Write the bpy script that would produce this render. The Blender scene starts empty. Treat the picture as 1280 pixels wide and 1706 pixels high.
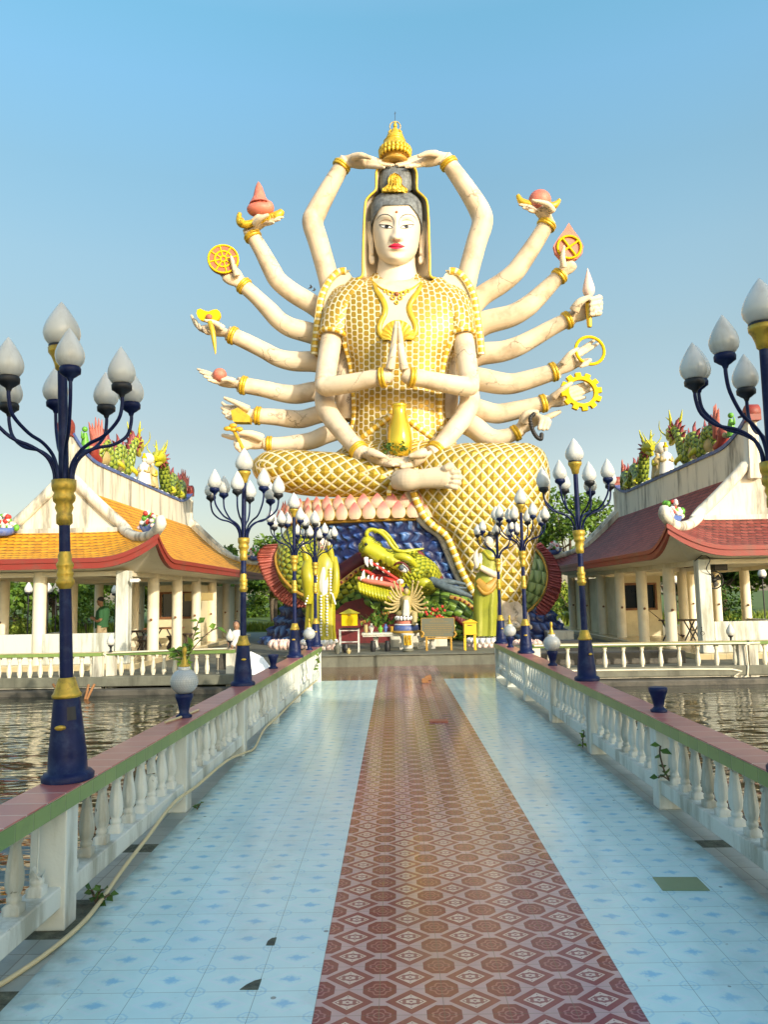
import bpy, math, random
from mathutils import Vector, Matrix, noise as mn
rnd = random.Random(7)
R = math.radians
pi = math.pi
S = bpy.context.scene
COL = S.collection

# ------------------------------------------------------------------ camera, sky, sun
F = 1300.0                      # focal length in photo pixels (1280 x 1706)
H = 1.95
cam_d = bpy.data.cameras.new('camera')
cam = bpy.data.objects.new('camera', cam_d); COL.objects.link(cam)
cam.location = (0, 0, H)
CROT = Matrix.Rotation(.01071, 3, 'Z') @ Matrix.Rotation(pi/2+.10714, 3, 'X') @ Matrix.Rotation(-.01903, 3, 'Z')   # a slight roll, as the photograph has
cam.rotation_euler = CROT.to_euler()
cam_d.sensor_fit = 'VERTICAL'; cam_d.sensor_height = 24; cam_d.lens = 24*F/1706
cam_d.clip_start = 0.05; cam_d.clip_end = 3000
S.camera = cam
SUN_EL, SUN_AZ = R(19), R(38)   # azimuth: to the right of straight behind the viewpoint
SD = Vector((math.sin(SUN_AZ)*math.cos(SUN_EL), -math.cos(SUN_AZ)*math.cos(SUN_EL), math.sin(SUN_EL)))
w = bpy.data.worlds.new('World'); S.world = w; w.use_nodes = True
sky = w.node_tree.nodes.new('ShaderNodeTexSky'); sky.sky_type = 'NISHITA'; sky.sun_disc = False
sky.sun_elevation = SUN_EL; sky.sun_rotation = math.atan2(SD.x, SD.y)
sky.air_density = 1.0; sky.dust_density = 1.2; sky.ozone_density = 1.5; sky.altitude = 0
bg = w.node_tree.nodes['Background']; bg.inputs[1].default_value = 0.15
wt = w.node_tree                # evening haze, plus added overhead fill light: the sky is bluer high up and duller near the horizon
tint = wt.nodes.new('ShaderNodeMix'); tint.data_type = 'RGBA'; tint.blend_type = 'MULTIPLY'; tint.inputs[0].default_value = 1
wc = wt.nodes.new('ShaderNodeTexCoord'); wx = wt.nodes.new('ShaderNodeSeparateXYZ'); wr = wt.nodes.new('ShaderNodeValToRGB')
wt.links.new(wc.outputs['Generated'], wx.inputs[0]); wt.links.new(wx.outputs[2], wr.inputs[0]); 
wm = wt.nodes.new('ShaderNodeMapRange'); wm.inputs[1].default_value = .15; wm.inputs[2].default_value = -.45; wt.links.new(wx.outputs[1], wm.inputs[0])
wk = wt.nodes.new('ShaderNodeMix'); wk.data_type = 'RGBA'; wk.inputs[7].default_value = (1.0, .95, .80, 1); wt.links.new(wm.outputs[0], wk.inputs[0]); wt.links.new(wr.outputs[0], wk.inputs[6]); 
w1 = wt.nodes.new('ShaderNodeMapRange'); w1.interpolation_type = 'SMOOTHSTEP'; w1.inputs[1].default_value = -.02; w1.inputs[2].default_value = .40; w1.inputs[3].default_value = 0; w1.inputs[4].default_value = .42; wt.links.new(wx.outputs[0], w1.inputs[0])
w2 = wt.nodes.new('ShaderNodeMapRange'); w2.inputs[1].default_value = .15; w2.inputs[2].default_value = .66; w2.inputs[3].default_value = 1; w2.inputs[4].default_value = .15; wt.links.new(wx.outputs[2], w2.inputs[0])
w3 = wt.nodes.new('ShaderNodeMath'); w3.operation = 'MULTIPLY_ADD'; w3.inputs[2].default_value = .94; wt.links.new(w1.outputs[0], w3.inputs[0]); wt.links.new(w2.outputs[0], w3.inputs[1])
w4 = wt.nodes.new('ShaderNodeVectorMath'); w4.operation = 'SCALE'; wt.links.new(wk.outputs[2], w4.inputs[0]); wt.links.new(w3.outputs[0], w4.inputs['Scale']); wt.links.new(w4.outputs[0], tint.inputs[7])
for i, (z, c) in enumerate(((0.0, (.43, .38, .36)), (.20, (.535, .453, .365)), (.30, (.62, .57, .442)), (.395, (.71, .722, .575)), (.48, (.722, .838, .695)), (.566, (.768, 1.027, .913)), (.62, (.745, 1.114, .97)), (.80, (1.7, 1.75, 1.5)), (1.0, (2.3, 2.2, 2.0)))):  # topmost stops raised above the visible sky to lift the shaded foreground
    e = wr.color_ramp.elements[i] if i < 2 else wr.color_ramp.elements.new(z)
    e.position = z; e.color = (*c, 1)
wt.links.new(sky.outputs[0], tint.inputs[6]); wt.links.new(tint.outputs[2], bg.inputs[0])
sl = bpy.data.lights.new('sun', 'SUN'); sl.energy = 2.0; sl.angle = R(0.5); sl.color = (1, 0.90, 0.73)
so = bpy.data.objects.new('sun', sl); COL.objects.link(so)
so.rotation_euler = (-SD).to_track_quat('-Z', 'Y').to_euler(); so.location = SD*80
S.view_settings.view_transform = 'Standard'; S.view_settings.look = 'None'
S.view_settings.exposure = 1.2; S.view_settings.gamma = 1

# ------------------------------------------------------------------ photo pixel -> point
CM = cam.rotation_euler.to_matrix()
def ray(px, py): return CM @ Vector(((px-640)/F, (853-py)/F, -1))
def at(px, py, D):
    d = ray(px, py); return Vector((0, 0, H)) + d*(D/d.y)
def atz(px, py, z):
    d = ray(px, py); return Vector((0, 0, H)) + d*((z-H)/d.z)
def P(px, D): return px*D/F     # a length in pixels at depth D, in metres

# ------------------------------------------------------------------ materials
def mat(name, col=(.5, .5, .5), rough=.6, metal=0, var=0.12, vscale=3.0, bump=0.0, bscale=20, spec=.5, dirt=None, dscale=1.2, coat=0, streak=False, chips=None, cracks=None):
    m = bpy.data.materials.new(name); m.use_nodes = True
    nt = m.node_tree; b = nt.nodes['Principled BSDF']
    b.inputs['Roughness'].default_value = rough; b.inputs['Metallic'].default_value = metal
    b.inputs['Specular IOR Level'].default_value = spec
    if coat: b.inputs['Coat Weight'].default_value = coat
    g = Gn(nt)
    c = g.rgb(col)
    pos = g.pos()
    n = g.noise(pos, vscale, 5)
    c = g.mix((n-.5)*2*var*2+.5, g.rgb([x*(1-var*1.6) for x in col]), g.rgb([min(1, x*(1+var)) for x in col]))
    if dirt:
        p2 = g.scale(pos, (1, 1, .15)) if streak else pos
        n2 = g.noise(p2, dscale, 7, .65)
        c = g.mix(g.sstep(n2, .46, .67)*dirt[3], c, g.rgb(dirt[:3]))
    if chips:
        c = g.mix(g.sstep(g.noise(pos, chips[3], 5, .7), chips[4], chips[4]+.04)*.9, c, g.rgb(chips[:3]))
    if cracks:
        x = g.n('ShaderNodeTexVoronoi'); x.feature = 'DISTANCE_TO_EDGE'; x.inputs['Scale'].default_value = cracks
        wv = g.n('ShaderNodeVectorMath'); wv.operation = 'MULTIPLY_ADD'; nn = g.n('ShaderNodeTexNoise'); nn.inputs['Scale'].default_value = 2.0; nn.inputs['Detail'].default_value = 4
        nt.links.new(pos.k, nn.inputs['Vector']); nt.links.new(nn.outputs['Color'], wv.inputs[0]); wv.inputs[1].default_value = (.9, .9, .9); nt.links.new(pos.k, wv.inputs[2]); nt.links.new(wv.outputs[0], x.inputs['Vector'])
        c = g.mix((1-g.sstep(Xp(g, x.outputs['Distance']), .004, .016))*g.sstep(g.noise(pos, .5, 3), .46, .6)*.75, c, g.rgb((.16, .12, .08)))
    g.out(c, bump and (g.noise(pos, bscale, 4)), bump)
    return m
class Xp:
    def __init__(s, g, k): s.g = g; s.k = k
    def __add__(s, o): return s.g.m('ADD', s, o)
    def __radd__(s, o): return s.g.m('ADD', o, s)
    def __sub__(s, o): return s.g.m('SUBTRACT', s, o)
    def __rsub__(s, o): return s.g.m('SUBTRACT', o, s)
    def __mul__(s, o): return s.g.m('MULTIPLY', s, o)
    def __rmul__(s, o): return s.g.m('MULTIPLY', o, s)
    def __truediv__(s, o): return s.g.m('DIVIDE', s, o)
    def __lt__(s, o): return s.g.m('LESS_THAN', s, o)
    def __gt__(s, o): return s.g.m('GREATER_THAN', s, o)
    def __pow__(s, o): return s.g.m('POWER', s, o)
    def __abs__(s): return s.g.m('ABSOLUTE', s)
    def fr(s): return s.g.m('FRACT', s)
    def fl(s): return s.g.m('FLOOR', s)
    def sin(s): return s.g.m('SINE', s)
    def mx(s, o): return s.g.m('MAXIMUM', s, o)
    def mi(s, o): return s.g.m('MINIMUM', s, o)
class Gn:
    def __init__(s, nt): s.nt = nt; s.b = nt.nodes['Principled BSDF']; s._p = None
    def n(s, t): return s.nt.nodes.new(t)
    def put(s, v, inp):
        if isinstance(v, Xp): s.nt.links.new(v.k, inp)
        else: inp.default_value = v
    def m(s, op, a, b=None):
        x = s.n('ShaderNodeMath'); x.operation = op
        s.put(a, x.inputs[0])
        if b is not None: s.put(b, x.inputs[1])
        return Xp(s, x.outputs[0])
    def rgb(s, c):
        x = s.n('ShaderNodeRGB'); x.outputs[0].default_value = (*c[:3], 1); return Xp(s, x.outputs[0])
    def pos(s):
        if not s._p: s._p = Xp(s, s.n('ShaderNodeNewGeometry').outputs['Position'])
        return s._p
    def uv(s): return Xp(s, s.n('ShaderNodeTexCoord').outputs['UV'])
    def obj(s): return Xp(s, s.n('ShaderNodeTexCoord').outputs['Object'])
    def sep(s, v):
        x = s.n('ShaderNodeSeparateXYZ'); s.nt.links.new(v.k, x.inputs[0]); return [Xp(s, o) for o in x.outputs]
    def comb(s, a, b, c=0.0):
        x = s.n('ShaderNodeCombineXYZ')
        for i, q in enumerate((a, b, c)): s.put(q, x.inputs[i])
        return Xp(s, x.outputs[0])
    def scale(s, v, k):
        x = s.n('ShaderNodeMapping'); s.nt.links.new(v.k, x.inputs[0]); x.inputs['Scale'].default_value = k; return Xp(s, x.outputs[0])
    def noise(s, v, sc, det=4, ro=.55):
        x = s.n('ShaderNodeTexNoise'); s.nt.links.new(v.k, x.inputs['Vector']); x.inputs['Scale'].default_value = sc
        x.inputs['Detail'].default_value = det; x.inputs['Roughness'].default_value = ro; return Xp(s, x.outputs[0])
    def white(s, v):
        x = s.n('ShaderNodeTexWhiteNoise'); s.nt.links.new(v.k, x.inputs['Vector']); return Xp(s, x.outputs[0])
    def vor(s, v, sc):
        x = s.n('ShaderNodeTexVoronoi'); s.nt.links.new(v.k, x.inputs['Vector']); x.inputs['Scale'].default_value = sc
        return Xp(s, x.outputs['Distance'])
    def attr(s, name):
        x = s.n('ShaderNodeAttribute'); x.attribute_name = name; return Xp(s, x.outputs['Fac'])
    def island(s): return Xp(s, s.n('ShaderNodeNewGeometry').outputs['Random Per Island'])
    def sstep(s, v, a, b):
        x = s.n('ShaderNodeMapRange'); x.interpolation_type = 'SMOOTHSTEP'; s.put(v, x.inputs[0])
        x.inputs[1].default_value = a; x.inputs[2].default_value = b; return Xp(s, x.outputs[0])
    def mix(s, f, a, b):
        x = s.n('ShaderNodeMix'); x.data_type = 'RGBA'; s.put(f, x.inputs[0])
        s.nt.links.new(a.k, x.inputs[6]); s.nt.links.new(b.k, x.inputs[7]); return Xp(s, x.outputs[2])
    def out(s, c, h=None, strength=.3, dist=.02, rough=None):
        s.nt.links.new(c.k, s.b.inputs['Base Color'])
        if h:
            x = s.n('ShaderNodeBump'); x.inputs['Strength'].default_value = strength; x.inputs['Distance'].default_value = dist
            s.nt.links.new(h.k, x.inputs['Height']); s.nt.links.new(x.outputs[0], s.b.inputs['Normal'])
        if rough: s.nt.links.new(rough.k, s.b.inputs['Roughness'])
def base(name, rough=.6, metal=0, spec=.5):
    m = bpy.data.materials.new(name); m.use_nodes = True; b = m.node_tree.nodes['Principled BSDF']
    b.inputs['Roughness'].default_value = rough; b.inputs['Metallic'].default_value = metal; b.inputs['Specular IOR Level'].default_value = spec
    return m, Gn(m.node_tree)
MT = {}
def dirtpaint(k, col, **kw): MT[k] = mat(k, col, **kw)
MT['skin'] = mat('cream_painted_plaster', (.66, .55, .405), .6, var=.09, vscale=.35, bump=.12, bscale=9, dirt=(.36, .26, .16, .6), dscale=.9, cracks=.55)
MT['face'] = mat('pale_painted_plaster', (.68, .59, .46), .5, var=.04, vscale=.7, bump=.05, bscale=9, dirt=(.5, .4, .3, .2), dscale=1.3)
MT['white'] = mat('white_weathered_paint', (.62, .64, .57), .55, var=.06, vscale=2, bump=.15, bscale=25, dirt=(.27, .26, .19, .85), dscale=3.2, streak=True, chips=(.10, .09, .06, 9, .68))
MT['plaster'] = mat('white_stained_plaster', (.70, .66, .54), .75, var=.07, vscale=.8, bump=.15, bscale=12, dirt=(.16, .15, .12, .85), dscale=2.2, streak=True)
MT['cream_col'] = mat('cream_column_paint', (.78, .71, .54), .55, var=.05, vscale=1, dirt=(.5, .42, .28, .4), dscale=1.2)
MT['gold'] = mat('gold_paint', (.68, .45, .035), .34, .35, var=.12, vscale=5, bump=.05, bscale=30, dirt=(.35, .2, .03, .5), dscale=4)
MT['vasegold'] = mat('polished_gold_paint', (.85, .58, .05), .2, .65, var=.06, vscale=3)
MT['goldyellow'] = mat('bright_yellow_gold_paint', (.66, .46, .008), .75, .0, spec=.15, var=.1, vscale=4)
MT['gold2'] = mat('lamp_gold_paint', (.58, .38, .045), .38, .4, var=.15, vscale=25, dirt=(.16, .11, .03, .6), dscale=14)
MT['navy'] = mat('navy_enamel', (.005, .011, .062), .45, var=.25, vscale=12, bump=.06, bscale=60, dirt=(.05, .08, .15, .3), dscale=9, spec=.22)
MT['blue'] = mat('blue_trim_paint', (.07, .13, .38), .5, var=.2, vscale=6, dirt=(.3, .28, .3, .5), dscale=5)
MT['lampglass'] = mat('white_lamp_glass', (.68, .67, .61), .22, var=.05, vscale=6, dirt=(.40, .37, .29, .55), dscale=5, coat=.2, streak=True)
MT['hair'] = mat('dark_grey_hair_paint', (.17, .19, .20), .6, var=.4, vscale=8, dirt=(.05, .055, .06, .9), dscale=5, streak=True)
MT['black'] = mat('black_paint', (.015, .015, .017), .5, var=.2)
MT['eyewhite'] = mat('white_eye_paint', (.86, .84, .8), .4, var=.02)
MT['lips'] = mat('crimson_lip_paint', (.60, .015, .07), .4, var=.08)
MT['dot'] = mat('brown_dot_paint', (.30, .10, .03), .5, var=.1)
MT['pinkred'] = mat('salmon_red_paint', (.62, .19, .13), .55, var=.18, vscale=4, dirt=(.35, .1, .08, .5), dscale=3)
MT['brickred'] = mat('brick_red_paint', (.42, .13, .07), .6, var=.15, vscale=4)
MT['palepink'] = mat('pale_pink_paint', (.80, .58, .50), .5, var=.08)
MT['red'] = mat('red_paint', (.52, .035, .025), .5, var=.2, vscale=5, dirt=(.2, .05, .03, .5), dscale=4)
MT['fascia'] = mat('oxide_red_fascia', (.27, .032, .02), .55, var=.15, vscale=2, dirt=(.15, .06, .04, .6), dscale=2)
MT['maroon'] = mat('maroon_paint', (.15, .012, .014), .55, var=.3, vscale=4, dirt=(.04, .01, .01, .6), dscale=3)
MT['finred'] = mat('faded_red_fin_paint', (.44, .13, .10), .6, var=.25, vscale=3)
MT['finmaroon'] = mat('faded_maroon_fin_paint', (.26, .06, .07), .6, var=.25, vscale=3)
MT['lime'] = mat('lime_green_gloss_paint', (.46, .45, .02), .35, var=.2, vscale=2.5, bump=.1, bscale=8, dirt=(.2, .25, .02, .5), dscale=1.6)
MT['olive'] = mat('olive_green_gloss_paint', (.30, .32, .03), .35, var=.15, vscale=3, dirt=(.15, .17, .02, .5), dscale=3)
MT['yellowrobe'] = mat('yellow_green_gloss_paint', (.40, .36, .016), .35, var=.15, vscale=3, dirt=(.3, .3, .02, .4), dscale=3)
MT['orange'] = mat('amber_paint', (.42, .24, .03), .5, var=.15)
MT['yellowbox'] = mat('yellow_box_paint', (.78, .48, .02), .45, var=.1)
MT['antler'] = mat('grey_blue_antler_paint', (.10, .14, .16), .6, var=.4, vscale=5)
MT['ivory'] = mat('ivory_paint', (.42, .33, .14), .5, var=.15, vscale=8)
MT['stone'] = mat('grey_stone', (.17, .17, .125), .7, var=.3, vscale=3, bump=.3, bscale=18, dirt=(.07, .07, .05, .8), dscale=1.8, streak=True)
MT['marble'] = mat('pale_marble', (.62, .60, .52), .5, var=.15, vscale=4, dirt=(.3, .28, .2, .5), dscale=3)
MT['darkstone'] = mat('dark_wet_concrete', (.10, .09, .07), .6, var=.4, vscale=2, bump=.4, bscale=14, dirt=(.02, .02, .015, .8), dscale=1.2)
MT['dirtfloor'] = mat('mossy_broken_screed', (.10, .11, .075), .85, var=.5, vscale=14, bump=.7, bscale=60)
MT['wood'] = mat('brown_wood', (.22, .09, .035), .5, var=.3, vscale=6)
MT['darkwood'] = mat('dark_wood', (.05, .03, .02), .5, var=.3, vscale=6)
MT['metal'] = mat('white_steel', (.6, .6, .55), .4, .2, var=.1)
MT['trunk'] = mat('tree_bark', (.12, .09, .06), .9, var=.4, vscale=6, bump=.5, bscale=20)
MT['grass'] = mat('grass', (.10, .16, .02), .9, var=.5, vscale=1.5)
MT['hose'] = mat('cream_hose_plastic', (.55, .46, .26), .5, var=.1)
MT['pinkflower'] = mat('pale_pink_blossom', (.75, .55, .52), .6, var=.2)
MT['greenpaint'] = mat('bright_green_paint', (.12, .36, .03), .45, var=.25, vscale=8)
MT['skinhuman'] = mat('brown_skin', (.30, .16, .09), .5, var=.08)
MT['shirtgreen'] = mat('dark_green_cotton', (.02, .09, .03), .85, var=.2)
MT['khaki'] = mat('khaki_cotton', (.35, .27, .16), .85, var=.15)
MT['shirtwhite'] = mat('white_cotton', (.75, .73, .68), .85, var=.08)
MT['feather'] = mat('grey_feathers', (.06, .06, .07), .7, var=.5, vscale=20)
MT['stick'] = mat('orange_brown_timber', (.34, .15, .05), .7, var=.25, vscale=6)
MT['boardgreen'] = mat('dark_olive_board', (.13, .135, .095), .45, var=.12)
MT['whiteplastic'] = mat('white_sheet', (.80, .82, .80), .45, var=.05)
MT['greentile'] = mat('sage_green_tile', (.20, .27, .14), .25, var=.12, vscale=12)
MT['water_pipe'] = MT['metal']
def _leafmat(k, c1, c2):
    m, g = base(k, .55, 0, .3)
    i = g.island(); n = g.noise(g.pos(), .8, 3)
    c = g.mix(i, g.rgb(c1), g.rgb(c2)); c = g.mix(g.sstep(n, .35, .7)*.5, c, g.rgb([x*.45 for x in c1]))
    g.out(c)
    g.b.inputs['Transmission Weight'].default_value = 0
    MT[k] = m
_leafmat('leaf_dark', (.03, .085, .012), (.09, .17, .02))
_leafmat('leaf_mid', (.06, .14, .015), (.17, .27, .03))
_leafmat('leaf_light', (.12, .20, .02), (.30, .36, .05))
_leafmat('leaf_yellow', (.22, .20, .03), (.50, .40, .06))
def _robe():
    m, g = base('gold_brick_pattern_robe', .42, 0)
    u, v, _ = g.sep(g.uv())
    cw, ch = .255, .29
    cu = u/cw; col = cu.fl()
    odd = (col*.5).fr()
    fu = abs(cu.fr()-.5); fv = abs((v/ch+odd).fr()-.5)
    d = (fu/.40)**4.0+(fv/.415)**4.0
    mask = 1-g.sstep(d, .75, 1.15)
    r2 = fu*fu+fv*fv
    n = g.noise(g.pos(), 6, 4); n2 = g.noise(g.pos(), .8, 4)
    gold = g.mix(n, g.rgb((.26, .16, .012)), g.rgb((.54, .36, .03)))
    gold = g.mix((r2 < .012)*.6, gold, g.rgb((.45, .2, .05)))
    gold = g.mix(g.sstep(d, .35, .95)*.55, gold, g.rgb((.12, .06, .008)))  # shadow of the joints painted into the rims of the gold cells
    white = g.mix(g.sstep(n2, .5, .75)*.7, g.rgb((.70, .61, .41)), g.rgb((.38, .27, .16)))
    g.out(g.mix(mask, white, gold), mask+n*.15, .8, .05)
    g.nt.links.new((mask*.3).k, g.b.inputs['Metallic'])
    MT['robe'] = m
_robe()
def _skirt(k, su, sv):
    m, g = base(k, .42, 0)
    u, v, _ = g.sep(g.uv())
    p = (u/su+v/sv).fr()-.5; q = (u/su-v/sv).fr()-.5
    d = abs(p).mx(abs(q))
    mask = 1-g.sstep(d, .37, .43)
    n = g.noise(g.pos(), 5, 4); n2 = g.noise(g.pos(), .7, 4)
    gold = g.mix(n, g.rgb((.27, .17, .012)), g.rgb((.58, .39, .03)))
    gold = g.mix(g.sstep(d, .16, .30)*.35, gold, g.rgb((.36, .28, .04)))
    white = g.mix(g.sstep(n2, .5, .75)*.6, g.rgb((.70, .62, .43)), g.rgb((.40, .30, .18)))
    g.out(g.mix(mask, white, gold), (1-d*1.8)*mask+n*.1, .9, .07)
    g.nt.links.new((mask*.3).k, g.b.inputs['Metallic'])
    MT[k] = m
_skirt('skirt', .46, .53); _skirt('lap_skirt', .40, .46)
def _band():
    m, g = base('gold_scroll_border', .4, .25)
    u, v, _ = g.sep(g.uv())
    f = (v/.30).fr()-.5
    d = abs(f)
    mask = 1-g.sstep(d, .28, .36)
    g.out(g.mix(mask, g.rgb((.84, .74, .45)), g.rgb((.62, .38, .03))), mask, .6, .04)
    MT['band'] = m
_band()
def _scales(k, c1, c2, edge, su=.34, sv=.30):
    m, g = base(k, .4, 0)
    u, v, _ = g.sep(g.uv())
    r = (v/sv); row = r.fl(); odd = (row*.5).fr()
    fu = (u/su+odd).fr()-.5; fv = r.fr()
    d = fu*fu*3.2+(1-fv)*(1-fv)*.9
    n = g.noise(g.pos(), 1.2, 4)
    c = g.mix(n, g.rgb(c1), g.rgb(c2))
    c = g.mix(g.sstep(d, .55, .95), c, g.rgb(edge))
    g.out(c, 1-d, .9, .08)
    MT[k] = m
_scales('scale_ridge', (.15, .24, .03), (.36, .42, .05), (.05, .10, .02), .17, .15)
_scales('scale_lime', (.24, .30, .02), (.44, .44, .03), (.05, .10, .01), .24, .22)
_scales('scale_green', (.09, .20, .02), (.20, .32, .04), (.02, .06, .01))
_scales('scale_jade', (.14, .22, .09), (.24, .34, .14), (.05, .10, .03))
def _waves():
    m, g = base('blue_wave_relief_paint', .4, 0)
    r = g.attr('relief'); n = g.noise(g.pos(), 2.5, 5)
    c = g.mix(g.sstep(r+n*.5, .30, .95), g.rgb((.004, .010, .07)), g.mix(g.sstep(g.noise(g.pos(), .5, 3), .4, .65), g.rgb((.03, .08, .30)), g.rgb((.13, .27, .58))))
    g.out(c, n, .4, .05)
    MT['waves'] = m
_waves()
def _petal():
    m, g = base('pink_lotus_petal_paint', .5, 0)
    u, v, _ = g.sep(g.uv())
    n = g.noise(g.pos(), 1.5, 3); n2 = g.noise(g.pos(), 9, 4)
    vein = g.sstep(abs((u*7).fr()-.5), .40, .5)
    c = g.mix(g.sstep(v+n*.9-.25, .35, 1.1), g.rgb((.72, .53, .38)), g.rgb((.64, .17, .16)))
    c = g.mix(vein*.4, c, g.rgb((.5, .25, .16)))
    edge = g.sstep(abs(u-.5), .42, .49)
    c = g.mix(edge, c, g.rgb((.65, .42, .12)))
    g.out(c, vein+n2*.4, .5, .02)
    MT['petal'] = m
_petal()
def _roof(k, c1, c2, gap):
    m, g = base(k, .6, 0, .2)
    u, v, _ = g.sep(g.uv())
    su, sv = .20, .17
    r = v/sv; row = r.fl(); odd = (row*.5).fr()
    cu = u/su+odd
    fu = cu.fr()-.5; fv = r.fr()
    wn = g.white(g.comb(cu.fl(), row, 3.0)); n = g.noise(g.pos(), .9, 5)
    tip = fv-abs(fu)*.55
    c = g.mix(wn*.7+n*.3, g.rgb(c1), g.rgb(c2))
    line = (1-g.sstep(tip, .0, .13)).mx(g.sstep(abs(fu), .45, .5)*.6)
    c = g.mix(line*.85, c, g.rgb(gap))
    c = g.mix(g.sstep(g.noise(g.scale(g.pos(), (1, 1, .4)), 1.4, 6, .7), .50, .70)*.6, c, g.rgb(gap))
    g.out(c, (1-fv)*(1-line)+(1-line), .8, .03)
    MT[k] = m
_roof('roof_orange', (.60, .25, .012), (.78, .37, .025), (.20, .08, .015))
_roof('roof_maroon', (.19, .036, .028), (.33, .085, .065), (.04, .014, .014))
def _redtile():
    m, g = base('maroon_diamond_floor_tile', .16, 0, .45)
    x, y, _ = g.sep(g.pos())
    tx, ty = .3078, .242
    a = (x+.418)/tx; b_ = y/ty
    fx = abs(a.fr()-.5); fy = abs(b_.fr()-.5)
    d = fx/.41+fy/.47
    cx = .5-fx; cy = .5-fy
    o = (cx/.27).mx(cy/.35).mx((cx/.27+cy/.35)/1.45)
    nz = g.noise(g.pos(), 60, 3); nb = g.noise(g.pos(), 1.0, 4)
    ground = g.mix(nb, g.rgb((.43, .27, .275)), g.rgb((.54, .36, .35)))
    mar = g.mix(nz, g.rgb((.17, .020, .038)), g.rgb((.24, .042, .062)))
    inner = g.rgb((.62, .47, .41))
    ring = (d < 1.0)
    c = g.mix(ring, ground, mar)
    c = g.mix((d < .60), c, inner)
    # flower inside the diamond
    rr = g.m('SQRT', fx*fx*1.3+fy*fy)
    pet = ((g.m('ARCTAN2', fy, fx)*4).sin())
    fl = (abs(rr-.115-pet*.02) < .035).mx(rr < .03).mx((abs(d-.47) < .035)*(pet > -.2))
    c = g.mix(fl*.9*(d < .56), c, mar)
    c = g.mix((abs(d-.90) < .02)*.0, c, inner)
    oc = (o < 1.0)
    c = g.mix(oc, c, g.rgb((.16, .012, .032)))
    ro = g.m('SQRT', cx*cx*1.6+cy*cy)
    po = (g.m('ARCTAN2', cy, cx)*6).sin()
    of = (abs(ro-.20-po*.03) < .022).mx(abs(ro-.10) < .016)
    c = g.mix(of*oc*.5, c, g.rgb((.48, .20, .22)))
    grout = g.sstep(cx.mi(cy*.8), .0, .012)
    c = g.mix((1-grout)*.75, c, g.rgb((.12, .09, .08)))
    w_ = g.white(g.comb(a.fl(), b_.fl(), 1.0))
    c = g.mix(w_*.12, c, g.rgb((.25, .14, .12)))
    c = g.mix(g.sstep(g.noise(g.pos(), 2.2, 7, .7), .55, .8)*.35, c, g.rgb((.22, .17, .14)))
    w2 = g.white(g.comb(a.fl(), b_.fl(), 7.0)); tilt_ = (a.fr()-.5)*(w_-.5)+(b_.fr()-.5)*(w2-.5)
    c = g.mix(g.sstep(g.noise(g.scale(g.pos(), (1, .35, 1)), .9, 6, .65), .50, .68)*.30, c, g.rgb((.20, .12, .10)))
    g.out(c, grout+tilt_*1.6+g.noise(g.pos(), 3, 3)*.6, .09, .012, rough=.09+g.noise(g.pos(), 1.6, 5)*.14)
    MT['redtile'] = m
_redtile()
def _bluetile():
    m, g = base('pale_blue_floor_tile', .15, 0, .5)
    x, y, _ = g.sep(g.pos())
    a = (x+.418)/.3078; b_ = y/.242
    fx = abs(a.fr()-.5); fy = abs(b_.fr()-.5); cx = .5-fx; cy = .5-fy
    n1 = g.noise(g.pos(), 7, 4); n2 = g.noise(g.pos(), 28, 4); big = g.noise(g.pos(), .55, 3)
    c = g.mix(n1, g.rgb((.46, .70, .69)), g.rgb((.64, .82, .77)))
    d = fx/.36+fy/.30
    c = g.mix(g.sstep(abs(d-1.05), .22, .0)*.5, c, g.rgb((.66, .74, .76)))
    n3 = g.noise(g.pos(), 70, 3); blob = (1-g.sstep(fx/.27+fy/.23+n2*1.1+n3*.7, 1.15, 1.9))
    c = g.mix(blob*.75, c, g.rgb((.15, .44, .66)))
    o = (cx/.16).mx(cy/.19).mx((cx/.16+cy/.19)/1.4)
    c = g.mix((abs(o-.9) < .12)*.4+(abs(o-.45) < .1)*.25, c, g.rgb((.18, .46, .64)))
    c = g.mix(g.sstep(g.noise(g.pos(), 1.7, 7, .7), .52, .78)*.4, c, g.rgb((.36, .42, .40)))
    c = g.mix(g.sstep(big, .4, .7)*.2, c, g.rgb((.30, .52, .66)))
    grout = g.sstep(cx.mi(cy*.8), .0, .010)
    c = g.mix((1-grout)*.8, c, g.rgb((.12, .16, .16)))
    w_ = g.white(g.comb(a.fl(), b_.fl(), 2.0))
    c = g.mix(w_*.16, c, g.rgb((.36, .55, .62)))
    ex = abs(x-.19)   # dirt gathers beside the rails
    c = g.mix(g.sstep(ex+g.noise(g.pos(), 5, 5)*.5, 2.12, 2.5)*.8, c, g.rgb((.16, .18, .14)))
    sp = g.vor(g.pos(), 3.1)
    c = g.mix((sp < .045)*.7, c, g.rgb((.06, .07, .06)))
    w2 = g.white(g.comb(a.fl(), b_.fl(), 7.0)); tilt_ = (a.fr()-.5)*(w_-.5)+(b_.fr()-.5)*(w2-.5)
    c = g.mix(g.sstep(g.noise(g.scale(g.pos(), (1, .35, 1)), 1.1, 7, .68), .50, .66)*.30, c, g.rgb((.33, .44, .44)))
    c = g.mix(g.sstep(g.noise(g.pos(), 22, 4, .7), .66, .72)*.45, c, g.rgb((.22, .26, .24)))
    g.out(c, grout+tilt_*1.6+g.noise(g.pos(), 2.5, 3)*.7, .09, .012, rough=.11+g.noise(g.pos(), 1.6, 5)*.18)
    MT['bluetile'] = m
_bluetile()
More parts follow.
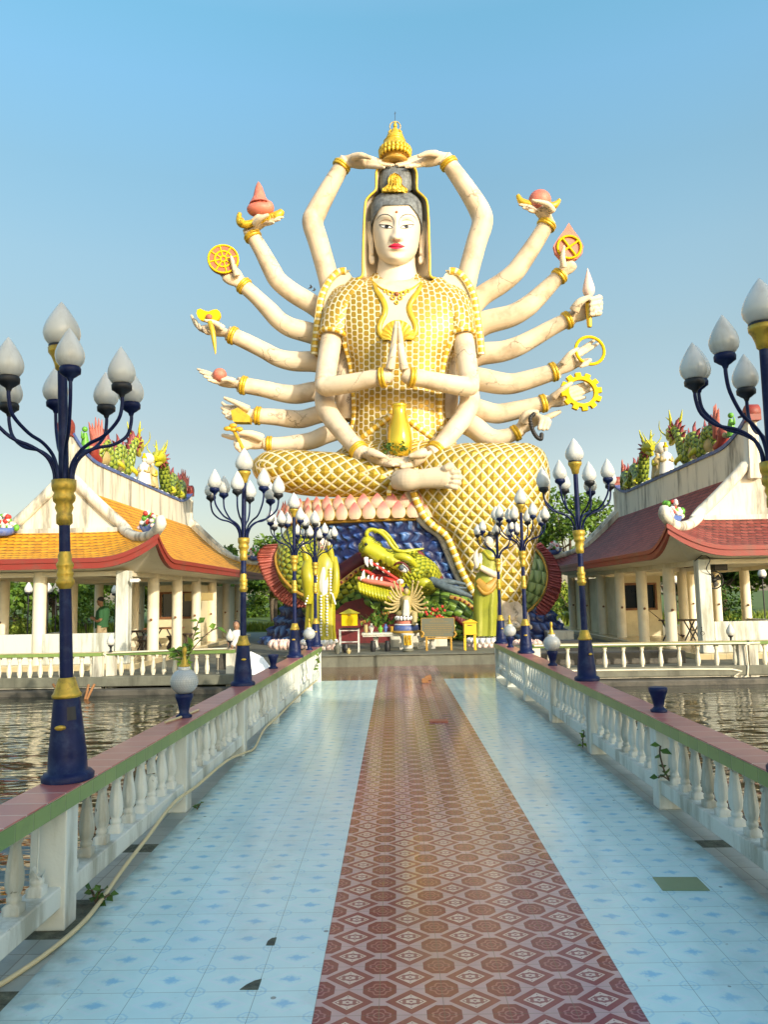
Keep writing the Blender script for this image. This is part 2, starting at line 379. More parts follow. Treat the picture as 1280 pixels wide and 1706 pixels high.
def _plaintile(k, c1, c2, tx, ty, rough=.25, groutc=(.12, .12, .1), gw=.007):
    m, g = base(k, rough)
    x, y, z = g.sep(g.pos())
    a = (x+z*0)/tx; b_ = y/ty
    cx = .5-abs(a.fr()-.5); cy = .5-abs(b_.fr()-.5)
    w_ = g.white(g.comb(a.fl(), b_.fl(), 1.0)); n = g.noise(g.pos(), 4, 5)
    c = g.mix(w_*.6+n*.4, g.rgb(c1), g.rgb(c2))
    c = g.mix(g.sstep(g.noise(g.pos(), 2.5, 6, .7), .5, .78)*.5, c, g.rgb([q*.4 for q in c1]))
    gr = g.sstep((cx*tx).mi(cy*ty), .0, gw)
    c = g.mix((1-gr)*.8, c, g.rgb(groutc))
    g.out(c, gr, .3, .006)
    MT[k] = m
_plaintile('cap_red', (.36, .10, .085), (.52, .19, .15), 9.0, .24, .3, (.62, .50, .42), .012)
_plaintile('cap_green', (.13, .22, .055), (.22, .31, .085), 90.0, .20, .3, (.10, .14, .06))
_plaintile('brown_tile', (.13, .055, .028), (.22, .10, .05), .42, .42, .15, (.35, .3, .24))
_plaintile('grey_tile', (.20, .24, .22), (.34, .38, .35), .30, .24, .4)
_plaintile('cream_tile', (.50, .40, .22), (.62, .50, .28), .4, .4, .2)
def _water():
    m, g = base('dark_pond_water', .03, 0, .5)
    p = g.scale(g.pos(), (.8, 2.0, 1))
    h = g.noise(p, 1.0, 2, .5)+g.noise(p, 3.6, 2)*.14
    g.out(g.mix(g.noise(g.pos(), .2, 3), g.rgb((.010, .014, .010)), g.rgb((.012, .018, .012))), h, .5, .11)
    g.b.inputs['Specular Tint'].default_value = (.72, .90, .80, 1)
    MT['water'] = m
_water()
def _globeglass():
    m, g = base('ribbed_frosted_globe', .25, 0, .5)
    u, v, _ = g.sep(g.uv())
    r = abs((v/.022).fr()-.5).mx(abs((u/.026).fr()-.5))
    n = g.noise(g.pos(), 8, 4)
    c = g.mix(g.sstep(r, .3, .5)*.7, g.rgb((.46, .48, .46)), g.rgb((.30, .31, .30)))
    c = g.mix(g.sstep(n, .5, .75)*.5, c, g.rgb((.42, .40, .32)))
    g.out(c, r, .5, .004)
    MT['ribglobe'] = m
_globeglass()
# ------------------------------------------------------------------ mesh helpers
def cr(pts, sub):
    """Catmull-Rom through tuples of any length."""
    if sub <= 1: return [tuple(p) for p in pts]
    out = []
    n = len(pts)
    for i in range(n-1):
        p0, p1, p2, p3 = pts[max(i-1, 0)], pts[i], pts[i+1], pts[min(i+2, n-1)]
        for k in range(sub):
            t = k/sub
            out.append(tuple(.5*(2*b+(c-a)*t+(2*a-5*b+4*c-d)*t*t+(-a+3*b-3*c+d)*t**3) for a, b, c, d in zip(p0, p1, p2, p3)))
    out.append(tuple(pts[-1])); return out
class MB:
    def __init__(s): s.v = []; s.f = []; s.u = []; s.sm = []; s.at = None
    def face(s, idx, uv=None, smooth=True):
        s.f.append(tuple(idx)); s.u.append(uv or [(0, 0)]*len(idx)); s.sm.append(smooth)
    def grid(s, rows, closed=False, uv=None, smooth=True, flip=False):
        b = len(s.v); n = len(rows[0])
        for r in rows: s.v.extend(Vector(q) for q in r)
        if uv is None:
            us = []; 
            for r in rows:
                a = [0.0]
                for i in range(1, n+1): a.append(a[-1]+(Vector(r[i % n])-Vector(r[i-1])).length)
                us.append([q-a[-1]/2 for q in a])
            vs = [[0.0]*(n+1)]
            for k in range(1, len(rows)):
                L = sum((Vector(rows[k][i])-Vector(rows[k-1][i])).length for i in range(n))/n
                vs.append([vs[-1][0]+L]*(n+1))
            uv = [[(us[k][i], vs[k][i]) for i in range(n+1)] for k in range(len(rows))]
        m = n if closed else n-1
        for k in range(len(rows)-1):
            for i in range(m):
                j = (i+1) % n
                q = [b+k*n+i, b+k*n+j, b+(k+1)*n+j, b+(k+1)*n+i]
                t = [uv[k][i], uv[k][i+1], uv[k+1][i+1], uv[k+1][i]]
                if flip: q.reverse(); t.reverse()
                s.face(q, t, smooth)
        return b
    def fan(s, row, smooth=False, rev=False):
        b = len(s.v); s.v.extend(Vector(q) for q in row)
        idx = list(range(b, b+len(row)))
        if rev: idx.reverse()
        s.face(idx, None, smooth)
    def loft(s, rings, caps=True, smooth=True):
        s.grid(rings, True, None, smooth)
        if caps:
            s.fan(rings[0], False, True); s.fan(rings[-1], False, False)
        return s
    def sweep(s, pts, rad, n=12, sub=4, sx=1, sy=1, up=None, caps=True, smooth=True, closed=False):
        """tube through 3-D points; rad is a number or a list (one per point); sx along 'up' side, sy across."""
        if not isinstance(rad, (list, tuple)): rad = [rad]*len(pts)
        if not isinstance(sx, (list, tuple)): sx = [sx]*len(pts)
        q = cr([(*p, r, k) for p, r, k in zip(pts, rad, sx)], sub)
        C = [Vector(t[:3]) for t in q]; rr = [t[3] for t in q]; kk = [t[4] for t in q]
        N = len(C); rings = []
        u = None
        for i in range(N):
            t = (C[min(i+1, N-1)]-C[max(i-1, 0)]).normalized()
            if u is None:
                a = Vector(up) if up is not None else (Vector((0, -1, 0)) if abs(t.y) < .9 else Vector((0, 0, 1)))
                u = (a-t*a.dot(t)).normalized()
            else:
                if up is not None:
                    a = Vector(up); w_ = a-t*a.dot(t)
                    u = w_.normalized() if w_.length > .05 else (u-t*u.dot(t)).normalized()
                else: u = (u-t*u.dot(t)).normalized()
            v = t.cross(u)
            rings.append([C[i]+(u*math.cos(2*pi*k/n)*kk[i]+v*math.sin(2*pi*k/n)*sy)*rr[i] for k in range(n)])
        s.loft(rings, caps, smooth); return s
    def lathe(s, prof, n=16, o=(0, 0, 0), axis=None, smooth=True, sx=1, sy=1, rot=0, caps=True):
        o = Vector(o)
        if axis is None: X, Y, Z = Vector((1, 0, 0)), Vector((0, 1, 0)), Vector((0, 0, 1))
        else:
            Z = Vector(axis).normalized(); X = Z.orthogonal().normalized(); Y = Z.cross(X)
        rings = [[o+X*(r*math.cos(2*pi*k/n+rot)*sx)+Y*(r*math.sin(2*pi*k/n+rot)*sy)+Z*z for k in range(n)] for r, z in prof]
        s.grid(rings, True, None, smooth)
        if caps:
            if prof[0][0] > 1e-4: s.fan(rings[0], False, True)
            if prof[-1][0] > 1e-4: s.fan(rings[-1], False, False)
        return s
    def ell(s, c, r, n=14, m=9, rot=None):
        c = Vector(c); rings = []
        if not isinstance(r, (tuple, list)): r = (r, r, r)
        for j in range(m+1):
            a = -pi/2+pi*j/m
            q = [Vector((math.cos(a)*math.cos(2*pi*k/n)*r[0], math.cos(a)*math.sin(2*pi*k/n)*r[1], math.sin(a)*r[2])) for k in range(n)]
            if rot: q = [rot @ p for p in q]
            rings.append([c+p for p in q])
        s.grid(rings, True); return s
    def ring(s, c, axis, R_, r, n=28, k=8, sx=1, sy=1):
        Z = Vector(axis).normalized(); X = Z.orthogonal().normalized()
        if abs(Z.y) > .7: X = (Vector((1, 0, 0))-Z*Z.x).normalized()
        Y = Z.cross(X); c = Vector(c); rows = []
        for i in range(n+1):
            a = 2*pi*i/n; d = X*math.cos(a)*sx+Y*math.sin(a)*sy; o = c+d*R_
            rows.append([o+(d.normalized()*math.cos(2*pi*j/k)+Z*math.sin(2*pi*j/k))*r for j in range(k)])
        s.grid(rows, True); return s
    def box(s, lo, hi):
        x0, y0, z0 = lo; x1, y1, z1 = hi
        c = [(x0, y0, z0), (x1, y0, z0), (x1, y1, z0), (x0, y1, z0), (x0, y0, z1), (x1, y0, z1), (x1, y1, z1), (x0, y1, z1)]
        return s.hexa(c)
    def hexa(s, c):
        b = len(s.v); s.v.extend(Vector(q) for q in c)
        for q in ((0, 3, 2, 1), (4, 5, 6, 7), (0, 1, 5, 4), (1, 2, 6, 5), (2, 3, 7, 6), (3, 0, 4, 7)):
            p = [Vector(c[i]) for i in q]
            a, d = (p[1]-p[0]).length, (p[3]-p[0]).length
            s.face([b+i for i in q], [(0, 0), (a, 0), (a, d), (0, d)], False)
        return s
    def prism(s, out, vec, smooth=False):
        vec = Vector(vec); a = [Vector(p) for p in out]; b_ = [p+vec for p in a]
        s.fan(a, smooth); s.fan(b_, smooth, True)
        s.grid([a, b_], True, None, False, True); return s
    def quad(s, c, x, y):
        b = len(s.v); s.v += [c-x-y, c+x-y, c+x+y, c-x+y]
        s.face((b, b+1, b+2, b+3), [(0, 0), (1, 0), (1, 1), (0, 1)], False)
    def leaf(s, c, d, nrm, L, W):
        """pointed leaf of two faces"""
        d = d.normalized(); sd = d.cross(nrm).normalized()*W; b = len(s.v); up = nrm.normalized()*W*.35
        s.v += [c, c+d*L*.45+sd+up, c+d*L, c+d*L*.45-sd+up]
        s.face((b, b+1, b+2), [(0, 0)]*3, False); s.face((b, b+2, b+3), [(0, 0)]*3, False)
ORG = {}
def empty(name, loc, label, cat, group=None, kind=None):
    o = bpy.data.objects.new(name, None); COL.objects.link(o); o.location = loc; o.empty_display_size = .2
    ORG[o] = Vector(loc); return tag(o, label, cat, group, kind)
def tag(o, label=None, cat=None, group=None, kind=None):
    if label: o['label'] = label
    if cat: o['category'] = cat
    if group: o['group'] = group
    if kind: o['kind'] = kind
    return o
def link(name, mb, m, parent=None, label=None, cat=None, group=None, kind=None, bevel=0, remesh=0, sub=0, loc=None):
    if parent is not None: og = ORG[parent]
    elif loc is not None: og = Vector(loc)
    else:
        xs = [v.x for v in mb.v]; ys = [v.y for v in mb.v]
        og = Vector(((min(xs)+max(xs))/2, (min(ys)+max(ys))/2, min(v.z for v in mb.v)))
    me = bpy.data.meshes.new(name)
    me.from_pydata([v-og for v in mb.v], [], mb.f)
    uvl = me.uv_layers.new(name='UVMap')
    k = [c for q in mb.u for t in q for c in t]
    uvl.data.foreach_set('uv', k)
    me.polygons.foreach_set('use_smooth', mb.sm)
    if mb.at:
        a = me.attributes.new('relief', 'FLOAT', 'POINT'); a.data.foreach_set('value', mb.at)
    me.materials.append(MT[m] if isinstance(m, str) else m)
    me.validate(); me.update()
    o = bpy.data.objects.new(name, me); COL.objects.link(o)
    if parent is not None: o.parent = parent
    else: o.location = og
    ORG[o] = og
    if bevel:
        x = o.modifiers.new('bevel', 'BEVEL'); x.width = bevel; x.segments = 2; x.limit_method = 'ANGLE'
    if remesh:
        x = o.modifiers.new('remesh', 'REMESH'); x.mode = 'VOXEL'; x.voxel_size = remesh; x.use_smooth_shade = True
        y = o.modifiers.new('smooth', 'SMOOTH'); y.factor = .5; y.iterations = 3
    if sub:
        x = o.modifiers.new('sub', 'SUBSURF'); x.levels = sub; x.render_levels = sub
    return tag(o, label, cat, group, kind)
KIDS = {}
def copy_tree(o, parent=None):
    c = o.copy(); COL.objects.link(c)
    if parent is not None: c.parent = parent
    for ch in list(o.children): copy_tree(ch, c)
    return c
def dup(o, loc, label=None, rz=0, tilt=0, group=None, scale=None):
    c = copy_tree(o); c.location = loc; c.rotation_euler = (0, tilt, rz)
    if label: c['label'] = label
    if group: c['group'] = group
    if scale: c.scale = (scale,)*3 if not isinstance(scale, tuple) else scale
    ORG[c] = Vector(loc); return c
def W(px, py, D): return at(px, py, D)
def sph(u): return Vector((math.cos(u), math.sin(u), 0))
def rdir():
    while True:
        v = Vector((rnd.uniform(-1, 1), rnd.uniform(-1, 1), rnd.uniform(-1, 1)))
        if .05 < v.length < 1: return v.normalized()
# ------------------------------------------------------------------ setting
def sheet(mb, x0, y0, x1, y1, z):
    mb.grid([[(x0, y0, z), (x1, y0, z)], [(x0, y1, z), (x1, y1, z)]], smooth=False)
m = MB(); sheet(m, -900, -60, 900, 900, -.30); link('pond_water', m, 'water', kind='structure', loc=(0, 0, -.30))
m = MB(); m.grid([[(x, y, (.02 if y < 60 else .5)+.25*mn.noise(Vector((x*.05, y*.05, 0)))) for x in range(-300, 301, 15)] for y in (46, 50, 60, 90, 200, 700)])
m.grid([[(x, 46, .02+.25*mn.noise(Vector((x*.05, 2.3, 0)))) for x in range(-300, 301, 15)], [(x, 45.4, -.6) for x in range(-300, 301, 15)]], flip=True)
link('far_bank_ground', m, 'grass', kind='structure', loc=(0, 50, 0))
# bridge deck with its tile fields
def Xl(D): return -1.985+.0205*(D-5)      # inner edge of the left cap
def Xr(D): return 2.32
m = MB(); m.hexa([(-2.4, -3, -.35), (3.0, -3, -.35), (3.0, 22.03, -.35), (-2.1, 22.03, -.35), (-2.4, -3, -.004), (3.0, -3, -.004), (3.0, 22.03, -.004), (-2.1, 22.03, -.004)])
link('bridge_deck', m, 'darkstone', kind='structure', loc=(0, 0, 0))
holes_l = [(3.83, 4.56), (4.68, 5.35)]
m = MB(); sheet(m, -1.93, -2.8, -.418, 18.53, .003); sheet(m, 1.121, -2.8, 2.31, 18.53, .003)
link('blue_tile_walkway', m, 'bluetile', kind='structure', loc=(0, 0, 0))
m = MB()
for y0, y1 in ((-2.8, 3.9), (4.15, 4.75), (5.35, 6.3), (6.5, 18.53)): sheet(m, -2.3, y0, -1.93, y1, .001)
for y0, y1 in ((-2.8, 4.32), (4.85, 6.2), (6.38, 18.53)): sheet(m, 2.31, y0, 2.9, y1, .001)
link('edge_tile_strip', m, 'grey_tile', kind='structure', loc=(0, 0, 0))
m = MB(); sheet(m, -2.3, -2.8, 2.95, 18.53, -.0005); link('bare_screed_under_tiles', m, 'dirtfloor', kind='structure', loc=(0, 0, 0))
m = MB(); sheet(m, -.418, -2.8, 1.121, 22.03, .004); link('maroon_tile_strip', m, 'redtile', kind='structure', loc=(0, 0, 0))
m = MB(); sheet(m, -2.2, 18.53, -.418, 22.03, .002); sheet(m, 1.121, 18.53, 3.0, 22.03, .002); link('brown_tile_landing', m, 'brown_tile', kind='structure', loc=(0, 0, 0))
m = MB(); m.box((-3.1, 22.03, -.6), (4.4, 37, .30)); link('statue_platform', m, 'stone', kind='structure', bevel=.02)
m = MB(); m.box((-3.12, 21.97, .30), (4.42, 25.5, .33)); link('platform_edge_paving', m, 'stone', kind='structure', bevel=.012)
# mismatched and broken tiles
def tile_piece(name, pts, z, mm, label, cat='tile', t=.004):
    q = [atz(px, py, z) for px, py in pts]; mb = MB(); mb.prism(q, (0, 0, t)); return link(name, mb, mm, None, label, cat)
tile_piece('replacement_tile', [(1105, 1484), (1184, 1484), (1162, 1462), (1088, 1462)], .004, 'greentile', 'sage green replacement tile set among the pale blue tiles')
tile_piece('tile_patch', [(399, 1649), (430, 1649), (436, 1631), (424, 1634), (410, 1641)], .004, 'dirtfloor', 'dark grey wedge of missing tile corner nearest the bottom of the picture', 'broken tile', .002)
tile_piece('tile_patch', [(443, 1575), (457, 1575), (461, 1562), (453, 1563), (446, 1568)], .004, 'dirtfloor', 'smaller dark wedge of missing tile corner beside the maroon strip', 'broken tile', .002)
tile_piece('floor_slot_cover', [(716, 1204), (747, 1204), (746, 1200), (716, 1200)], .006, 'brickred', 'narrow brown slab lying across the maroon tile strip', 'slab', .02)
m = MB()
for a, b_ in ((709, 1137), (714, 1133)):
    p = atz(a, b_, .01); m.hexa([p+Vector((-.08, -.05, 0)), p+Vector((.07, -.06, 0)), p+Vector((.07, .06, 0)), p+Vector((-.06, .05, 0)), p+Vector((-.08, -.05, .09)), p+Vector((.07, -.06, .07)), p+Vector((.05, .06, .12)), p+Vector((-.06, .05, .06))])
link('brick_piece', m, 'stick', None, 'small orange brick piece on the far end of the maroon strip', 'brick')

# ------------------------------------------------------------------ balustrades of the bridge
def baluster_mb(mb, p, h0, h1, scale=1.0, broken=None):
    """p on the beam; z from h0 to h1; broken: (lo, hi) fraction kept"""
    prof = [(.052, 0), (.052, .10), (.036, .125), (.044, .15), (.044, .19), (.034, .215), (.047, .27), (.056, .36), (.054, .46), (.044, .60), (.033, .74), (.031, .80), (.044, .83), (.044, .87), (.034, .89), (.048, .925), (.050, 1.0)]
    Hh = h1-h0
    def one(lo, hi):
        rr = [(r*scale, z) for r, z in prof if lo <= z <= hi]
        rings = []
        for r, z in rr:
            sq = z <= .10 or z >= .92; n = 24
            row = []
            for k in range(n):
                a = 2*pi*k/n+pi/4
                q = r*(1.0 if not sq else 1/max(abs(math.cos(a-pi/4)), abs(math.sin(a-pi/4)))*.94)
                if .22 < z < .80: q *= 1+.075*math.cos(a*8)
                jz = 0
                if broken and (z == rr[-1][1] and hi < 1 or z == rr[0][1] and lo > 0): jz = .03*math.sin(a*3+p[0]*9+p[1]*5)
                row.append((p[0]+q*math.cos(a-pi/4), p[1]+q*math.sin(a-pi/4), p[2]+h0+z*Hh+jz))
            rings.append(row)
        mb.loft(rings)
    if broken:
        for lo, hi in broken: one(lo, hi)
        mb.sweep([(p[0], p[1], p[2]+h0+.05*Hh), (p[0]+.004, p[1], p[2]+h0+.95*Hh)], .006, 6, 1)
    else: one(0, 1)
def bridge_rail(name, Xi, side, D0, D1, posts, label, skip):
    root = empty(name, (Xi(9), 9, 0), label, 'balustrade')
    o = -1 if side < 0 else 1
    def P3(D, off, z): return Vector((Xi(D)+o*off, D, z))
    def beam(nm, o0, o1, z0, z1, mm, bev=.008):
        mb = MB(); c = [P3(D0, o0, z0), P3(D0, o1, z0), P3(D1, o1, z0), P3(D1, o0, z0), P3(D0, o0, z1), P3(D0, o1, z1), P3(D1, o1, z1), P3(D1, o0, z1)]
        if o < 0: c = [c[1], c[0], c[3], c[2], c[5], c[4], c[7], c[6]]
        mb.hexa(c); return link(nm, mb, mm, root, bevel=bev)
    beam('cap_core', .006, .264, .715, .806, 'white', .004)
    beam('cap_side_tiles', 0, .006, .708, .803, 'cap_green', .002)
    beam('cap_top_tiles', .001, .268, .806, .815, 'cap_red', .003)
    beam('outer_cap_edge', .264, .270, .715, .806, 'marble', .002)
    beam('bottom_beam', .045, .215, .13, .255, 'white', .01)
    for D in posts:
        mb = MB(); c = [P3(D-.085, .02, 0), P3(D-.085, .24, 0), P3(D+.085, .24, 0), P3(D+.085, .02, 0)]
        if o < 0: c = [c[1], c[0], c[3], c[2]]
        mb.hexa(c+[q+Vector((0, 0, .715)) for q in c]); link('post', mb, 'white', root, bevel=.008)
    k = 0
    for a, b_ in zip(posts[:-1], posts[1:]):
        n = 9
        for i in range(n):
            D = a+.085+(b_-a-.17)*(i+.5)/n; mb = MB(); k += 1
            if D < 1.0: continue
            baluster_mb(mb, P3(D, .13, 0), .255, .715, .92, skip.get((round(a, 1), i)))
            ob = link('baluster', mb, 'white', root, label='broken baluster showing its iron rod' if skip.get((round(a, 1), i)) else None)
    return root
left_posts = [-.2, 2.4, 4.95, 7.5, 10.03, 12.5, 14.9, 16.8, 18.4]
right_posts = [0, 2.48, 4.92, 7.34, 9.78, 12.15, 14.55, 16.75, 18.5]
bridge_rail('bridge_balustrade', Xl, -1, -2.0, 18.5, left_posts, 'white bridge balustrade with red tiled top carrying the cream hose, left side of the walkway',
            {(5.0, 0): [(0, .22), (.88, 1)], (5.0, 1): [(0, .8), (.9, 1)], (2.4, 8): [(0, .3), (.9, 1)], (5.0, 6): [(0, .5), (.56, 1)]})
bridge_rail('bridge_balustrade', Xr, 1, -2.0, 18.6, right_posts, 'white bridge balustrade with a row of cracked balusters, right side of the walkway',
            {(4.9, 2): [(0, .84), (.9, 1)], (4.9, 1): [(0, .86), (.9, 1)], (4.9, 3): [(0, .8), (.88, 1)], (4.9, 0): [(0, .82), (.9, 1)], (7.3, 1): [(0, .84), (.9, 1)], (7.3, 2): [(0, .8), (.9, 1)], (2.5, 8): [(0, .8), (.9, 1)]})

# ------------------------------------------------------------------ lamps
def tear(mb, c, r, h, n=20):
    prof = [(r*.55, 0), (r*.74, h*.05), (r*.93, h*.15), (r, h*.27), (r*.965, h*.38), (r*.82, h*.53), (r*.60, h*.68), (r*.36, h*.83), (r*.15, h*.94), (.002, h)]
    return mb.lathe(prof, n, c)
def make_lamp(label):
    t = empty('lamp_post', (0, 0, 0), label, 'street lamp', 'navy lamp posts along the bridge rails')
    mb = MB(); mb.lathe([(.155, 0), (.158, .03), (.14, .05), (.118, .055), (.113, .16), (.112, .19), (.108, .20), (.082, .47), (.078, .50)], 28); bs = link('base', mb, 'navy', t)
    mb = MB(); mb.ell((-.02, -.098, .33), (.034, .012, .016)); link('badge', mb, 'gold2', bs)
    mb = MB(); mb.lathe([(.078, .50), (.088, .505), (.090, .52), (.078, .535), (.066, .57), (.052, .62), (.046, .625)], 24); link('collar', mb, 'gold2', t)
    mb = MB(); mb.lathe([(.041, .60), (.036, 1.25), (.032, 1.9), (.030, 2.62)], 18); link('pole', mb, 'navy', t)
    mb = MB(); mb.lathe([(.037, 1.18), (.056, 1.21), (.058, 1.235), (.046, 1.25), (.052, 1.27), (.052, 1.285), (.044, 1.30), (.054, 1.325), (.054, 1.34), (.040, 1.36), (.044, 1.39), (.034, 1.42)], 20); link('ornament', mb, 'gold2', t)
    mb = MB(); mb.lathe([(.033, 1.585), (.050, 1.60), (.050, 1.655), (.044, 1.665), (.058, 1.70), (.050, 1.725), (.068, 1.745), (.071, 1.775), (.060, 1.795), (.072, 1.815), (.076, 1.84), (.076, 1.88), (.03, 1.885)], 22); link('capital', mb, 'gold2', t)
    for k in range(8):
        a = k*pi/4+.30; d = Vector((math.cos(a), math.sin(a), 0)); q = (0, .05, .1, .02, .08, .03, .09, .04)[k]
        mb = MB(); rr = .43+.02*(k % 3)
        mb.sweep([d*.055+Vector((0, 0, 1.86)), d*.06+Vector((0, 0, 1.94)), d*.10+Vector((0, 0, 2.03)), d*.19+Vector((0, 0, 2.095)), d*.31+Vector((0, 0, 2.125+q*.3)), d*(rr-.03)+Vector((0, 0, 2.19+q)), d*rr+Vector((0, 0, 2.29+q)), d*rr+Vector((0, 0, 2.36+q))], .0115, 8, 4)
        ar = link('arm', mb, 'navy', t)
        c = d*rr+Vector((0, 0, 2.36+q))
        mb = MB(); mb.lathe([(.014, -.03), (.02, -.012), (.038, 0), (.052, .012), (.062, .018), (.064, .045), (.058, .058), (.04, .06)], 18, c); link('cup', mb, 'black' if k % 2 else 'navy', ar)
        mb = MB(); tear(mb, c+Vector((0, 0, .056)), .087, .245); link('globe', mb, 'lampglass', ar)
    mb = MB(); mb.lathe([(.030, 2.60), (.044, 2.615), (.050, 2.65), (.068, 2.70), (.086, 2.725), (.088, 2.755), (.06, 2.757)], 20); link('top_cup', mb, 'gold2', t)
    mb = MB(); mb.lathe([(.082, 2.757), (.085, 2.772), (.07, 2.773)], 20); link('gasket', mb, 'black', t)
    mb = MB(); tear(mb, (0, 0, 2.772), .118, .30, 24); link('top_globe', mb, 'lampglass', t)
    return t
ZT = .815
spots = [(-2.125, 5.15, 'navy lamp post on the left rail, nearest to the viewer', -.036, .2), (-2.02, 10.45, 'navy lamp post on the left rail beside the near pavilion corner, second in its row', .006, .5),
         (-1.92, 15.1, 'navy lamp post in front of the green dragon tail, third on the left rail', 0, .1), (-1.84, 18.3, 'navy lamp post in front of the yellow robed attendant statue', 0, .35),
         (2.46, 5.0, 'navy lamp post on the right rail, partly cut off by the right picture edge', .0, .32), (2.48, 10.3, 'navy lamp post in front of the maroon roofed pavilion, second on the right rail', -.016, .6),
         (2.50, 15.1, 'navy lamp post in front of the jade green dragon coil, third on the right rail', .0, .05), (2.45, 18.2, 'navy lamp post beside the praying green attendant statue', -.01, .4)]
lamp0 = make_lamp(spots[0][2])
for i, (x, y, lb, tl, rz) in enumerate(spots):
    o = lamp0 if i == 0 else copy_tree(lamp0)
    o['label'] = lb; o.location = (x, y, ZT); o.rotation_euler = (0, tl, rz)
    if i in (0, 4): o.scale = (1.035,)*3

bs0 = [q for q in lamp0.children if q.name.startswith('base')][0]
m = MB(); o = Vector(lamp0.location)
def rp(a, r, z): return o+Matrix.Rotation(.2, 3, 'Z') @ Vector((math.sin(a)*r, -math.cos(a)*r, z))
m.grid([[rp(a*.12, .0955-.010*(z-.38)/.09, z) for a in range(0, 6)] for z in (.37, .41, .45)]); ORG[bs0] = o; st = link('sticker', m, 'black', bs0); st.rotation_euler = (0, 0, -.0)
def make_ball(label, globe=True):
    t = empty('ball_lamp', (0, 0, 0), label, 'ball lamp', 'small ball lamps on the bridge rails')
    mb = MB(); mb.lathe([(.075, 0), (.078, .02), (.055, .035), (.045, .05), (.055, .10), (.068, .15), (.085, .19), (.088, .225), (.07, .23)], 20); link('pedestal', mb, 'navy', t)
    if globe:
        mb = MB(); mb.lathe([(.05, .225)]+[(.135*math.cos(a), .345+.125*math.sin(a)) for a in [R(q) for q in range(-65, 76, 10)]]+[(.06, .468)], 32); link('globe', mb, 'ribglobe', t)
        mb = MB(); mb.lathe([(.058, .455), (.060, .48), (.05, .485)], 18); link('globe_neck', mb, 'lampglass', t)
        mb = MB(); mb.lathe([(.050, .484), (.054, .50), (.03, .52), (.034, .545), (.02, .56), (.016, .60), (.024, .625), (.022, .66), (.014, .675), (.002, .685)], 16); link('finial', mb, 'gold2', t)
    return t
ball0 = make_ball('ribbed ball lamp on the left rail beside the leafy sapling')
ball0.location = (-2.065, 7.72, ZT)
dup(ball0, (-1.86, 17.1, ZT), 'ribbed ball lamp at the feet of the yellow robed attendant statue', .4)
dup(ball0, (2.47, 12.45, ZT), 'ribbed ball lamp on the right rail, second nearest lamp with a gold finial there', .9)
dup(ball0, (2.45, 16.8, ZT), 'ribbed ball lamp on the right rail below the statue foot', .2)
st0 = make_ball('empty navy lamp pedestal without its globe on the left rail', False); st0.location = (-1.98, 12.8, ZT)
dup(st0, (2.48, 7.55, ZT), 'empty navy lamp pedestal without its globe on the near right rail')
# hose
def atx(px, py, X):
    d = ray(px, py); return Vector((0, 0, H))+d*(X/d.x)
hp = [atz(-60, 1672, .02), atz(0, 1640, .02), atz(75, 1590, .02), atz(135, 1540, .025)]
for px, py, X in ((168, 1500, -1.95), (205, 1447, -1.975), (243, 1398, -1.965), (289, 1338, -1.95), (328, 1309, -1.935), (377, 1268, -1.91), (408, 1254, -1.89), (424, 1246, -1.87), (440, 1215, -1.85), (462, 1195, -1.82), (495, 1162, -1.78), (528, 1133, -1.72)): hp.append(atx(px, py, X+.02))
m = MB(); m.sweep(hp, .014, 8, 5); link('hose', m, 'hose', None, 'cream plastic hose running along the foot of the left bridge balustrade', 'hose')
m = MB(); m.sweep([atz(275, 1203, .83), atz(300, 1195, .83), atz(330, 1183, .825)], .012, 8, 5); link('hose', m, 'hose', None, 'short bent piece of cream hose on the left rail by the ball lamp', 'hose')

# ------------------------------------------------------------------ terraces with their balustrades
def terrace(side, x0, x1):
    m = MB(); m.box((min(x0, x1), 19.35, -.13), (max(x0, x1), 43, .11)); link('terrace', m, 'stone', kind='structure', bevel=.02)
    m = MB(); m.box((min(x0, x1), 19.0, -.7), (max(x0, x1), 19.36, -.17)); link('terrace_footing', m, 'darkstone', kind='structure', bevel=.03)
terrace(-1, -16, -2.6); terrace(1, 16, 3.6)
def terr_rail(name, xa, xb, D, label, broken=()):
    root = empty(name, ((xa+xb)/2, D, -.3), label, 'balustrade', 'terrace balustrades in front of the pavilions')
    lo, hi = min(xa, xb), max(xa, xb); zt = .69; zb = -.01
    m = MB(); m.box((lo, D-.12, zt-.085), (hi, D+.12, zt)); link('cap', m, 'cap_green', root, bevel=.01)
    m = MB(); m.box((lo, D-.128, zt), (hi, D+.128, zt+.012)); link('cap_top', m, 'cream_tile', root, bevel=.004)
    m = MB(); m.box((lo, D-.10, zb-.15), (hi, D+.10, zb)); link('bottom_beam', m, 'plaster', root, bevel=.01)
    nb = max(1, round((hi-lo)/3.6)); L = (hi-lo)/nb
    for i in range(nb+1):
        x = lo+.1+(hi-lo-.2)*i/nb; m = MB(); m.box((x-.11, D-.108, zb-.25), (x+.11, D+.108, zt-.085)); link('post', m, 'plaster', root, bevel=.008)
    k = 0
    for i in range(nb):
        for j in range(11):
            x = lo+.1+(hi-lo-.2)*i/nb+.11+(L-.24)*(j+.5)/11; k += 1
            m = MB(); baluster_mb(m, (x, D, 0), zb, zt-.085, 1.05, broken and broken.get(k)); link('baluster', m, 'cream_col', root)
terr_rail('terrace_balustrade', -13.4, -7.25, 19.5, 'cream balustrade with green cap below the white parapet of the orange roofed pavilion')
terr_rail('terrace_balustrade', -7.2, -4.0, 19.7, 'cream balustrade with a white pipe in front of the orange roofed pavilion columns', {10: [(0, .25), (.85, 1)]})
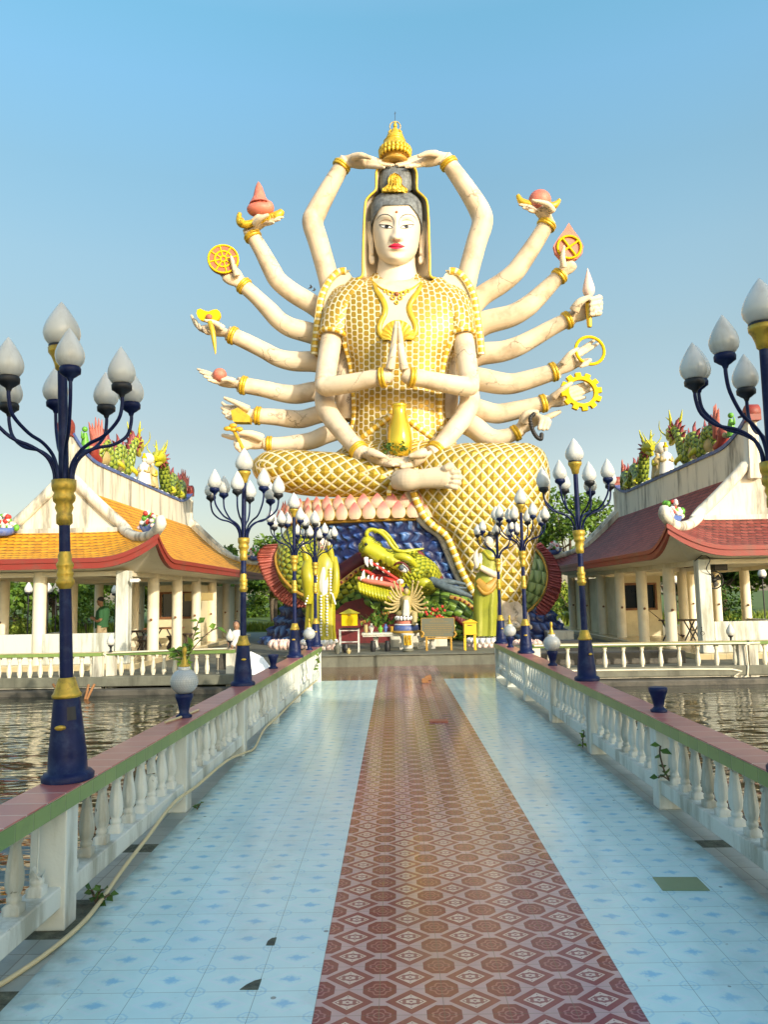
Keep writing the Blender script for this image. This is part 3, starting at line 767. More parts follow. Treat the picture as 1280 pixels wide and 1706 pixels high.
terr_rail('terrace_balustrade', 3.35, 8.6, 19.5, 'cream balustrade with green cap in front of the maroon roofed pavilion columns', {12: [(0, .35), (.85, 1)], 13: [(0, .9)]})
terr_rail('terrace_balustrade', 8.65, 13.4, 19.5, 'cream balustrade at the right picture edge below the white parapet')
m = MB(); m.sweep([(-4.1, 19.55, .73), (-7.12, 19.55, .67), (-7.16, 19.54, .59), (-7.16, 19.54, -.08), (-7.16, 19.5, -.18)], .02, 8, 3); m.sweep([(-4.1, 19.56, .07), (-7.1, 19.56, .05)], .02, 8, 2)
link('water_pipe', m, 'cream_col', None, 'white pipe bent along the left terrace balustrade and down its post', 'pipe')
m = MB(); m.sweep([(3.4, 19.34, .67), (8.50, 19.34, .64), (8.54, 19.34, .59), (8.54, 19.34, -.13), (8.2, 19.34, -.15), (8.18, 19.34, .02), (5, 19.34, .05), (3.5, 19.34, .05)], .022, 8, 3)
link('water_pipe', m, 'cream_col', None, 'white pipe running along the right terrace balustrade and back below it', 'pipe')
def small_lamp(loc, label):
    t = empty('rail_lamp', loc, label, 'small lamp', 'small drop lamps on the terrace rails'); x, y, z = loc
    m = MB(); m.lathe([(.05, 0), (.03, .03), (.02, .06), (.03, .12), (.07, .15), (.06, .17)], 14, loc); link('pedestal', m, 'black', t)
    m = MB(); tear(m, Vector(loc)+Vector((0, 0, .165)), .10, .30, 16); link('globe', m, 'lampglass', t)
    return t
small_lamp(at(184, 1086, 19.5), 'small white drop lamp on the rail below the orange roofed pavilion')
small_lamp(at(383, 1079, 19.5), 'small white drop lamp on the rail beside the seated person')
small_lamp(at(1219, 1070, 19.5), 'small white drop lamp on the right rail in front of the white parapet')
# sticks and the white board
for i, (a, b_, c) in enumerate((((88, 1140), (100, 1162), 'left'), ((147, 1141), (141, 1160), 'middle'), ((157, 1140), (144, 1160), 'right'))):
    m = MB(); m.sweep([at(a[0], a[1], 18.6), at((a[0]+b_[0])/2+1, (a[1]+b_[1])/2, 18.5), at(b_[0], b_[1]+6, 18.3)], .03, 7, 3)
    link('timber_stick', m, 'stick', None, 'orange brown stick leaning into the pond below the left balustrade, %s of three' % c, 'stick', 'sticks in the pond')
m = MB(); q = [[at(x, y, 18.4+k*.3)+Vector((0, 0, .04*math.sin(i*1.3))) for i, (x, y) in enumerate(r)] for k, r in enumerate(([(396, 1128), (415, 1128), (435, 1124), (452, 1122)], [(396, 1094), (418, 1088), (438, 1096), (451, 1110)]))]
m.grid(q); m.grid([[p+Vector((0, .05, -.02)) for p in r] for r in q], flip=True)
m.grid([q[1], [p+Vector((0, .05, -.02)) for p in q[1]]]); m.grid([q[0], [p+Vector((0, .05, -.02)) for p in q[0]]], flip=True)
link('white_panel', m, 'whiteplastic', None, 'curved white sheet lying behind the left rail at the end of the terrace', 'panel')
# ------------------------------------------------------------------ the many-armed statue
def lerp_tab(tab, y):
    for a, b_ in zip(tab[:-1], tab[1:]):
        if y <= b_[0]:
            t = max(0, min(1, (y-a[0])/(b_[0]-a[0]))); return [p+(q-p)*t for p, q in zip(a[1:], b_[1:])]
    return list(tab[-1][1:])
ST = empty('deity_statue', (0, 32.3, .3), 'huge seated white and gold statue with eighteen arms towering over the lotus pedestal', 'statue')
TD = 32.6
#        y    xl   xr   depth-half(m) exponent
TT = [(455, 622, 698, .80), (464, 612, 708, .95), (469, 588, 732, 1.15), (474, 566, 758, 1.35), (482, 554, 772, 1.5), (496, 546, 784, 1.75), (525, 540, 793, 1.9), (550, 546, 790, 1.95),
      (575, 562, 772, 1.9), (600, 578, 755, 1.8), (640, 584, 748, 1.65), (680, 586, 745, 1.6), (715, 580, 752, 1.7), (745, 570, 764, 1.8), (775, 566, 768, 1.8)]
def t_front(px, py, off=0):
    xl, xr, b_ = lerp_tab(TT, py); c = (xl+xr)/2; a = (xr-xl)/2
    q = min(1, abs((px-c)/a)); return TD-b_*(1-q**2.5)**(1/2.5)-off
def t_pt(px, py, off=0): return W(px, py, t_front(px, py, off))
m = MB(); rings = []
for py in range(455, 776, 5):
    xl, xr, b_ = lerp_tab(TT, py); c = (xl+xr)/2; a = (xr-xl)/2; r = []
    for k in range(64):
        t = 2*pi*k/64+pi/2; cs, sn = math.cos(t), math.sin(t)
        ex = 2/2.5
        r.append(W(c+a*math.copysign(abs(cs)**ex, cs), py, TD+b_*math.copysign(abs(sn)**ex, sn)))
    rings.append(r)
m.loft(rings[::-1]); link('robe', m, 'robe', ST)
# cape wings behind the shoulders
for s in (-1, 1):
    def mx(x): return x if s < 0 else 1326-x
    o = [(mx(x), y) for x, y in ((579, 450), (566, 451), (548, 467), (534, 493), (529, 525), (524, 560), (521, 588), (534, 592), (545, 578), (560, 560), (585, 540), (600, 480))]
    m = MB(); pts = [W(x, y, 32.3) for x, y in o]; m.prism(pts if s < 0 else pts[::-1], (0, .55, 0)); wg = link('cape_wing', m, 'robe', ST, bevel=.05)
    m = MB(); bp = [(mx(x), y) for x, y in ((577, 451), (564, 453), (548, 469), (536, 494), (531, 525), (526, 560), (523.5, 590))]
    m.sweep([W(x, y, 32.26) for x, y in bp], P(6.4, 32.2), 8, 5, sx=.5, up=(0, -1, 0)); link('cape_border', m, 'band', wg)
    m = MB()
    for k in (-6, 5.6): m.sweep([W(x+k*(1 if s > 0 else -1), y+(1 if k > 0 else -1)*0, 32.22) for x, y in bp], P(1.1, 32.8), 6, 5)
    link('cape_piping', m, 'ivory', wg)
# sleeves over the praying arms
for s in (-1, 1):
    def mx(x): return x if s < 0 else 1323-x
    m = MB(); m.sweep([W(mx(605), 490, 32.2), W(mx(574), 520, 31.9), W(mx(560), 548, 31.7), W(mx(556), 563, 31.6)], [P(34, 32), P(32, 32), P(28, 32), P(25, 32)], 28, 5); sv = link('sleeve', m, 'robe', ST)
    m = MB(); m.ring(W(mx(556), 562, 31.6), W(mx(556), 563, 31.6)-W(mx(560), 548, 31.7), P(25, 31.6), P(4, 31.6), 40, 8); link('sleeve_hem', m, 'band', sv)
    m = MB(); m.sweep([t_pt(mx(x), y, .03) for x, y in ((574, 570), (580, 590), (586, 620), (590, 660), (590, 695), (586, 715), (578, 735))], P(5, 31), 8, 5, sx=.6, up=(0, -1, 0)); link('robe_border', m, 'band', ST)
    m = MB(); m.sweep([t_pt(mx(x), y, .05) for x, y in ((592, 738), (612, 722), (634, 706), (650, 692), (656, 680))], P(5, 31), 8, 5, sx=.6, up=(0, -1, 0)); link('robe_border', m, 'band', ST)
# panel of skin beside the robe
    m = MB(); m.sweep([W(mx(578), 580, 32.4), W(mx(574), 640, 32.3), W(mx(578), 700, 32.3)], P(17, 32), 14, 4); link('side_panel', m, 'skin', ST)
# chest
CB = [(464, 617, 708), (475, 624, 702), (485, 628, 697), (495, 635, 690), (505, 640, 684), (515, 642, 682), (525, 640, 685), (535, 635, 690), (545, 632, 693), (555, 634, 691), (564, 642, 684)]
m = MB(); rows = []
for py in range(464, 565, 4):
    a, b_ = lerp_tab(CB, py); rows.append([t_pt(a+(b_-a)*k/14, py, .025) for k in range(15)])
m.grid(rows, flip=True); link('chest', m, 'skin', ST)
for j in (1, 2):
    m = MB(); m.sweep([t_pt(r[j], r[0], .05) for r in CB], [P(2.5+2.5*min(1, k/3), 31) for k in range(len(CB))], 8, 4, sx=.5, up=(0, -1, 0)); link('neckline_trim', m, 'gold', ST)
m = MB(); rows = []
for i in range(33):
    a = R(-15+210*i/32); rg = .05*abs(math.sin(i*pi/3)); rows.append([t_pt(663+math.cos(a)*q*27, 560-math.sin(a)*q*27+(8 if q < .5 else 4*(1-q)), .04+.10*q*(1.15-q)*2+rg*q) for q in (.05, .3, .55, .8, .95, 1)])
m.grid(rows, flip=True); link('shell_clasp', m, 'gold', ST)
m = MB(); m.sweep([t_pt(x, y, .05) for x, y in ((622, 470), (635, 480), (650, 486), (661, 488), (672, 486), (688, 480), (702, 470))], P(1.8, 31), 8, 5)
for x, y, r in ((650, 489, 4), (672, 489, 4), (655, 496, 3.4), (667, 496, 3.4), (661, 504, 2.6), (643, 485, 3), (679, 485, 3)): m.ring(t_pt(x, y, .07), (0, -1, 0), P(r, 31), P(1.3, 31), 14, 6)
nk = link('necklace', m, 'gold', ST); m = MB(); m.ell(t_pt(661, 490, .1), P(4, 31), 12, 8); link('pendant', m, 'dot', nk)
m = MB(); m.sweep([W(661, 492, 32.7), W(661, 475, 32.55), W(661, 460, 32.45), W(661, 440, 32.45), W(661, 420, 32.45)], [P(36, 32), P(45, 32), P(37, 32), P(33, 32), P(33, 32)], 28, 4); link('neck', m, 'face', ST)
# lap skirt
m = MB(); m.ell(W(664, 776, 31.7), (P(120, 31.7), 1.25, P(52, 31.7)), 40, 22); link('lap_skirt', m, 'lap_skirt', ST)

# ---- head
HD = 32.2
HT = [(316, 6, 4), (319, 18, 16), (324, 27, 27), (330, 34, 36), (340, 39, 45), (360, 40.5, 49), (385, 40, 49), (400, 38, 48), (412, 36, 47), (422, 33, 45), (430, 28.5, 42), (437, 22, 36), (442, 14, 26), (445.5, 4, 8)]
def g1(x, s): return math.exp(-(x/s)**2)
def face_bump(dx, py):
    p = 0
    if 352 < py < 404:
        t = max(0, min(1, (py-358)/37)); wd = 3.6+3.4*t**2
        n = 13*t**1.3+2.5*g1(py-362, 10)
        if py > 396: n *= max(0, 1-((py-396)/7)**2)
        p += n*g1(dx, wd)
        p += 4.5*g1(abs(dx)-7, 3.2)*g1(py-395, 4.5)
    p -= 4.0*g1(abs(dx)-17, 10)*g1(py-372, 8)
    p += 2.2*g1(abs(dx)-17, 9)*g1(py-377, 5.5)
    p += 1.6*g1(abs(dx)-19, 13)*g1(py-360, 6)
    p += 3.0*g1(dx, 12)*g1(py-408.5, 3)+3.4*g1(dx, 10)*g1(py-414, 3)-2.2*g1(dx, 12)*g1(py-411.3, 1.4)-1.5*g1(dx, 4)*g1(py-402.5, 2.5)
    p += 3.2*g1(dx, 12)*g1(py-431, 8)-1.6*g1(dx, 12)*g1(py-421, 4)
    p += 2.0*g1(abs(dx)-24, 10)*g1(py-396, 12)
    return p
def h_pt(dx, py, off=0):
    a, b_ = lerp_tab(HT, py); q = min(1, abs(dx)/max(a, .1))
    return W(661+dx, py, HD-P(b_*(1-q**2.3)**(1/2.3)+face_bump(dx, py)+off, HD))
m = MB(); rows = []
ys = [316, 318, 320]+[322+1.6*i for i in range(77)]+[445]
for py in ys:
    a, b_ = lerp_tab(HT, py); r = []
    for k in range(120):
        t = 2*pi*k/120; sn, cs = math.sin(t), math.cos(t); ex = 2/2.3
        dx = a*math.copysign(abs(sn)**ex, sn)
        if cs > 0: r.append(W(661+dx, py, HD-P(b_*abs(cs)**ex+face_bump(dx, py), HD)))
        else: r.append(W(661+dx, py, HD+P(b_*abs(cs)**ex, HD)))
    rows.append(r)
m.loft(rows[::-1]); HDO = link('head', m, 'face', ST)
def facepatch(name, cols, mm, off, ny=6):
    mb = MB(); mb.grid([[h_pt(x, a+(b_-a)*j/ny, off) for j in range(ny+1)] for x, a, b_ in cols]); return link(name, mb, mm, HDO)
for s in (-1, 1):
    ey = [(6.5, 378.8, 379.4), (10, 376.4, 380.2), (14, 375.4, 380.4), (18, 375.0, 380.0), (22, 374.8, 379.0), (26, 374.5, 376.8), (29, 373.8, 374.4)]
    c = [(s*x, a, b_) for x, a, b_ in ey]
    if s < 0: c = c[::-1]
    c = cr(c, 4)
    facepatch('eye', c, 'eyewhite', .5)
    mb = MB(); q = [(s*(16.5+math.cos(R(t))*3.6), 377.6+math.sin(R(t))*2.4) for t in range(0, 360, 20)]
    mb.v.append(h_pt(s*16.5, 377.6, 1.0)); mb.v += [h_pt(x, y, .8) for x, y in q]
    for i in range(18): mb.face((0, 1+i, 1+(i+1) % 18) if s > 0 else (0, 1+(i+1) % 18, 1+i))
    link('iris', mb, 'black', HDO)
    mb = MB(); mb.sweep([h_pt(s*x, y, .7) for x, y, _ in ey], [P(r, 31) for r in (.5, .9, 1.1, 1.1, 1.0, .9, .4)], 6, 4); mb.sweep([h_pt(s*x, y, .5) for x, _, y in ey], P(.45, 31), 6, 4); link('eyelid_line', mb, 'black', HDO)
    mb = MB(); mb.sweep([h_pt(s*x, y, .2) for x, y in ((4, 376), (4.6, 368), (7, 362.5), (12, 358.5), (18, 357), (25, 358), (30, 361.5), (34, 367))], [P(r, 31) for r in (.3, .5, .8, .9, .9, .9, .7, .3)], 6, 4); link('eyebrow', mb, 'hair', HDO)
    mb = MB(); mb.sweep([h_pt(s*x, y, .1) for x, y in ((8, 369), (13, 366.5), (19, 366), (25, 368), (29, 371))], P(.35, 31), 6, 4); link('eyelid_crease', mb, 'dot', HDO)
    # ear
    mb = MB(); ex = 661+s*41.5
    mb.sweep([W(ex, 378, 32.3), W(ex+s*3, 371, 32.3), W(ex+s*5, 380, 32.35), W(ex+s*3.5, 395, 32.3), W(ex+s*1.5, 412, 32.2), W(ex+s*1, 430, 32.15), W(ex-s*1, 438, 32.1), W(ex-s*3, 428, 32.1)], [P(r, 32) for r in (3, 4, 4.5, 4.5, 4.2, 4.2, 4, 2.5)], 12, 4)
    mb.sweep([W(ex, 378, 32.25), W(ex, 400, 32.2), W(ex, 424, 32.1)], P(4, 32), 10, 3); link('ear', mb, 'face', HDO, remesh=.03)
lp = [(-13.5, 410.2, 411.2), (-10, 408.2, 412.6), (-6, 406.2, 414), (-2.5, 405, 414.8), (0, 405.6, 415), (2.5, 405, 414.8), (6, 406.2, 414), (10, 408.2, 412.6), (13.5, 410.2, 411.2)]
facepatch('lips', cr(lp, 3), 'lips', .5, 8)
mb = MB(); mb.sweep([h_pt(x, 410.6+.5*math.cos(x*.35), .7) for x in range(-12, 13, 3)], P(.4, 31), 6, 3); link('mouth_line', mb, 'maroon', HDO)
mb = MB(); mb.ell(h_pt(0, 353.5, .2), (P(2.6, 31), P(1.4, 31), P(2.6, 31)), 12, 8); link('forehead_dot', mb, 'dot', HDO)
for s in (-1, 1):
    mb = MB(); mb.ell(h_pt(s*4.2, 399.5, -.2), (P(2, 31), P(1, 31), P(1, 31)), 10, 6); link('nostril', mb, 'dot', HDO)
# hair cap: follows the head, ends at the hairline
m = MB(); rows = []
for j in range(15):
    r = []
    for k in range(97):
        th = -pi+2*pi*k/96; ath = abs(th)
        hl = 341 if ath < .5 else (341+(ath-.5)/(1.35-.5)*34 if ath < 1.35 else 380+min(1, (ath-1.35)/.4)*30)
        py = 314.5+(hl-314.5)*j/14
        a, b_ = lerp_tab(HT, max(py, 317.5)); gr = 3.4*(1 if j < 13 else .75)+.7*math.sin(k*3.0)+(0 if py > 318 else -2)
        sn, cs = math.sin(th), math.cos(th); ex = 2/2.3
        r.append(W(661+(a+gr)*math.copysign(abs(sn)**ex, sn), py, HD-P((b_+gr)*math.copysign(abs(cs)**ex, cs), HD)))
    rows.append(r)
m.grid(rows, flip=False); link('hair', m, 'hair', HDO)
m = MB(); rows = []
for py, rx in ((321, 22), (316, 27), (305, 27.5), (292, 26.5), (283, 23), (278, 14), (276, 3)):
    rows.append([W(660+(rx+.6*math.sin(k*9))*math.cos(2*pi*k/60), py, 32.1+P((rx+.6*math.sin(k*9))*math.sin(2*pi*k/60), 32)) for k in range(60)])
m.loft(rows); link('topknot', m, 'hair', HDO)
# leaf-shaped gold crown ornament
m = MB(); rows = []
for py, hw in ((319, 22), (314, 21), (310, 15), (306, 11.5), (300, 12.5), (296, 11), (291, 7), (288, 1)):
    rows.append([W(658+hw*(q/8-1), py, 31.32+.012*abs(q-8)*hw/10-(.06 if (q % 3 == 1) else 0)) for q in range(17)])
m.grid(rows); m.grid([[p+Vector((0, .12, 0)) for p in r] for r in rows], flip=True)
for x, y, r in ((658, 300, 6), (658, 300, 3), (648, 313, 3.5), (668, 313, 3.5), (658, 313, 3.5), (640, 316, 2.5), (676, 316, 2.5)): m.ring(W(x, y, 31.22), (0, -1, 0), P(r, 31), P(1.1, 31), 14, 6)
link('crown_ornament', m, 'gold', HDO)
# veil: shell behind the head
VT = [(277, 22, .3), (281, 29, .6), (290, 32, .8), (308, 32, .9), (318, 33.5, .95), (326, 42, 1.1), (336, 49, 1.2), (360, 51.5, 1.3), (400, 53, 1.35), (440, 54, 1.35), (455, 54, 1.3), (462, 57, 1.2), (467, 68, 1.1)]
m = MB(); rows = []
vt = cr(VT, 4)
for y, hw, dp in vt: rows.append([W(660.5+hw*math.sin(R(t)), y, 31.75-.25*min(1, max(0, (y-330)/40))*0+dp*math.cos(R(t))) for t in range(-92, 93, 8)])
m.grid(rows); rows2 = [[p+(Vector((0, 32.0, p.z))-p).normalized()*-.10*Vector((1, 1, 0)).length/1.4 for p in r] for r in rows]
m.grid(rows2, flip=True)
m.grid([[a[0], b_[0]] for a, b_ in zip(rows, rows2)]); m.grid([[a[-1], b_[-1]] for a, b_ in zip(rows, rows2)], flip=True)
VE = link('veil', m, 'face', ST)
m = MB()
for k in (0, -1): m.sweep([(a[k]+b_[k])*.5 for a, b_ in zip(rows, rows2)], P(2.2, 31.8), 8, 1)
link('veil_edge', m, 'gold', VE)
m = MB()
for s in (-1, 1): m.sweep([W(661+s*52, 464, 32.5), W(661+s*63, 465, 32.5), W(661+s*70, 468, 32.6)], P(4.5, 32.5), 8, 3, sx=.7)
link('veil_fold', m, 'gold', VE)
# offering held above the head
m = MB(); m.lathe([(P(r, 32), P(z, 32)) for r, z in ((18, 0), (24, 2), (25, 5), (19, 8), (20, 12), (24, 13))], 32, W(658.5, 275, 32)); PT = link('lotus_throne', m, 'orange', ST)
m = MB()
for row, (zz, rr, n) in enumerate(((259, 25.5, 22), (253, 26.5, 24))):
    for k in range(n):
        a = 2*pi*(k+.5*row)/n; d = sph(a); c = W(658.5, zz, 32)+d*P(rr, 32)
        m.ell(c, (P(3.6, 32), P(3.6, 32), P(6, 32)), 8, 6)
link('lotus_petals', m, 'gold', PT)
m = MB(); m.lathe([(P(r, 32), P(z, 32)) for r, z in ((24, 18), (28, 21), (28, 24), (24, 27), (24, 30), (22, 33), (21, 38), (19, 42), (20, 43))], 32, W(658.5, 275, 32)); m.lathe([(P(25, 32), 0), (P(27, 32), .05), (P(25, 32), .1)], 32, W(658.5, 250, 32))
link('throne_tiers', m, 'gold', PT)
m = MB(); o = W(658.5, 240, 32)
m.lathe([(P(r, 32), P(z, 32)) for r, z in ((19, 0), (18.5, 3), (16, 6), (17, 8), (16, 11), (12, 14))], 28, o)
m.ell(W(658.5, 226, 31.9), (P(14.5, 32), P(10, 32), P(5, 32)), 20, 10)
m.sweep([W(658.5, 226, 32), W(658.5, 218, 32), W(658.5, 213, 32)], [P(10, 32), P(7, 32), P(3, 32)], 14, 4)
for s in (-1, 1): m.sweep([W(658.5+s*7, 217, 32), W(658.5+s*10, 221, 31.9), W(658.5+s*3, 225, 31.75)], P(2.2, 32), 8, 4)
m.ell(W(658.5, 209, 32), (P(3.6, 32), P(3.6, 32), P(4.6, 32)), 14, 10); m.ell(W(658.5, 204, 32), P(1.8, 32), 8, 6)
link('small_golden_figure', m, 'gold', ST)
m = MB(); m.ring(W(658.5, 211, 32.12), (0, -1, 0), P(9.5, 32), P(1.1, 32), 30, 8); link('halo_ring', m, 'ivory', ST)
m = MB(); m.sweep([W(658.5, 204, 32.2), W(658.5, 186, 32.2)], P(.5, 32), 6, 1); m.sweep([W(657, 190, 32.2), W(660, 188, 32.2)], P(.4, 32), 5, 1); link('lightning_rod', m, 'black', ST)

# ---- arms
def hand(mb, w, kn, sp, tips, thumb, fr=.075, pw=None, thick=.58, bend=0):
    """w wrist and kn knuckle centre as (px, py, D); sp half spread (dx, dy, dD in px); tips: 4 (px, py, D); thumb: list of points with px"""
    wv, kv = W(*w), W(*kn)
    D = kn[2]
    sv = (W(kn[0]+sp[0], kn[1]+sp[1], D)-W(kn[0], kn[1], D))+Vector((0, P(sp[2], D), 0))
    d = (kv-wv).normalized(); nrm = d.cross(sv).normalized()
    pw = sv.length*1.3; fr *= 1.3
    mb.sweep([wv-d*.25, wv, wv.lerp(kv, .5), kv, kv+d*.10], [pw*.62, pw*.66, pw*.95, pw*.98, pw*.7], 16, 4, sx=thick, up=nrm)
    for k, t in zip((-.80, -.27, .27, .80), tips):
        b_ = kv+sv*k-d*.08; tv = W(*t[:3]); L = (tv-b_).length
        if len(t) > 3: mid = [W(*t[3])]
        else: mid = [b_.lerp(tv, .33)+nrm*bend*L*.5, b_.lerp(tv, .68)+nrm*bend*L*.7]
        r = [fr*1.05, fr, fr*.92, fr*.6] if len(mid) == 2 else [fr*1.05, fr, fr*.65]
        mb.sweep([b_]+mid+[tv], r, 10, 4); mb.ell(tv, r[-1], 8, 6)
    tp = [W(*q) for q in thumb]
    mb.sweep(tp, [fr*1.6]+[fr*1.25]*(len(tp)-2)+[fr*.75], 10, 4); mb.ell(tp[-1], fr*.75, 8, 6)
def arm(path, hands, br, name='arm', label=None, vox=.036):
    mb = MB(); pts = [W(x, y, D) for x, y, D, r in path]
    mb.sweep(pts, [P(r*1.06, D) for x, y, D, r in path], 20, 5)
    hand(mb, *hands[0], **(hands[1] if len(hands) > 1 else {}))
    o = link(name, mb, 'skin', ST, label, remesh=vox)
    if br:
        (x, y, D, r), ax = br[:2]; axv = Vector(ax).normalized(); mb = MB(); c = W(x, y, D); n = br[2] if len(br) > 2 else 2
        for k in range(n): mb.ring(c+axv*P(4.6*(k-(n-1)/2), D), axv, P(r, D), P(2.9, D), 30, 8)
        link('bracelet', mb, 'gold', o)
    return o
def axis(a, b_): return W(*b_)-W(*a)
# raised pair
arm([(556, 500, 33.2, 18), (546, 458, 33.0, 17), (531, 405, 32.8, 17), (521, 372, 32.7, 17.5), (526, 356, 32.7, 17.5), (545, 320, 32.5, 15.5), (569, 279, 32.3, 13), (578, 268, 32.2, 13)],
    ((( 578, 268, 32.2), (607, 268, 32.0), (2, 6, 9), [(652, 274, 32.1), (656, 275, 31.8), (652, 276, 31.6), (640, 279, 31.4)], [(588, 262, 31.8), (602, 259, 31.5), (617, 263, 31.4)]), {'fr': .085}), ((569, 277, 32.3, 14), axis((560, 292, 32.3), (570, 277, 32.3))))
arm([(772, 500, 33.2, 18), (780, 458, 33.0, 17), (794, 405, 32.8, 17), (804, 372, 32.7, 17.5), (800, 352, 32.7, 17.5), (780, 318, 32.5, 15.5), (749, 274, 32.3, 13), (740, 263, 32.2, 13)],
    (((740, 263, 32.2), (709, 265, 32.0), (-2, 6, 9), [(664, 272, 32.1), (660, 274, 31.8), (664, 276, 31.6), (676, 278, 31.4)], [(728, 257, 31.8), (714, 256, 31.5), (698, 260, 31.4)]), {'fr': .085}), ((748, 273, 32.3, 14), axis((758, 288, 32.3), (747, 272, 32.3))))
# left fan, from the top
a1 = arm([(560, 540, 33.6, 18), (528, 512, 33.3, 16.5), (490, 489, 33.0, 16), (464, 468, 32.8, 15.5), (452, 448, 32.7, 15), (436, 418, 32.5, 13), (421, 393, 32.3, 12), (416, 383, 32.2, 12)],
    (((416, 383, 32.2), (436, 366, 31.9), (4, 4, 8), [(470, 357, 32.1), (471, 362, 31.8), (466, 366, 31.6), (456, 371, 31.4)], [(424, 374, 31.7), (434, 364, 31.4), (446, 358, 31.3)]),), ((421, 394, 32.3, 13), axis((430, 409, 32.3), (421, 393, 32.3))))
m = MB(); m.sweep([W(398, 358, 31.9), W(400, 370, 31.9), W(410, 374, 31.9), W(430, 369, 31.9), W(450, 364, 31.9), W(464, 358, 31.9), W(470, 351, 31.9)], [P(r, 32) for r in (4, 7, 7, 6, 8, 8, 5)], 14, 5); m.ell(W(399, 357, 31.9), P(4, 32), 10, 8)
for x, y in ((402, 367), (433, 368), (446, 363), (457, 359)): m.ring(W(x, y, 31.6), (0, -1, 0), P(4, 32), P(1, 32), 12, 6)
bw = link('gold_dish', m, 'gold', a1)
m = MB(); m.ell(W(433, 349, 31.9), (P(23, 32), P(17, 32), P(13, 32)), 24, 14); m.ell(W(447, 346, 31.9), (P(10, 32), P(12, 32), P(12, 32)), 16, 10)
m.lathe([(P(19, 32), 0), (P(17, 32), .1), (P(12, 32), .25), (P(9.5, 32), .5), (P(6, 32), .8), (P(3.2, 32), .95), (.01, 1.05)], 24, W(433, 341, 31.9), axis=(-.06, 0, 1)); m.sweep([W(432, 321, 31.9), W(428, 318, 31.9), W(425, 321, 31.9)], [P(3, 32), P(2, 32), P(1, 32)], 8, 3)
for k in range(14): a = 2*pi*k/14; m.sweep([W(433, 341, 31.9)+sph(a)*P(16, 32), W(432, 330, 31.9)+sph(a)*P(9.3, 32), W(431, 322, 31.9)+sph(a)*P(4, 32)], .05, 6, 3)
link('flame_jewel', m, 'pinkred', a1)
a2 = arm([(560, 570, 33.6, 18), (521, 556, 33.3, 17), (485, 546, 33.0, 16), (464, 533, 32.8, 15), (450, 518, 32.7, 14.5), (428, 496, 32.5, 12.5), (407, 477, 32.3, 12), (400, 470, 32.2, 12)],
    (((400, 470, 32.2), (381, 455, 32.1), (10, -8, 3), [(352, 438, 32.25), (358, 425, 32.25), (368, 418, 32.25), (380, 416, 32.25)], [(395, 460, 31.8), (390, 445, 31.7), (385, 428, 31.65)]), {'bend': 0}), ((406.5, 476.5, 32.3, 13), axis((415, 484, 32.3), (406, 476, 32.3))))
def disc(par, px, py, D, r, rin, mm, spokes, cross=None):
    m = MB(); m.lathe([(.01, -.08), (P(r, D), -.08), (P(r, D), .08), (.01, .08)], 40, W(px, py, D), axis=(.12, -1, .05), smooth=False); pl = link('plate', m, mm, par)
    m = MB(); ax = Vector((.12, -1, .05)).normalized(); c = W(px, py, D)+ax*.09
    for q in rin: m.ring(c, ax, P(q, D), P(1.9, D), 40, 6)
    X = (Vector((1, 0, 0))-ax*ax.x).normalized(); Y = ax.cross(X)
    for k in range(spokes):
        a = 2*pi*k/spokes+.25; d = X*math.cos(a)+Y*math.sin(a); m.sweep([c+d*P(5, D), c+d*P(rin[0], D)], P(1.4, D), 6, 1)
    link('wheel_rim', m, 'goldyellow', pl); return pl
disc(a2, 372, 433, 31.85, 27, (25.5, 14.5, 5), 'brickred', 8)
a3 = arm([(560, 612, 33.5, 18), (527, 603, 33.2, 17), (490, 602, 33.0, 16), (463, 596, 32.8, 14.5), (440, 584, 32.7, 13.5), (410, 569, 32.5, 13), (388, 559, 32.3, 12.5), (378, 555, 32.2, 12)],
    (((378, 555, 32.2), (350, 548, 32.0), (2, 4, 9), [(319, 526, 32.3, (330, 545, 32.3)), (325, 533, 32.0, (334, 549, 32)), (331, 541, 31.7, (338, 551, 31.7)), (338, 546, 31.5, (344, 554, 31.5))], [(372, 548, 31.7), (358, 538, 31.5), (342, 534, 31.4)]),), ((388, 559, 32.3, 13.5), axis((400, 563, 32.3), (388, 558, 32.3))))
m = MB(); o = [(327, 522), (328, 516), (333, 514), (340, 517), (347, 519), (354, 516), (361, 515), (366, 519), (367, 526), (364, 532), (356, 536), (345, 536), (334, 533), (329, 528)]
m.prism([W(x, y, 31.75) for x, y in o], (0, .18, 0)); ob = link('heart_plate', m, 'goldyellow', a3, bevel=.03); m = MB(); m.ell(W(348, 528, 31.72), (P(6, 32), .1, P(5, 32)), 14, 8); link('red_boss', m, 'brickred', ob)
m = MB(); m.sweep([W(349, 536, 31.35), W(354, 552, 31.3), W(357, 572, 31.3), W(359, 590, 31.3)], [P(4, 32), P(4.6, 32), P(3.4, 32), P(.8, 32)], 8, 3); link('dagger', m, 'gold', a3)
a4 = arm([(560, 652, 33.2, 17), (525, 652, 33.0, 16), (495, 657, 32.8, 15.5), (470, 655, 32.7, 14.5), (440, 648, 32.5, 13.5), (406, 642, 32.3, 13), (396, 641, 32.2, 12.5)],
    (((396, 641, 32.2), (368, 634, 32.0), (1, 4, 9), [(329, 615, 32.3), (333, 620, 32.0), (340, 627, 31.7), (347, 633, 31.5)], [(390, 636, 31.7), (380, 632, 31.5), (370, 633, 31.4)]),), ((406, 642, 32.3, 14), axis((420, 645, 32.3), (406, 642, 32.3))))
m = MB(); m.ell(W(366, 625, 31.85), P(12, 32), 20, 14); link('red_ball', m, 'pinkred', a4)
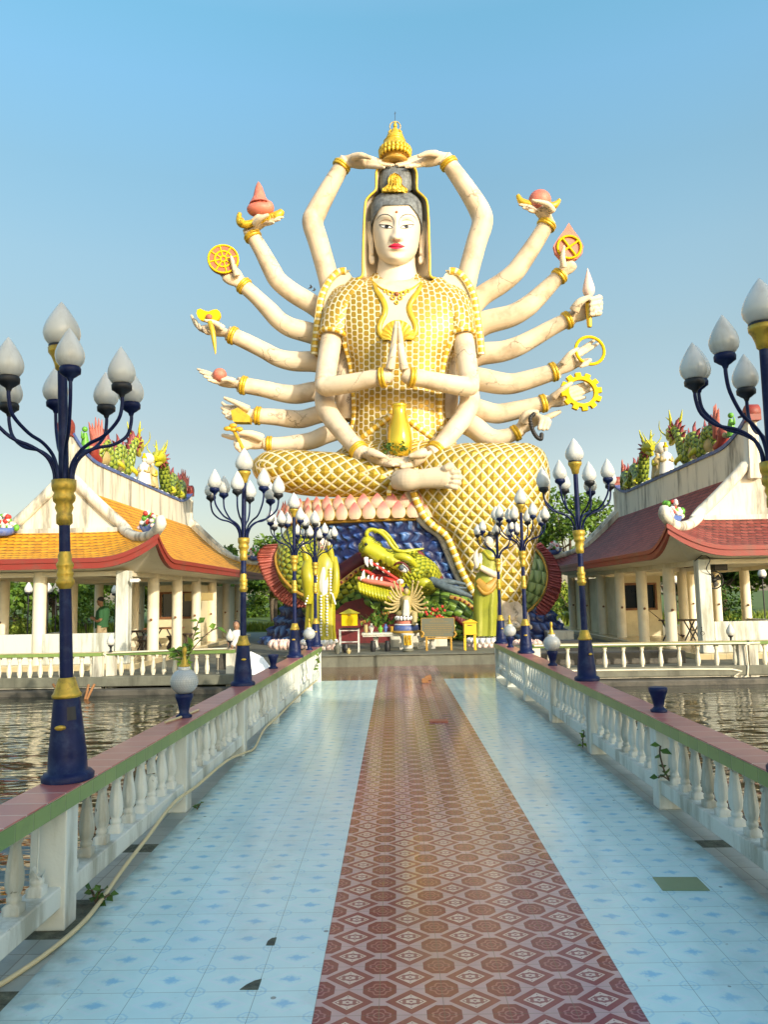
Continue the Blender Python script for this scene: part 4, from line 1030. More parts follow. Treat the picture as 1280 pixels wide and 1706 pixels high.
a5 = arm([(565, 688, 33.0, 15), (534, 690, 32.9, 14.5), (505, 698, 32.8, 14.5), (485, 698, 32.7, 14.5), (460, 695, 32.5, 13.5), (430, 693, 32.3, 12.5), (420, 691, 32.2, 12)],
    (((420, 691, 32.2), (396, 686, 32.1), (-2, 9, 3), [(370, 671, 32.3, (378, 677, 32.3)), (369, 679, 32.2, (378, 684, 32.2)), (371, 687, 32.1, (380, 690, 32.1)), (376, 694, 32, (384, 697, 32))], [(415, 682, 31.9), (395, 672, 31.8), (374, 663, 31.8)]),), ((430, 692.5, 32.3, 13.5), axis((445, 694, 32.3), (430, 692.5, 32.3))))
m = MB(); o = [(384, 684), (396, 679), (416, 693), (416, 703), (398, 703), (388, 702)]; m.prism([W(x, y, 31.5) for x, y in o], (0, .5, 0)); link('gold_box', m, 'gold', a5, bevel=.04)
a6 = arm([(580, 712, 32.6, 15), (544, 724, 32.5, 14.5), (520, 734, 32.5, 14), (495, 738, 32.4, 13.5), (470, 740, 32.3, 12), (450, 740, 32.2, 11), (440, 740, 32.2, 10.5)],
    (((440, 740, 32.2), (412, 735, 32.0), (1, 8, 6), [(371, 725, 32.1, (390, 729, 32)), (392, 741, 31.5, (396, 734, 31.7)), (395, 747, 31.4, (396, 741, 31.4)), (402, 752, 31.4, (400, 748, 31.4))], [(436, 730, 31.9), (418, 723, 31.6), (400, 721, 31.5)]), {'fr': .1}), ((449, 740, 32.2, 11.5), axis((465, 740, 32.2), (449, 740, 32.2))))
m = MB(); m.sweep([W(421, 772, 31.2), W(405, 748, 31.3), W(392, 722, 31.5), W(388, 714, 31.5)], P(3.2, 31.5), 8, 3)
for x, y, r in ((379, 714, 6), (388, 709, 6), (398, 715, 6), (388, 716, 5)): m.ell(W(x, y, 31.4), (P(r*1.2, 31), P(4, 31), P(r*.7, 31)), 12, 8)
link('flower_wand', m, 'gold', a6)
# right fan, from the top
b1 = arm([(770, 530, 33.6, 19), (800, 496, 33.3, 17), (835, 473, 33.0, 16.5), (857, 455, 32.8, 16), (870, 438, 32.7, 15.5), (893, 404, 32.5, 14), (910, 376, 32.3, 13), (915, 368, 32.2, 13)],
    (((915, 368, 32.2), (900, 347, 31.9), (-6, 0, 9), [(864, 336, 32.1), (866, 341, 31.8), (872, 346, 31.6), (882, 351, 31.4)], [(922, 352, 31.7), (912, 340, 31.4), (888, 334, 31.3)]),), ((911, 375, 32.3, 14.5), axis((902, 390, 32.3), (911, 374, 32.3))))
m = MB(); m.sweep([W(863, 325, 31.9), W(870, 336, 31.9), W(886, 341, 31.9), W(905, 342, 31.9), W(922, 343, 31.9), W(932, 335, 31.9)], [P(r, 32) for r in (3.5, 6, 7, 7, 7, 3.5)], 14, 5); m.ell(W(932, 334, 31.9), P(3.5, 32), 10, 8); bw = link('gold_dish', m, 'gold', b1)
m = MB(); m.ell(W(900, 334, 31.9), (P(19.5, 32), P(18, 32), P(18.5, 32)), 24, 14); link('jewel_dome', m, 'pinkred', b1)
b2 = arm([(775, 560, 33.6, 20), (806, 539, 33.3, 19.5), (850, 527, 33.0, 18), (876, 513, 32.8, 17), (895, 497, 32.7, 15.5), (918, 474, 32.5, 13), (932, 460, 32.3, 12), (937, 454, 32.2, 12)],
    (((937, 454, 32.2), (952, 438, 32.1), (8, 6, 3), [(966, 420, 32.3), (962, 415, 32.3), (955, 412, 32.3), (948, 412, 32.3)], [(940, 446, 31.8), (938, 430, 31.65), (940, 411, 31.6)]),), ((932.5, 460, 32.3, 13), axis((922, 470, 32.3), (933, 459, 32.3))))
m = MB(); o = [(948.5, 371), (956, 383), (966, 396), (973, 410), (971, 422), (962, 431), (949, 434), (935, 431), (926, 421), (923, 409), (931, 396), (941, 383)]
m.prism([W(x, y, 31.85) for x, y in o], (0, .22, 0)); fl = link('flame_plate', m, 'pinkred', b2, bevel=.03)
m = MB(); m.ring(W(949, 411.5, 31.8), (0, -1, 0), P(20, 32), P(2.2, 32), 36, 6)
for a in (.6, .6+pi/2): d = Vector((math.cos(a), 0, math.sin(a)))*P(19, 32); m.sweep([W(949, 411.5, 31.8)-d, W(949, 411.5, 31.8)+d], P(2, 32), 6, 1)
link('cross_ring', m, 'goldyellow', fl)
b3 = arm([(770, 600, 33.5, 20), (800, 590, 33.2, 18.5), (835, 586, 33.0, 17), (863, 577, 32.8, 16), (890, 563, 32.7, 14.5), (920, 546, 32.5, 13), (946, 533, 32.3, 12), (954, 529, 32.2, 12)],
    (((954, 529, 32.2), (978, 514, 32.2), (5, 10, 3), [(985, 499, 31.5, (1000, 496, 31.8)), (985, 508, 31.5, (1001, 505, 31.8)), (985, 516, 31.5, (1000, 513, 31.8)), (985, 524, 31.5, (999, 521, 31.8))], [(957, 518, 31.8), (966, 504, 31.6), (982, 495, 31.5)]), {'fr': .11}), ((945.5, 533.5, 32.3, 13.5), axis((930, 541, 32.3), (946, 533, 32.3))))
m = MB(); m.lathe([(P(3.6, 32), 0), (P(4.4, 32), .1), (P(6, 32), 1.2), (P(5.4, 32), 1.28)], 14, W(983, 545, 31.75)); hd = link('torch_handle', m, 'gold', b3)
m = MB(); m.lathe([(P(5, 32), 0), (P(9, 32), .12), (P(10.5, 32), .28), (P(9, 32), .5), (P(5.5, 32), .8), (P(2.5, 32), 1.05), (.01, 1.24)], 18, W(982, 494, 31.75)); link('torch_flame', m, 'palepink', hd)
b4 = arm([(770, 632, 33.2, 20), (798, 632, 33.0, 19), (830, 638, 32.8, 18), (856, 639, 32.7, 16.5), (890, 630, 32.5, 15), (922, 620, 32.3, 13.5), (930, 617, 32.2, 13)],
    (((930, 617, 32.2), (958, 600, 32.1), (6, 8, 3), [(992, 566, 32.2), (998, 572, 32.2), (972, 606, 31.6, (984, 600, 31.7)), (968, 611, 31.6, (979, 606, 31.7))], [(938, 606, 31.8), (950, 590, 31.6), (963, 581, 31.6)]),), ((922.5, 619.5, 32.3, 14.5), axis((905, 625, 32.3), (923, 619, 32.3)), 2))
m = MB(); m.ring(W(983.5, 584, 31.85), (.1, -1, .1), P(24.8, 32), P(2.8, 32), 44, 8); link('gold_ring', m, 'goldyellow', b4)
b5 = arm([(770, 672, 33.0, 17), (798, 682, 32.9, 16.5), (825, 689, 32.8, 16), (845, 687, 32.7, 15.5), (875, 680, 32.5, 14), (906, 672, 32.3, 12.5), (914, 670, 32.2, 12)],
    (((914, 670, 32.2), (944, 660, 32.1), (4, 10, 3), [(982, 636, 32.2), (989, 641, 32.2), (988, 649, 32.2), (976, 662, 32.2)], [(922, 662, 31.8), (938, 648, 31.6), (953, 638, 31.6)]),), ((905.5, 672, 32.3, 13.5), axis((890, 676, 32.3), (906, 672, 32.3)), 2))
m = MB(); ax = Vector((.15, -1, .08)).normalized(); c = W(969, 653, 31.75); X = (Vector((1, 0, 0))-ax*ax.x).normalized(); Y = X.cross(ax)*-1; rows = []
for i in range(145):
    a = 2*pi*i/144; ro = P(36 if (i % 12) in (0, 1, 2, 3, 4, 5, 6) else 29, 32); d = X*math.cos(a)+Y*math.sin(a)*.93; ri = P(22.5, 32)
    rows.append([c+d*ri-ax*.08, c+d*ro-ax*.08, c+d*ro+ax*.08, c+d*ri+ax*.08])
m.grid(rows, True, smooth=False); link('gear_ring', m, 'goldyellow', b5)
b6 = arm([(765, 700, 32.8, 18), (790, 712, 32.6, 18), (808, 726, 32.5, 17), (825, 731, 32.4, 15), (845, 727, 32.3, 12.5), (862, 719, 32.2, 11), (868, 715, 32.1, 11)],
    (((868, 715, 32.1), (886, 697, 32.0), (8, 8, 3), [(899, 714, 31.3, (901, 696, 31.5)), (906, 715, 31.3, (908, 698, 31.5)), (912, 714, 31.4, (913, 699, 31.6)), (933, 686, 32.1, (916, 694, 32.0))], [(872, 704, 31.8), (878, 690, 31.6), (895, 686, 31.5)]), {'fr': .105}), ((859.5, 721.5, 32.2, 12), axis((848, 727, 32.2), (861, 720, 32.2)), 2))
m = MB()
bp = cr([(890, 690), (884, 697), (886, 710), (890, 721), (896, 729), (902, 731), (903, 724)], 3)
for x, y in bp: m.ell(W(x, y, 31.25), P(3.8, 31), 10, 7)
link('prayer_beads', m, 'black', b6)
# praying pair and lap pair
for s in (-1, 1):
    def mx(x): return x if s < 0 else 1324-x
    mb = MB()
    mb.sweep([W(mx(x), y, D) for x, y, D in ((566, 520, 32.0), (553, 563, 31.6), (546, 605, 31.1), (541, 638, 30.6))], [P(r, 31.5) for r in (20, 18.5, 18, 17)], 20, 5)
    mb.ell(W(mx(541), 643, 30.55), P(17, 30.6), 18, 12)
    mb.sweep([W(mx(x), y, D) for x, y, D in ((541, 645, 30.55), (575, 640, 30.2), (615, 632, 29.9), (640, 628, 29.75), (650, 622, 29.75))], [P(r, 30) for r in (17, 16.5, 15, 13.5, 12)], 20, 5)
    hand(mb, (mx(648), 628, 29.75), (mx(653.5), 592, 29.7), (0, 0, 9 if s < 0 else 9), [(mx(659.5), 548, 29.95), (mx(659.8), 540, 29.78), (mx(660), 537, 29.6), (mx(659.5), 546, 29.42)], [(mx(650), 615, 29.45), (mx(654), 595, 29.3), (mx(658), 575, 29.25)], fr=.095, thick=.55)
    o = link('arm', mb, 'skin', ST, 'arm folded in front of the chest in prayer', remesh=.036)
    mb = MB(); ax = W(mx(640), 628, 29.75)-W(mx(615), 632, 29.9); axn = ax.normalized()
    for k in (-.5, .5): mb.ring(W(mx(638), 629, 29.76)+axn*P(5*k, 30), ax, P(15, 30), P(3, 30), 30, 8)
    link('bracelet', mb, 'gold', o)
    mb = MB()
    mb.sweep([W(mx(x), y, D) for x, y, D in ((545, 640, 31.8), (541, 668, 31.5), (550, 692, 31.2), (568, 716, 30.7), (588, 740, 30.3), (600, 753, 30.1), (607, 757, 30.0))], [P(r, 31) for r in (17, 17.5, 17, 16, 14.5, 14, 13)], 20, 5)
    d = 3 if s > 0 else 0
    hand(mb, (mx(606), 757, 30.0), (mx(634), 766+d, 29.75), (3 if s < 0 else -3, 5, 9), [(mx(668), 765+d, 29.95), (mx(670), 768+d, 29.75), (mx(668), 771+d, 29.55), (mx(655), 775+d, 29.4)], [(mx(616), 754, 29.6), (mx(628), 757, 29.4), (mx(640), 760, 29.35)], fr=.1)
    o = link('arm', mb, 'skin', ST, 'arm lowered to the lap to hold the vase', remesh=.036)
    mb = MB(); ax = W(mx(600), 753, 30.1)-W(mx(588), 740, 30.3); axn = ax.normalized()
    for k in (-.5, .5): mb.ring(W(mx(597), 750, 30.15)+axn*P(5*k, 30), ax, P(15, 30), P(3, 30), 30, 8)
    link('bracelet', mb, 'gold', o)
# vase
m = MB(); m.lathe([(P(r, 30.2), P(761-y, 30.2)) for r, y in ((13, 761), (17, 757), (20, 747), (21.5, 735), (20.5, 722), (17, 706), (13, 692), (11.5, 682), (12.5, 675), (14.5, 671.5), (12, 671))], 36, W(667, 761, 30.15)); vs = link('vase', m, 'vasegold', ST)
m = MB()
for cx, cy, n, sp in ((646, 743, 50, 6), (671, 745, 26, 7), (658, 750, 18, 6), (683, 761, 12, 3), (641, 753, 20, 4)):
    for _ in range(n):
        p = W(cx+rnd.gauss(0, sp*.6), cy+rnd.gauss(0, 4), 29.55-rnd.random()*.25); m.leaf(p, rdir(), rdir(), .12, .05)
link('creeper', m, 'leaf_dark', vs)
# folded leg, foot, hanging leg
m = MB(); m.sweep([W(x, y, D) for x, y, D in ((715, 795, 30.6), (670, 798, 30.5), (600, 793, 30.6), (520, 789, 30.9), (470, 783, 31.1), (440, 778, 31.3), (425, 774, 31.4))], [P(r, 31) for r in (26, 30, 36, 38, 35, 27, 12)], 44, 6); link('folded_leg', m, 'skirt', ST)
m = MB(); m.sweep([W(x, y, 29.72) for x, y in ((664, 770), (660, 790), (650, 815), (648, 826))], P(4.6, 29.7), 8, 4, sx=.5, up=(0, -1, 0)); link('skirt_hem', m, 'band', ST)
mb = MB(); mb.sweep([W(x, y, D) for x, y, D in ((660, 800, 29.5), (678, 799, 29.1), (700, 798, 28.95), (725, 796, 28.85), (745, 795, 28.8), (752, 796, 28.8))], [P(r, 29.8) for r in (16, 19, 16, 17.5, 19, 15)], 22, 5, sx=.8, up=(0, -1, 0))
for x0, y0, x1, y1, r in ((738, 784, 750, 778, 7.2), (746, 789.5, 764, 787, 4.6), (747, 797, 766, 796, 4.4), (747, 804.5, 765, 804.5, 4.2), (744, 811, 760, 812.5, 4.2)):
    mb.sweep([W(x0, y0, 28.65), W((x0+x1)/2, (y0+y1)/2-1, 28.5), W(x1, y1, 28.55)], [P(r*.8, 29.5), P(r*.9, 29.5), P(r, 29.5)], 12, 3); mb.ell(W(x1, y1, 28.55), P(r*1.12, 29.5), 12, 8)
fo = link('foot', mb, 'skin', ST, 'bare foot resting on the other knee', remesh=.024)
fo.modifiers['smooth'].iterations = 1
GT = [(738, 775, 880, .7), (744, 740, 897, .95), (752, 712, 907, 1.1), (765, 698, 913, 1.2), (785, 690, 917, 1.3), (820, 686, 917, 1.35), (850, 697, 912, 1.35), (870, 712, 906, 1.3), (890, 736, 899, 1.3), (920, 752, 892, 1.15), (950, 764, 886, 1.05), (980, 781, 878, .9), (1000, 794, 872, .8), (1018, 804, 866, .7)]
m = MB(); rings = []
for i in range(71):
    y = 738+4*i; xl, xr, b_ = lerp_tab(GT, y); c = (xl+xr)/2; a = (xr-xl)/2; r = []
    Dc = 30.45-.1*(y-738)/280
    for k in range(72):
        t = 2*pi*k/72+pi/2; cs, sn = math.cos(t), math.sin(t); ex = 2/2.3
        fold = 1+.05*max(0, min(1, (y-830)/80))*math.sin(t*9+y*.01)
        r.append(W(c+a*math.copysign(abs(cs)**ex, cs), y, Dc+b_*fold*math.copysign(abs(sn)**ex, sn)))
    rings.append(r)
m.loft(rings[::-1]); link('hanging_leg', m, 'skirt', ST)
ed = [(683, 818), (690, 838), (700, 858), (716, 876), (737, 891), (750, 918), (762, 948), (778, 978), (794, 1002), (806, 1020)]
m = MB(); m.sweep([W(x+6, y, 29.5+.03*k) for k, (x, y) in enumerate(ed)], P(6.5, 29.8), 8, 5, sx=.6, up=(0, -1, 0)); sh = link('skirt_hem', m, 'band', ST)
m = MB(); m.sweep([W(x-4, y+1, 29.75+.03*k) for k, (x, y) in enumerate(ed)], P(6.5, 29.8), 8, 5, sx=.9, up=(0, -1, 0)); link('hem_lining', m, 'skin', sh)
m = MB(); m.ring(W(838, 1016, 30.2), (.15, 0, 1), P(30, 30.2), P(4, 30), 36, 8, 1, .55); link('ankle_band', m, 'band', ST)
mb = MB(); mb.sweep([W(x, y, D) for x, y, D in ((840, 985, 30.2), (842, 1008, 30.0), (847, 1020, 29.8), (856, 1031, 29.4), (864, 1038, 29.0))], [P(r, 29.8) for r in (24, 22, 24, 25, 19)], 22, 5, sx=.7, up=(0, -1, .6))
for k in range(5): x = 838+11*k; mb.ell(W(x, 1044+.2*k-(1.5 if k in (1, 2, 3) else 0), 28.85), (P(6, 29), P(8, 29), P(5, 29)), 12, 8)
mb.sweep([W(835, 1010, 29.7), W(842, 1030, 29.2), W(850, 1041, 28.9)], [P(14, 29), P(15, 29), P(9, 29)], 14, 4); mb.sweep([W(855, 1012, 29.7), W(868, 1030, 29.2), W(876, 1041, 28.9)], [P(14, 29), P(15, 29), P(9, 29)], 14, 4)
link('foot', mb, 'skin', ST, 'bare foot of the hanging leg', remesh=.036)

# ------------------------------------------------------------------ lotus pedestal
LP = empty('lotus_pedestal', (.65, 32, -.4), 'deep blue wave pedestal ringed with pink lotus petals under the seated statue', 'pedestal')
PC = Vector((W(688, 900, 32).x, 32.2, 0)); PX, PY = 5.55, 2.55
def ped(a, k=1.0): return PC+Vector((math.cos(a)*PX*k, math.sin(a)*PY*k, 0))
m = MB(); m.loft([[ped(2*pi*k/72, s)+Vector((0, 0, z)) for k in range(72)] for s, z in ((.88, 4.85), (.96, 4.95), (.97, 5.2), (.95, 5.6), (.9, 5.8), (.7, 5.85))]); link('lotus_core', m, 'petal', LP)
m = MB(); m.loft([[ped(2*pi*k/72, s)+Vector((0, 0, z)) for k in range(72)] for s, z in ((.86, 4.80), (.955, 4.82), (.955, 4.90), (.86, 4.92))]); link('lotus_rim', m, 'orange', LP)
for row, (z0, hh, kk, off) in enumerate(((5.30, .60, .965, .5), (4.90, .68, 1.0, 0))):
    n = 60
    for i in range(n):
        a = 2*pi*(i+off)/n
        c = ped(a, kk); t = (ped(a+.01)-ped(a-.01)).normalized(); nr = Vector((t.y, -t.x, 0))
        if c.y > 33.5 or c.x > 3.0: continue
        mb = MB(); rows = []; wd = (ped(a+pi/n)-ped(a-pi/n)).length*.5*1.0
        uv = []
        for j in range(10):
            v = j/9; ww = wd*(math.sin(pi*min(1, .10+.9*v)**.75)**.8 if v < 1 else .02)*(1 if v < .5 else 1)
            rows.append([c+t*ww*(q/4-1)+Vector((0, 0, z0+hh*v))+nr*(.085*(1-(q/4-1)**2)*math.sin(pi*min(.95, v+.12))+.03-.02*v) for q in range(9)])
            uv.append([(q/8, v) for q in range(10)])
        mb.grid(rows, uv=uv); link('petal', mb, 'petal', LP)
m = MB(); rows = []; rel = []; N = 720
BT = [(4.86, .885), (4.5, .875), (3.9, .865), (3.0, .87), (2.2, .90), (1.5, .96), (.9, 1.02), (.35, 1.10), (-.2, 1.17), (-.6, 1.2)]
for j in range(181):
    z = 4.86-5.46*j/180; s = [b for b in [lerp_tab([(-q[0], q[1]) for q in BT], -z)]][0][0]; r = []
    for k in range(N):
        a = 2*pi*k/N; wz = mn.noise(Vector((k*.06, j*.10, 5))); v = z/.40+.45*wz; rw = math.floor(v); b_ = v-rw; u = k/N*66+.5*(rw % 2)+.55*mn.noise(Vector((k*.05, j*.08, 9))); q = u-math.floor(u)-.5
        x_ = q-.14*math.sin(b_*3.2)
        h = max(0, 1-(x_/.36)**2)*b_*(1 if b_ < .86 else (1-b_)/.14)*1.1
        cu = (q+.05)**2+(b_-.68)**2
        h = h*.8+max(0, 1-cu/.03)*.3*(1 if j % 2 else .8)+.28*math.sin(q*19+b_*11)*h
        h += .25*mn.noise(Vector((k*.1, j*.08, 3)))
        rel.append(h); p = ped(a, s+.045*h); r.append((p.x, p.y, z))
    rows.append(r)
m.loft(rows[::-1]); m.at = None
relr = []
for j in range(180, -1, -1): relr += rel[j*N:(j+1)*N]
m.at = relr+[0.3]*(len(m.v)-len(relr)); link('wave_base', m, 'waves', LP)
# ------------------------------------------------------------------ the green dragon around the pedestal
DR = empty('dragon_statue', W(650, 1060, 28), 'giant green dragon statue with gaping red mouth coiled around the blue pedestal', 'statue')
def px_sweep(mb, pts, n=14, sub=5, **kw):
    return mb.sweep([W(x, y, D) for x, y, D, r in pts], [P(r, D) for x, y, D, r in pts], n, sub, **kw)
m = px_sweep(MB(), [(520, 885, 33, 34), (500, 915, 31, 38), (500, 950, 30, 38), (522, 975, 29.4, 33), (560, 990, 29.0, 32), (605, 968, 28.9, 36), (650, 955, 28.6, 34), (705, 955, 28.4, 36)], 26, 6); link('neck_coil', m, 'scale_lime', DR)
m = px_sweep(MB(), [(520, 1010, 30, 22), (560, 1008, 29, 24), (600, 1000, 28.7, 28), (640, 1000, 28.4, 26), (690, 1005, 28.4, 30), (740, 1030, 28.6, 28), (790, 1060, 29, 22)], 22, 6); link('body_coil', m, 'scale_green', DR)
m = px_sweep(MB(), [(800, 1010, 31.6, 20), (850, 1005, 31.2, 28), (874, 985, 31.0, 31), (882, 955, 31.0, 31), (872, 925, 31.4, 28), (850, 900, 32, 20)], 26, 6); link('tail_coil', m, 'scale_jade', DR)
m = px_sweep(MB(), [(700, 1000, 28.2, 24), (745, 1005, 28.3, 26), (790, 1035, 28.6, 22), (810, 1075, 29, 14)], 20, 5); link('lower_coil', m, 'scale_green', DR)
def fin(name, inner, outer, D, mm, par, nf=34, th=.25):
    a = cr(inner, 10); b_ = cr(outer, 10); m = MB(); rows = []
    for i in range(nf*4+1):
        t = i/(nf*4); p = a[min(len(a)-1, int(t*(len(a)-1)))]; q = b_[min(len(b_)-1, int(t*(len(b_)-1)))]
        s = 1-.12*((i % 4)/4); w_ = .09*math.sin(i*pi/2)
        dd = D if not callable(D) else D(t)
        q = (p[0]+(q[0]-p[0])*s, p[1]+(q[1]-p[1])*s)
        f = [W(p[0]+(q[0]-p[0])*k, p[1]+(q[1]-p[1])*k, dd+w_*min(1, k*2)+.12*k) for k in (0, .3, .6, .85, 1)]
        rows.append(f+[v+Vector((0, th, 0)) for v in f[::-1]])
    m.grid(rows, True); m.fan(rows[0]); m.fan(rows[-1], rev=True); return link(name, m, mm, par)
fn = fin('fin', [(470, 905), (458, 925), (462, 950), (478, 975), (500, 993), (520, 999)], [(440, 908), (427, 925), (436, 960), (456, 992), (482, 1011), (520, 1013)], lambda t: 30.6-1.7*t, 'finred', DR)
m = MB(); m.sweep([W(x, y, D) for x, y, D in ((472, 903, 30.4), (460, 925, 30.1), (463, 949, 29.6), (479, 973, 29.1), (501, 990, 28.7), (520, 995, 28.6))], P(2.6, 30), 8, 5); link('fin_rim', m, 'orange', fn)
fn = fin('fin', [(888, 908), (906, 930), (914, 958), (908, 985), (890, 1012), (876, 1024)], [(902, 903), (926, 930), (938, 962), (932, 995), (908, 1028), (884, 1042)], 30.9, 'finmaroon', DR)
m = MB(); m.sweep([W(x, y, 30.6) for x, y in ((886, 908), (904, 930), (912, 958), (906, 985), (888, 1011), (874, 1023))], P(2.2, 30), 8, 5); link('fin_rim', m, 'orange', fn)
m = MB(); rows = []
for i in range(61):
    t = i/60; x = 552+56*t; y = 966-36*t; k = 1+.16*(i % 2)
    rows.append([W(x-4*k*math.sin(a)*2.2, y-9*k*math.sin(a)*1.2, 28.05-.25*math.cos(a)*k+.3) for a in [R(q) for q in range(-90, 271, 30)][:-1]])
m.loft(rows); bl = link('belly_plates', m, 'maroon', DR)
def dotted(px, D, par, r=4.2):
    m = MB(); pts = cr(px, 8); m.sweep([W(x, y, D) for x, y in px], P(r, D), 10, 6, sx=.7, up=(0, -1, 0)); b_ = link('gold_band', m, 'orange', par)
    m = MB(); L = 0; last = pts[0]
    for q in pts:
        L += math.hypot(q[0]-last[0], q[1]-last[1]); last = q
        if L > r*1.9: L = 0; m.ell(W(q[0], q[1], D-P(r*.62, D)), (P(r*.6, D), P(r*.35, D), P(r*.6, D)), 8, 6)
    link('dots', m, 'maroon', b_)
dotted([(552, 981), (575, 966), (595, 951), (616, 940)], 27.75, DR)
dotted([(750, 994), (770, 1000), (788, 1013), (803, 1032)], 27.6, DR, 3.8)
dotted([(601, 1038), (618, 1032), (634, 1026), (648, 1021)], 26.9, DR, 2.6)
m = MB(); o = [(556, 1082), (556, 1020), (575, 1004), (605, 996), (640, 998), (665, 1010), (668, 1082)]
m.prism([W(x, y, 28.0) for x, y in o[::-1]], (0, .3, 0)); link('maroon_alcove', m, 'maroon', DR, bevel=.05)
# head
_scales('scale_head', (.34, .37, .02), (.50, .48, .03), (.16, .22, .02), .17, .15)
m = MB(); px_sweep(m, [(722, 972, 28.0, 22), (708, 963, 27.8, 30), (692, 953, 27.6, 31), (676, 946, 27.45, 28), (660, 939, 27.4, 23), (640, 932, 27.3, 19), (622, 922, 27.2, 17), (606, 914, 27.1, 13), (598, 914, 27.1, 6)], 28, 6)
m.ell(W(614, 903, 27.2), (P(13, 27), P(12, 27), P(11, 27)), 18, 12); m.ell(W(626, 910, 27.2), (P(12, 27), P(13, 27), P(9, 27)), 16, 10)
for x, y, r in ((668, 925, 12), (682, 922, 11), (655, 924, 9)): m.ell(W(x, y, 27.0), (P(r*1.4, 27), P(r, 27), P(r*.7, 27)), 16, 10)
HDR = link('head', m, 'scale_head', DR)
m = MB(); px_sweep(m, [(636, 928, 26.85, 15), (622, 918, 26.85, 14), (607, 911, 26.8, 11)], 16, 5); m.ell(W(612, 902, 26.85), (P(10, 27), P(7, 27), P(9, 27)), 14, 10)
for k in range(5): m.sweep([W(632+k*7, 914+k*3.0, 26.72), W(637+k*8, 926+k*4, 26.6), W(640+k*8, 940+k*4, 26.75)], P(3.2, 27), 8, 4)
link('snout', m, 'lime', HDR, remesh=.05)
m = MB(); m.ell(W(610, 907, 26.6), (P(3, 27), P(2, 27), P(2.4, 27)), 10, 8); link('nostril', m, 'black', HDR)
m = MB(); px_sweep(m, [(695, 985, 27.6, 15), (670, 984, 27.2, 13), (645, 981, 27.1, 12), (622, 975, 27.0, 10), (604, 968, 27.0, 8), (592, 963, 27.0, 3)], 18, 5)
JW = link('lower_jaw', m, 'lime', DR)
m = MB()
for k in range(15):
    t = k/14; x = 598+72*t; y = 972+19*t; L = 12+11*math.sin(pi*(.25+.7*t))
    m.sweep([W(x, y, 26.75), W(x+2, y+L*.55, 26.55), W(x+7+3*t, y+L, 26.7)], [P(3.6, 27), P(3.2, 27), P(.4, 27)], 8, 4)
link('beard', m, 'lime', JW)
m = MB(); px_sweep(m, [(606, 930, 26.75, 2), (625, 941, 26.62, 2.4), (645, 954, 26.6, 2.6), (662, 965, 26.6, 2.6), (672, 972, 26.6, 2)], 8, 5); link('upper_lip', m, 'red', HDR)
m = MB(); px_sweep(m, [(597, 963, 26.8, 2.5), (612, 968, 26.7, 4), (632, 971, 26.65, 4.2), (652, 975, 26.65, 4.5), (675, 984, 26.6, 4)], 10, 5); link('lower_lip', m, 'pinkred', JW)
m = MB(); px_sweep(m, [(612, 966, 27.1, 4), (628, 962, 27.0, 5), (640, 966, 27.0, 6), (668, 974, 27.1, 7)], 12, 5); px_sweep(m, [(602, 949, 26.9, 2), (612, 952, 26.9, 3), (624, 960, 26.9, 4)], 10, 5); link('tongue', m, 'red', JW)
m = MB(); m.ell(W(652, 966, 27.45), (P(36, 27), .25, P(16, 27)), 20, 12, Matrix.Rotation(R(22), 3, 'Y')); link('mouth_cavity', m, 'maroon', DR)
for x, y, L, r in ((610, 930, 15, 4.2), (618, 934, 10, 3.4), (628, 940, 9, 3.2), (638, 947, 8, 3), (647, 953, 7, 2.8)):
    m = MB(); m.sweep([W(x, y, 26.7), W(x+1, y+L*.6, 26.6), W(x+3.5, y+L, 26.65)], [P(r, 27), P(r*.7, 27), .01], 8, 4); link('tooth', m, 'eyewhite', HDR)
m = MB(); m.ell(W(667, 969, 26.55), (P(6, 27), P(4, 27), P(4.5, 27)), 10, 8); link('tooth', m, 'eyewhite', HDR)
for x, y, L, r in ((605, 963, 13, 3.6), (613, 966, 8, 3), (620, 967, 9, 3), (627, 968, 7, 2.8), (635, 970, 9, 3), (602, 966, 7, 2.5)):
    m = MB(); m.sweep([W(x, y, 26.75), W(x+.5, y-L*.6, 26.7), W(x+2, y-L, 26.75)], [P(r, 27), P(r*.7, 27), .01], 8, 4); link('tooth', m, 'eyewhite', JW)
m = MB(); m.ell(W(671, 946, 26.68), (P(11, 27), P(6, 27), P(6.8, 27)), 18, 12, Matrix.Rotation(R(32), 3, 'Y')); ey = link('eye', m, 'eyewhite', HDR)
m = MB(); m.ell(W(669, 945.5, 26.56), (P(4.8, 27), P(3.6, 27), P(4.8, 27)), 14, 10); link('iris', m, 'antler', ey)
m = MB(); px_sweep(m, [(657, 942, 26.58, 1.4), (663, 937.5, 26.5, 1.8), (672, 938, 26.48, 1.8), (680, 945, 26.5, 1.6), (685, 955, 26.6, 1)], 8, 5); link('eye_line', m, 'maroon', ey)
m = MB(); px_sweep(m, [(653, 930, 26.75, 3), (666, 927, 26.6, 6), (681, 931, 26.6, 6.5), (693, 943, 26.75, 4)], 12, 5); link('brow', m, 'lime', HDR)
m = MB(); px_sweep(m, [(614, 898, 26.9, 3.4), (611, 890, 26.8, 3.6), (614, 884, 26.8, 3.6), (622, 882.5, 26.8, 3.4), (634, 887, 26.8, 3.4), (645, 897, 26.8, 3.4), (652, 908, 26.8, 3.3), (660, 916, 26.8, 3.2), (675, 919, 26.8, 3), (690, 916.5, 26.9, 2.5), (706, 914, 27, 1.4)], 10, 6)
px_sweep(m, [(624, 886, 27.1, 3), (636, 884, 27.3, 3), (647, 892, 27.3, 2.8), (656, 904, 27.4, 2.6), (664, 914, 27.4, 2)], 10, 6); link('whisker', m, 'lime', HDR)
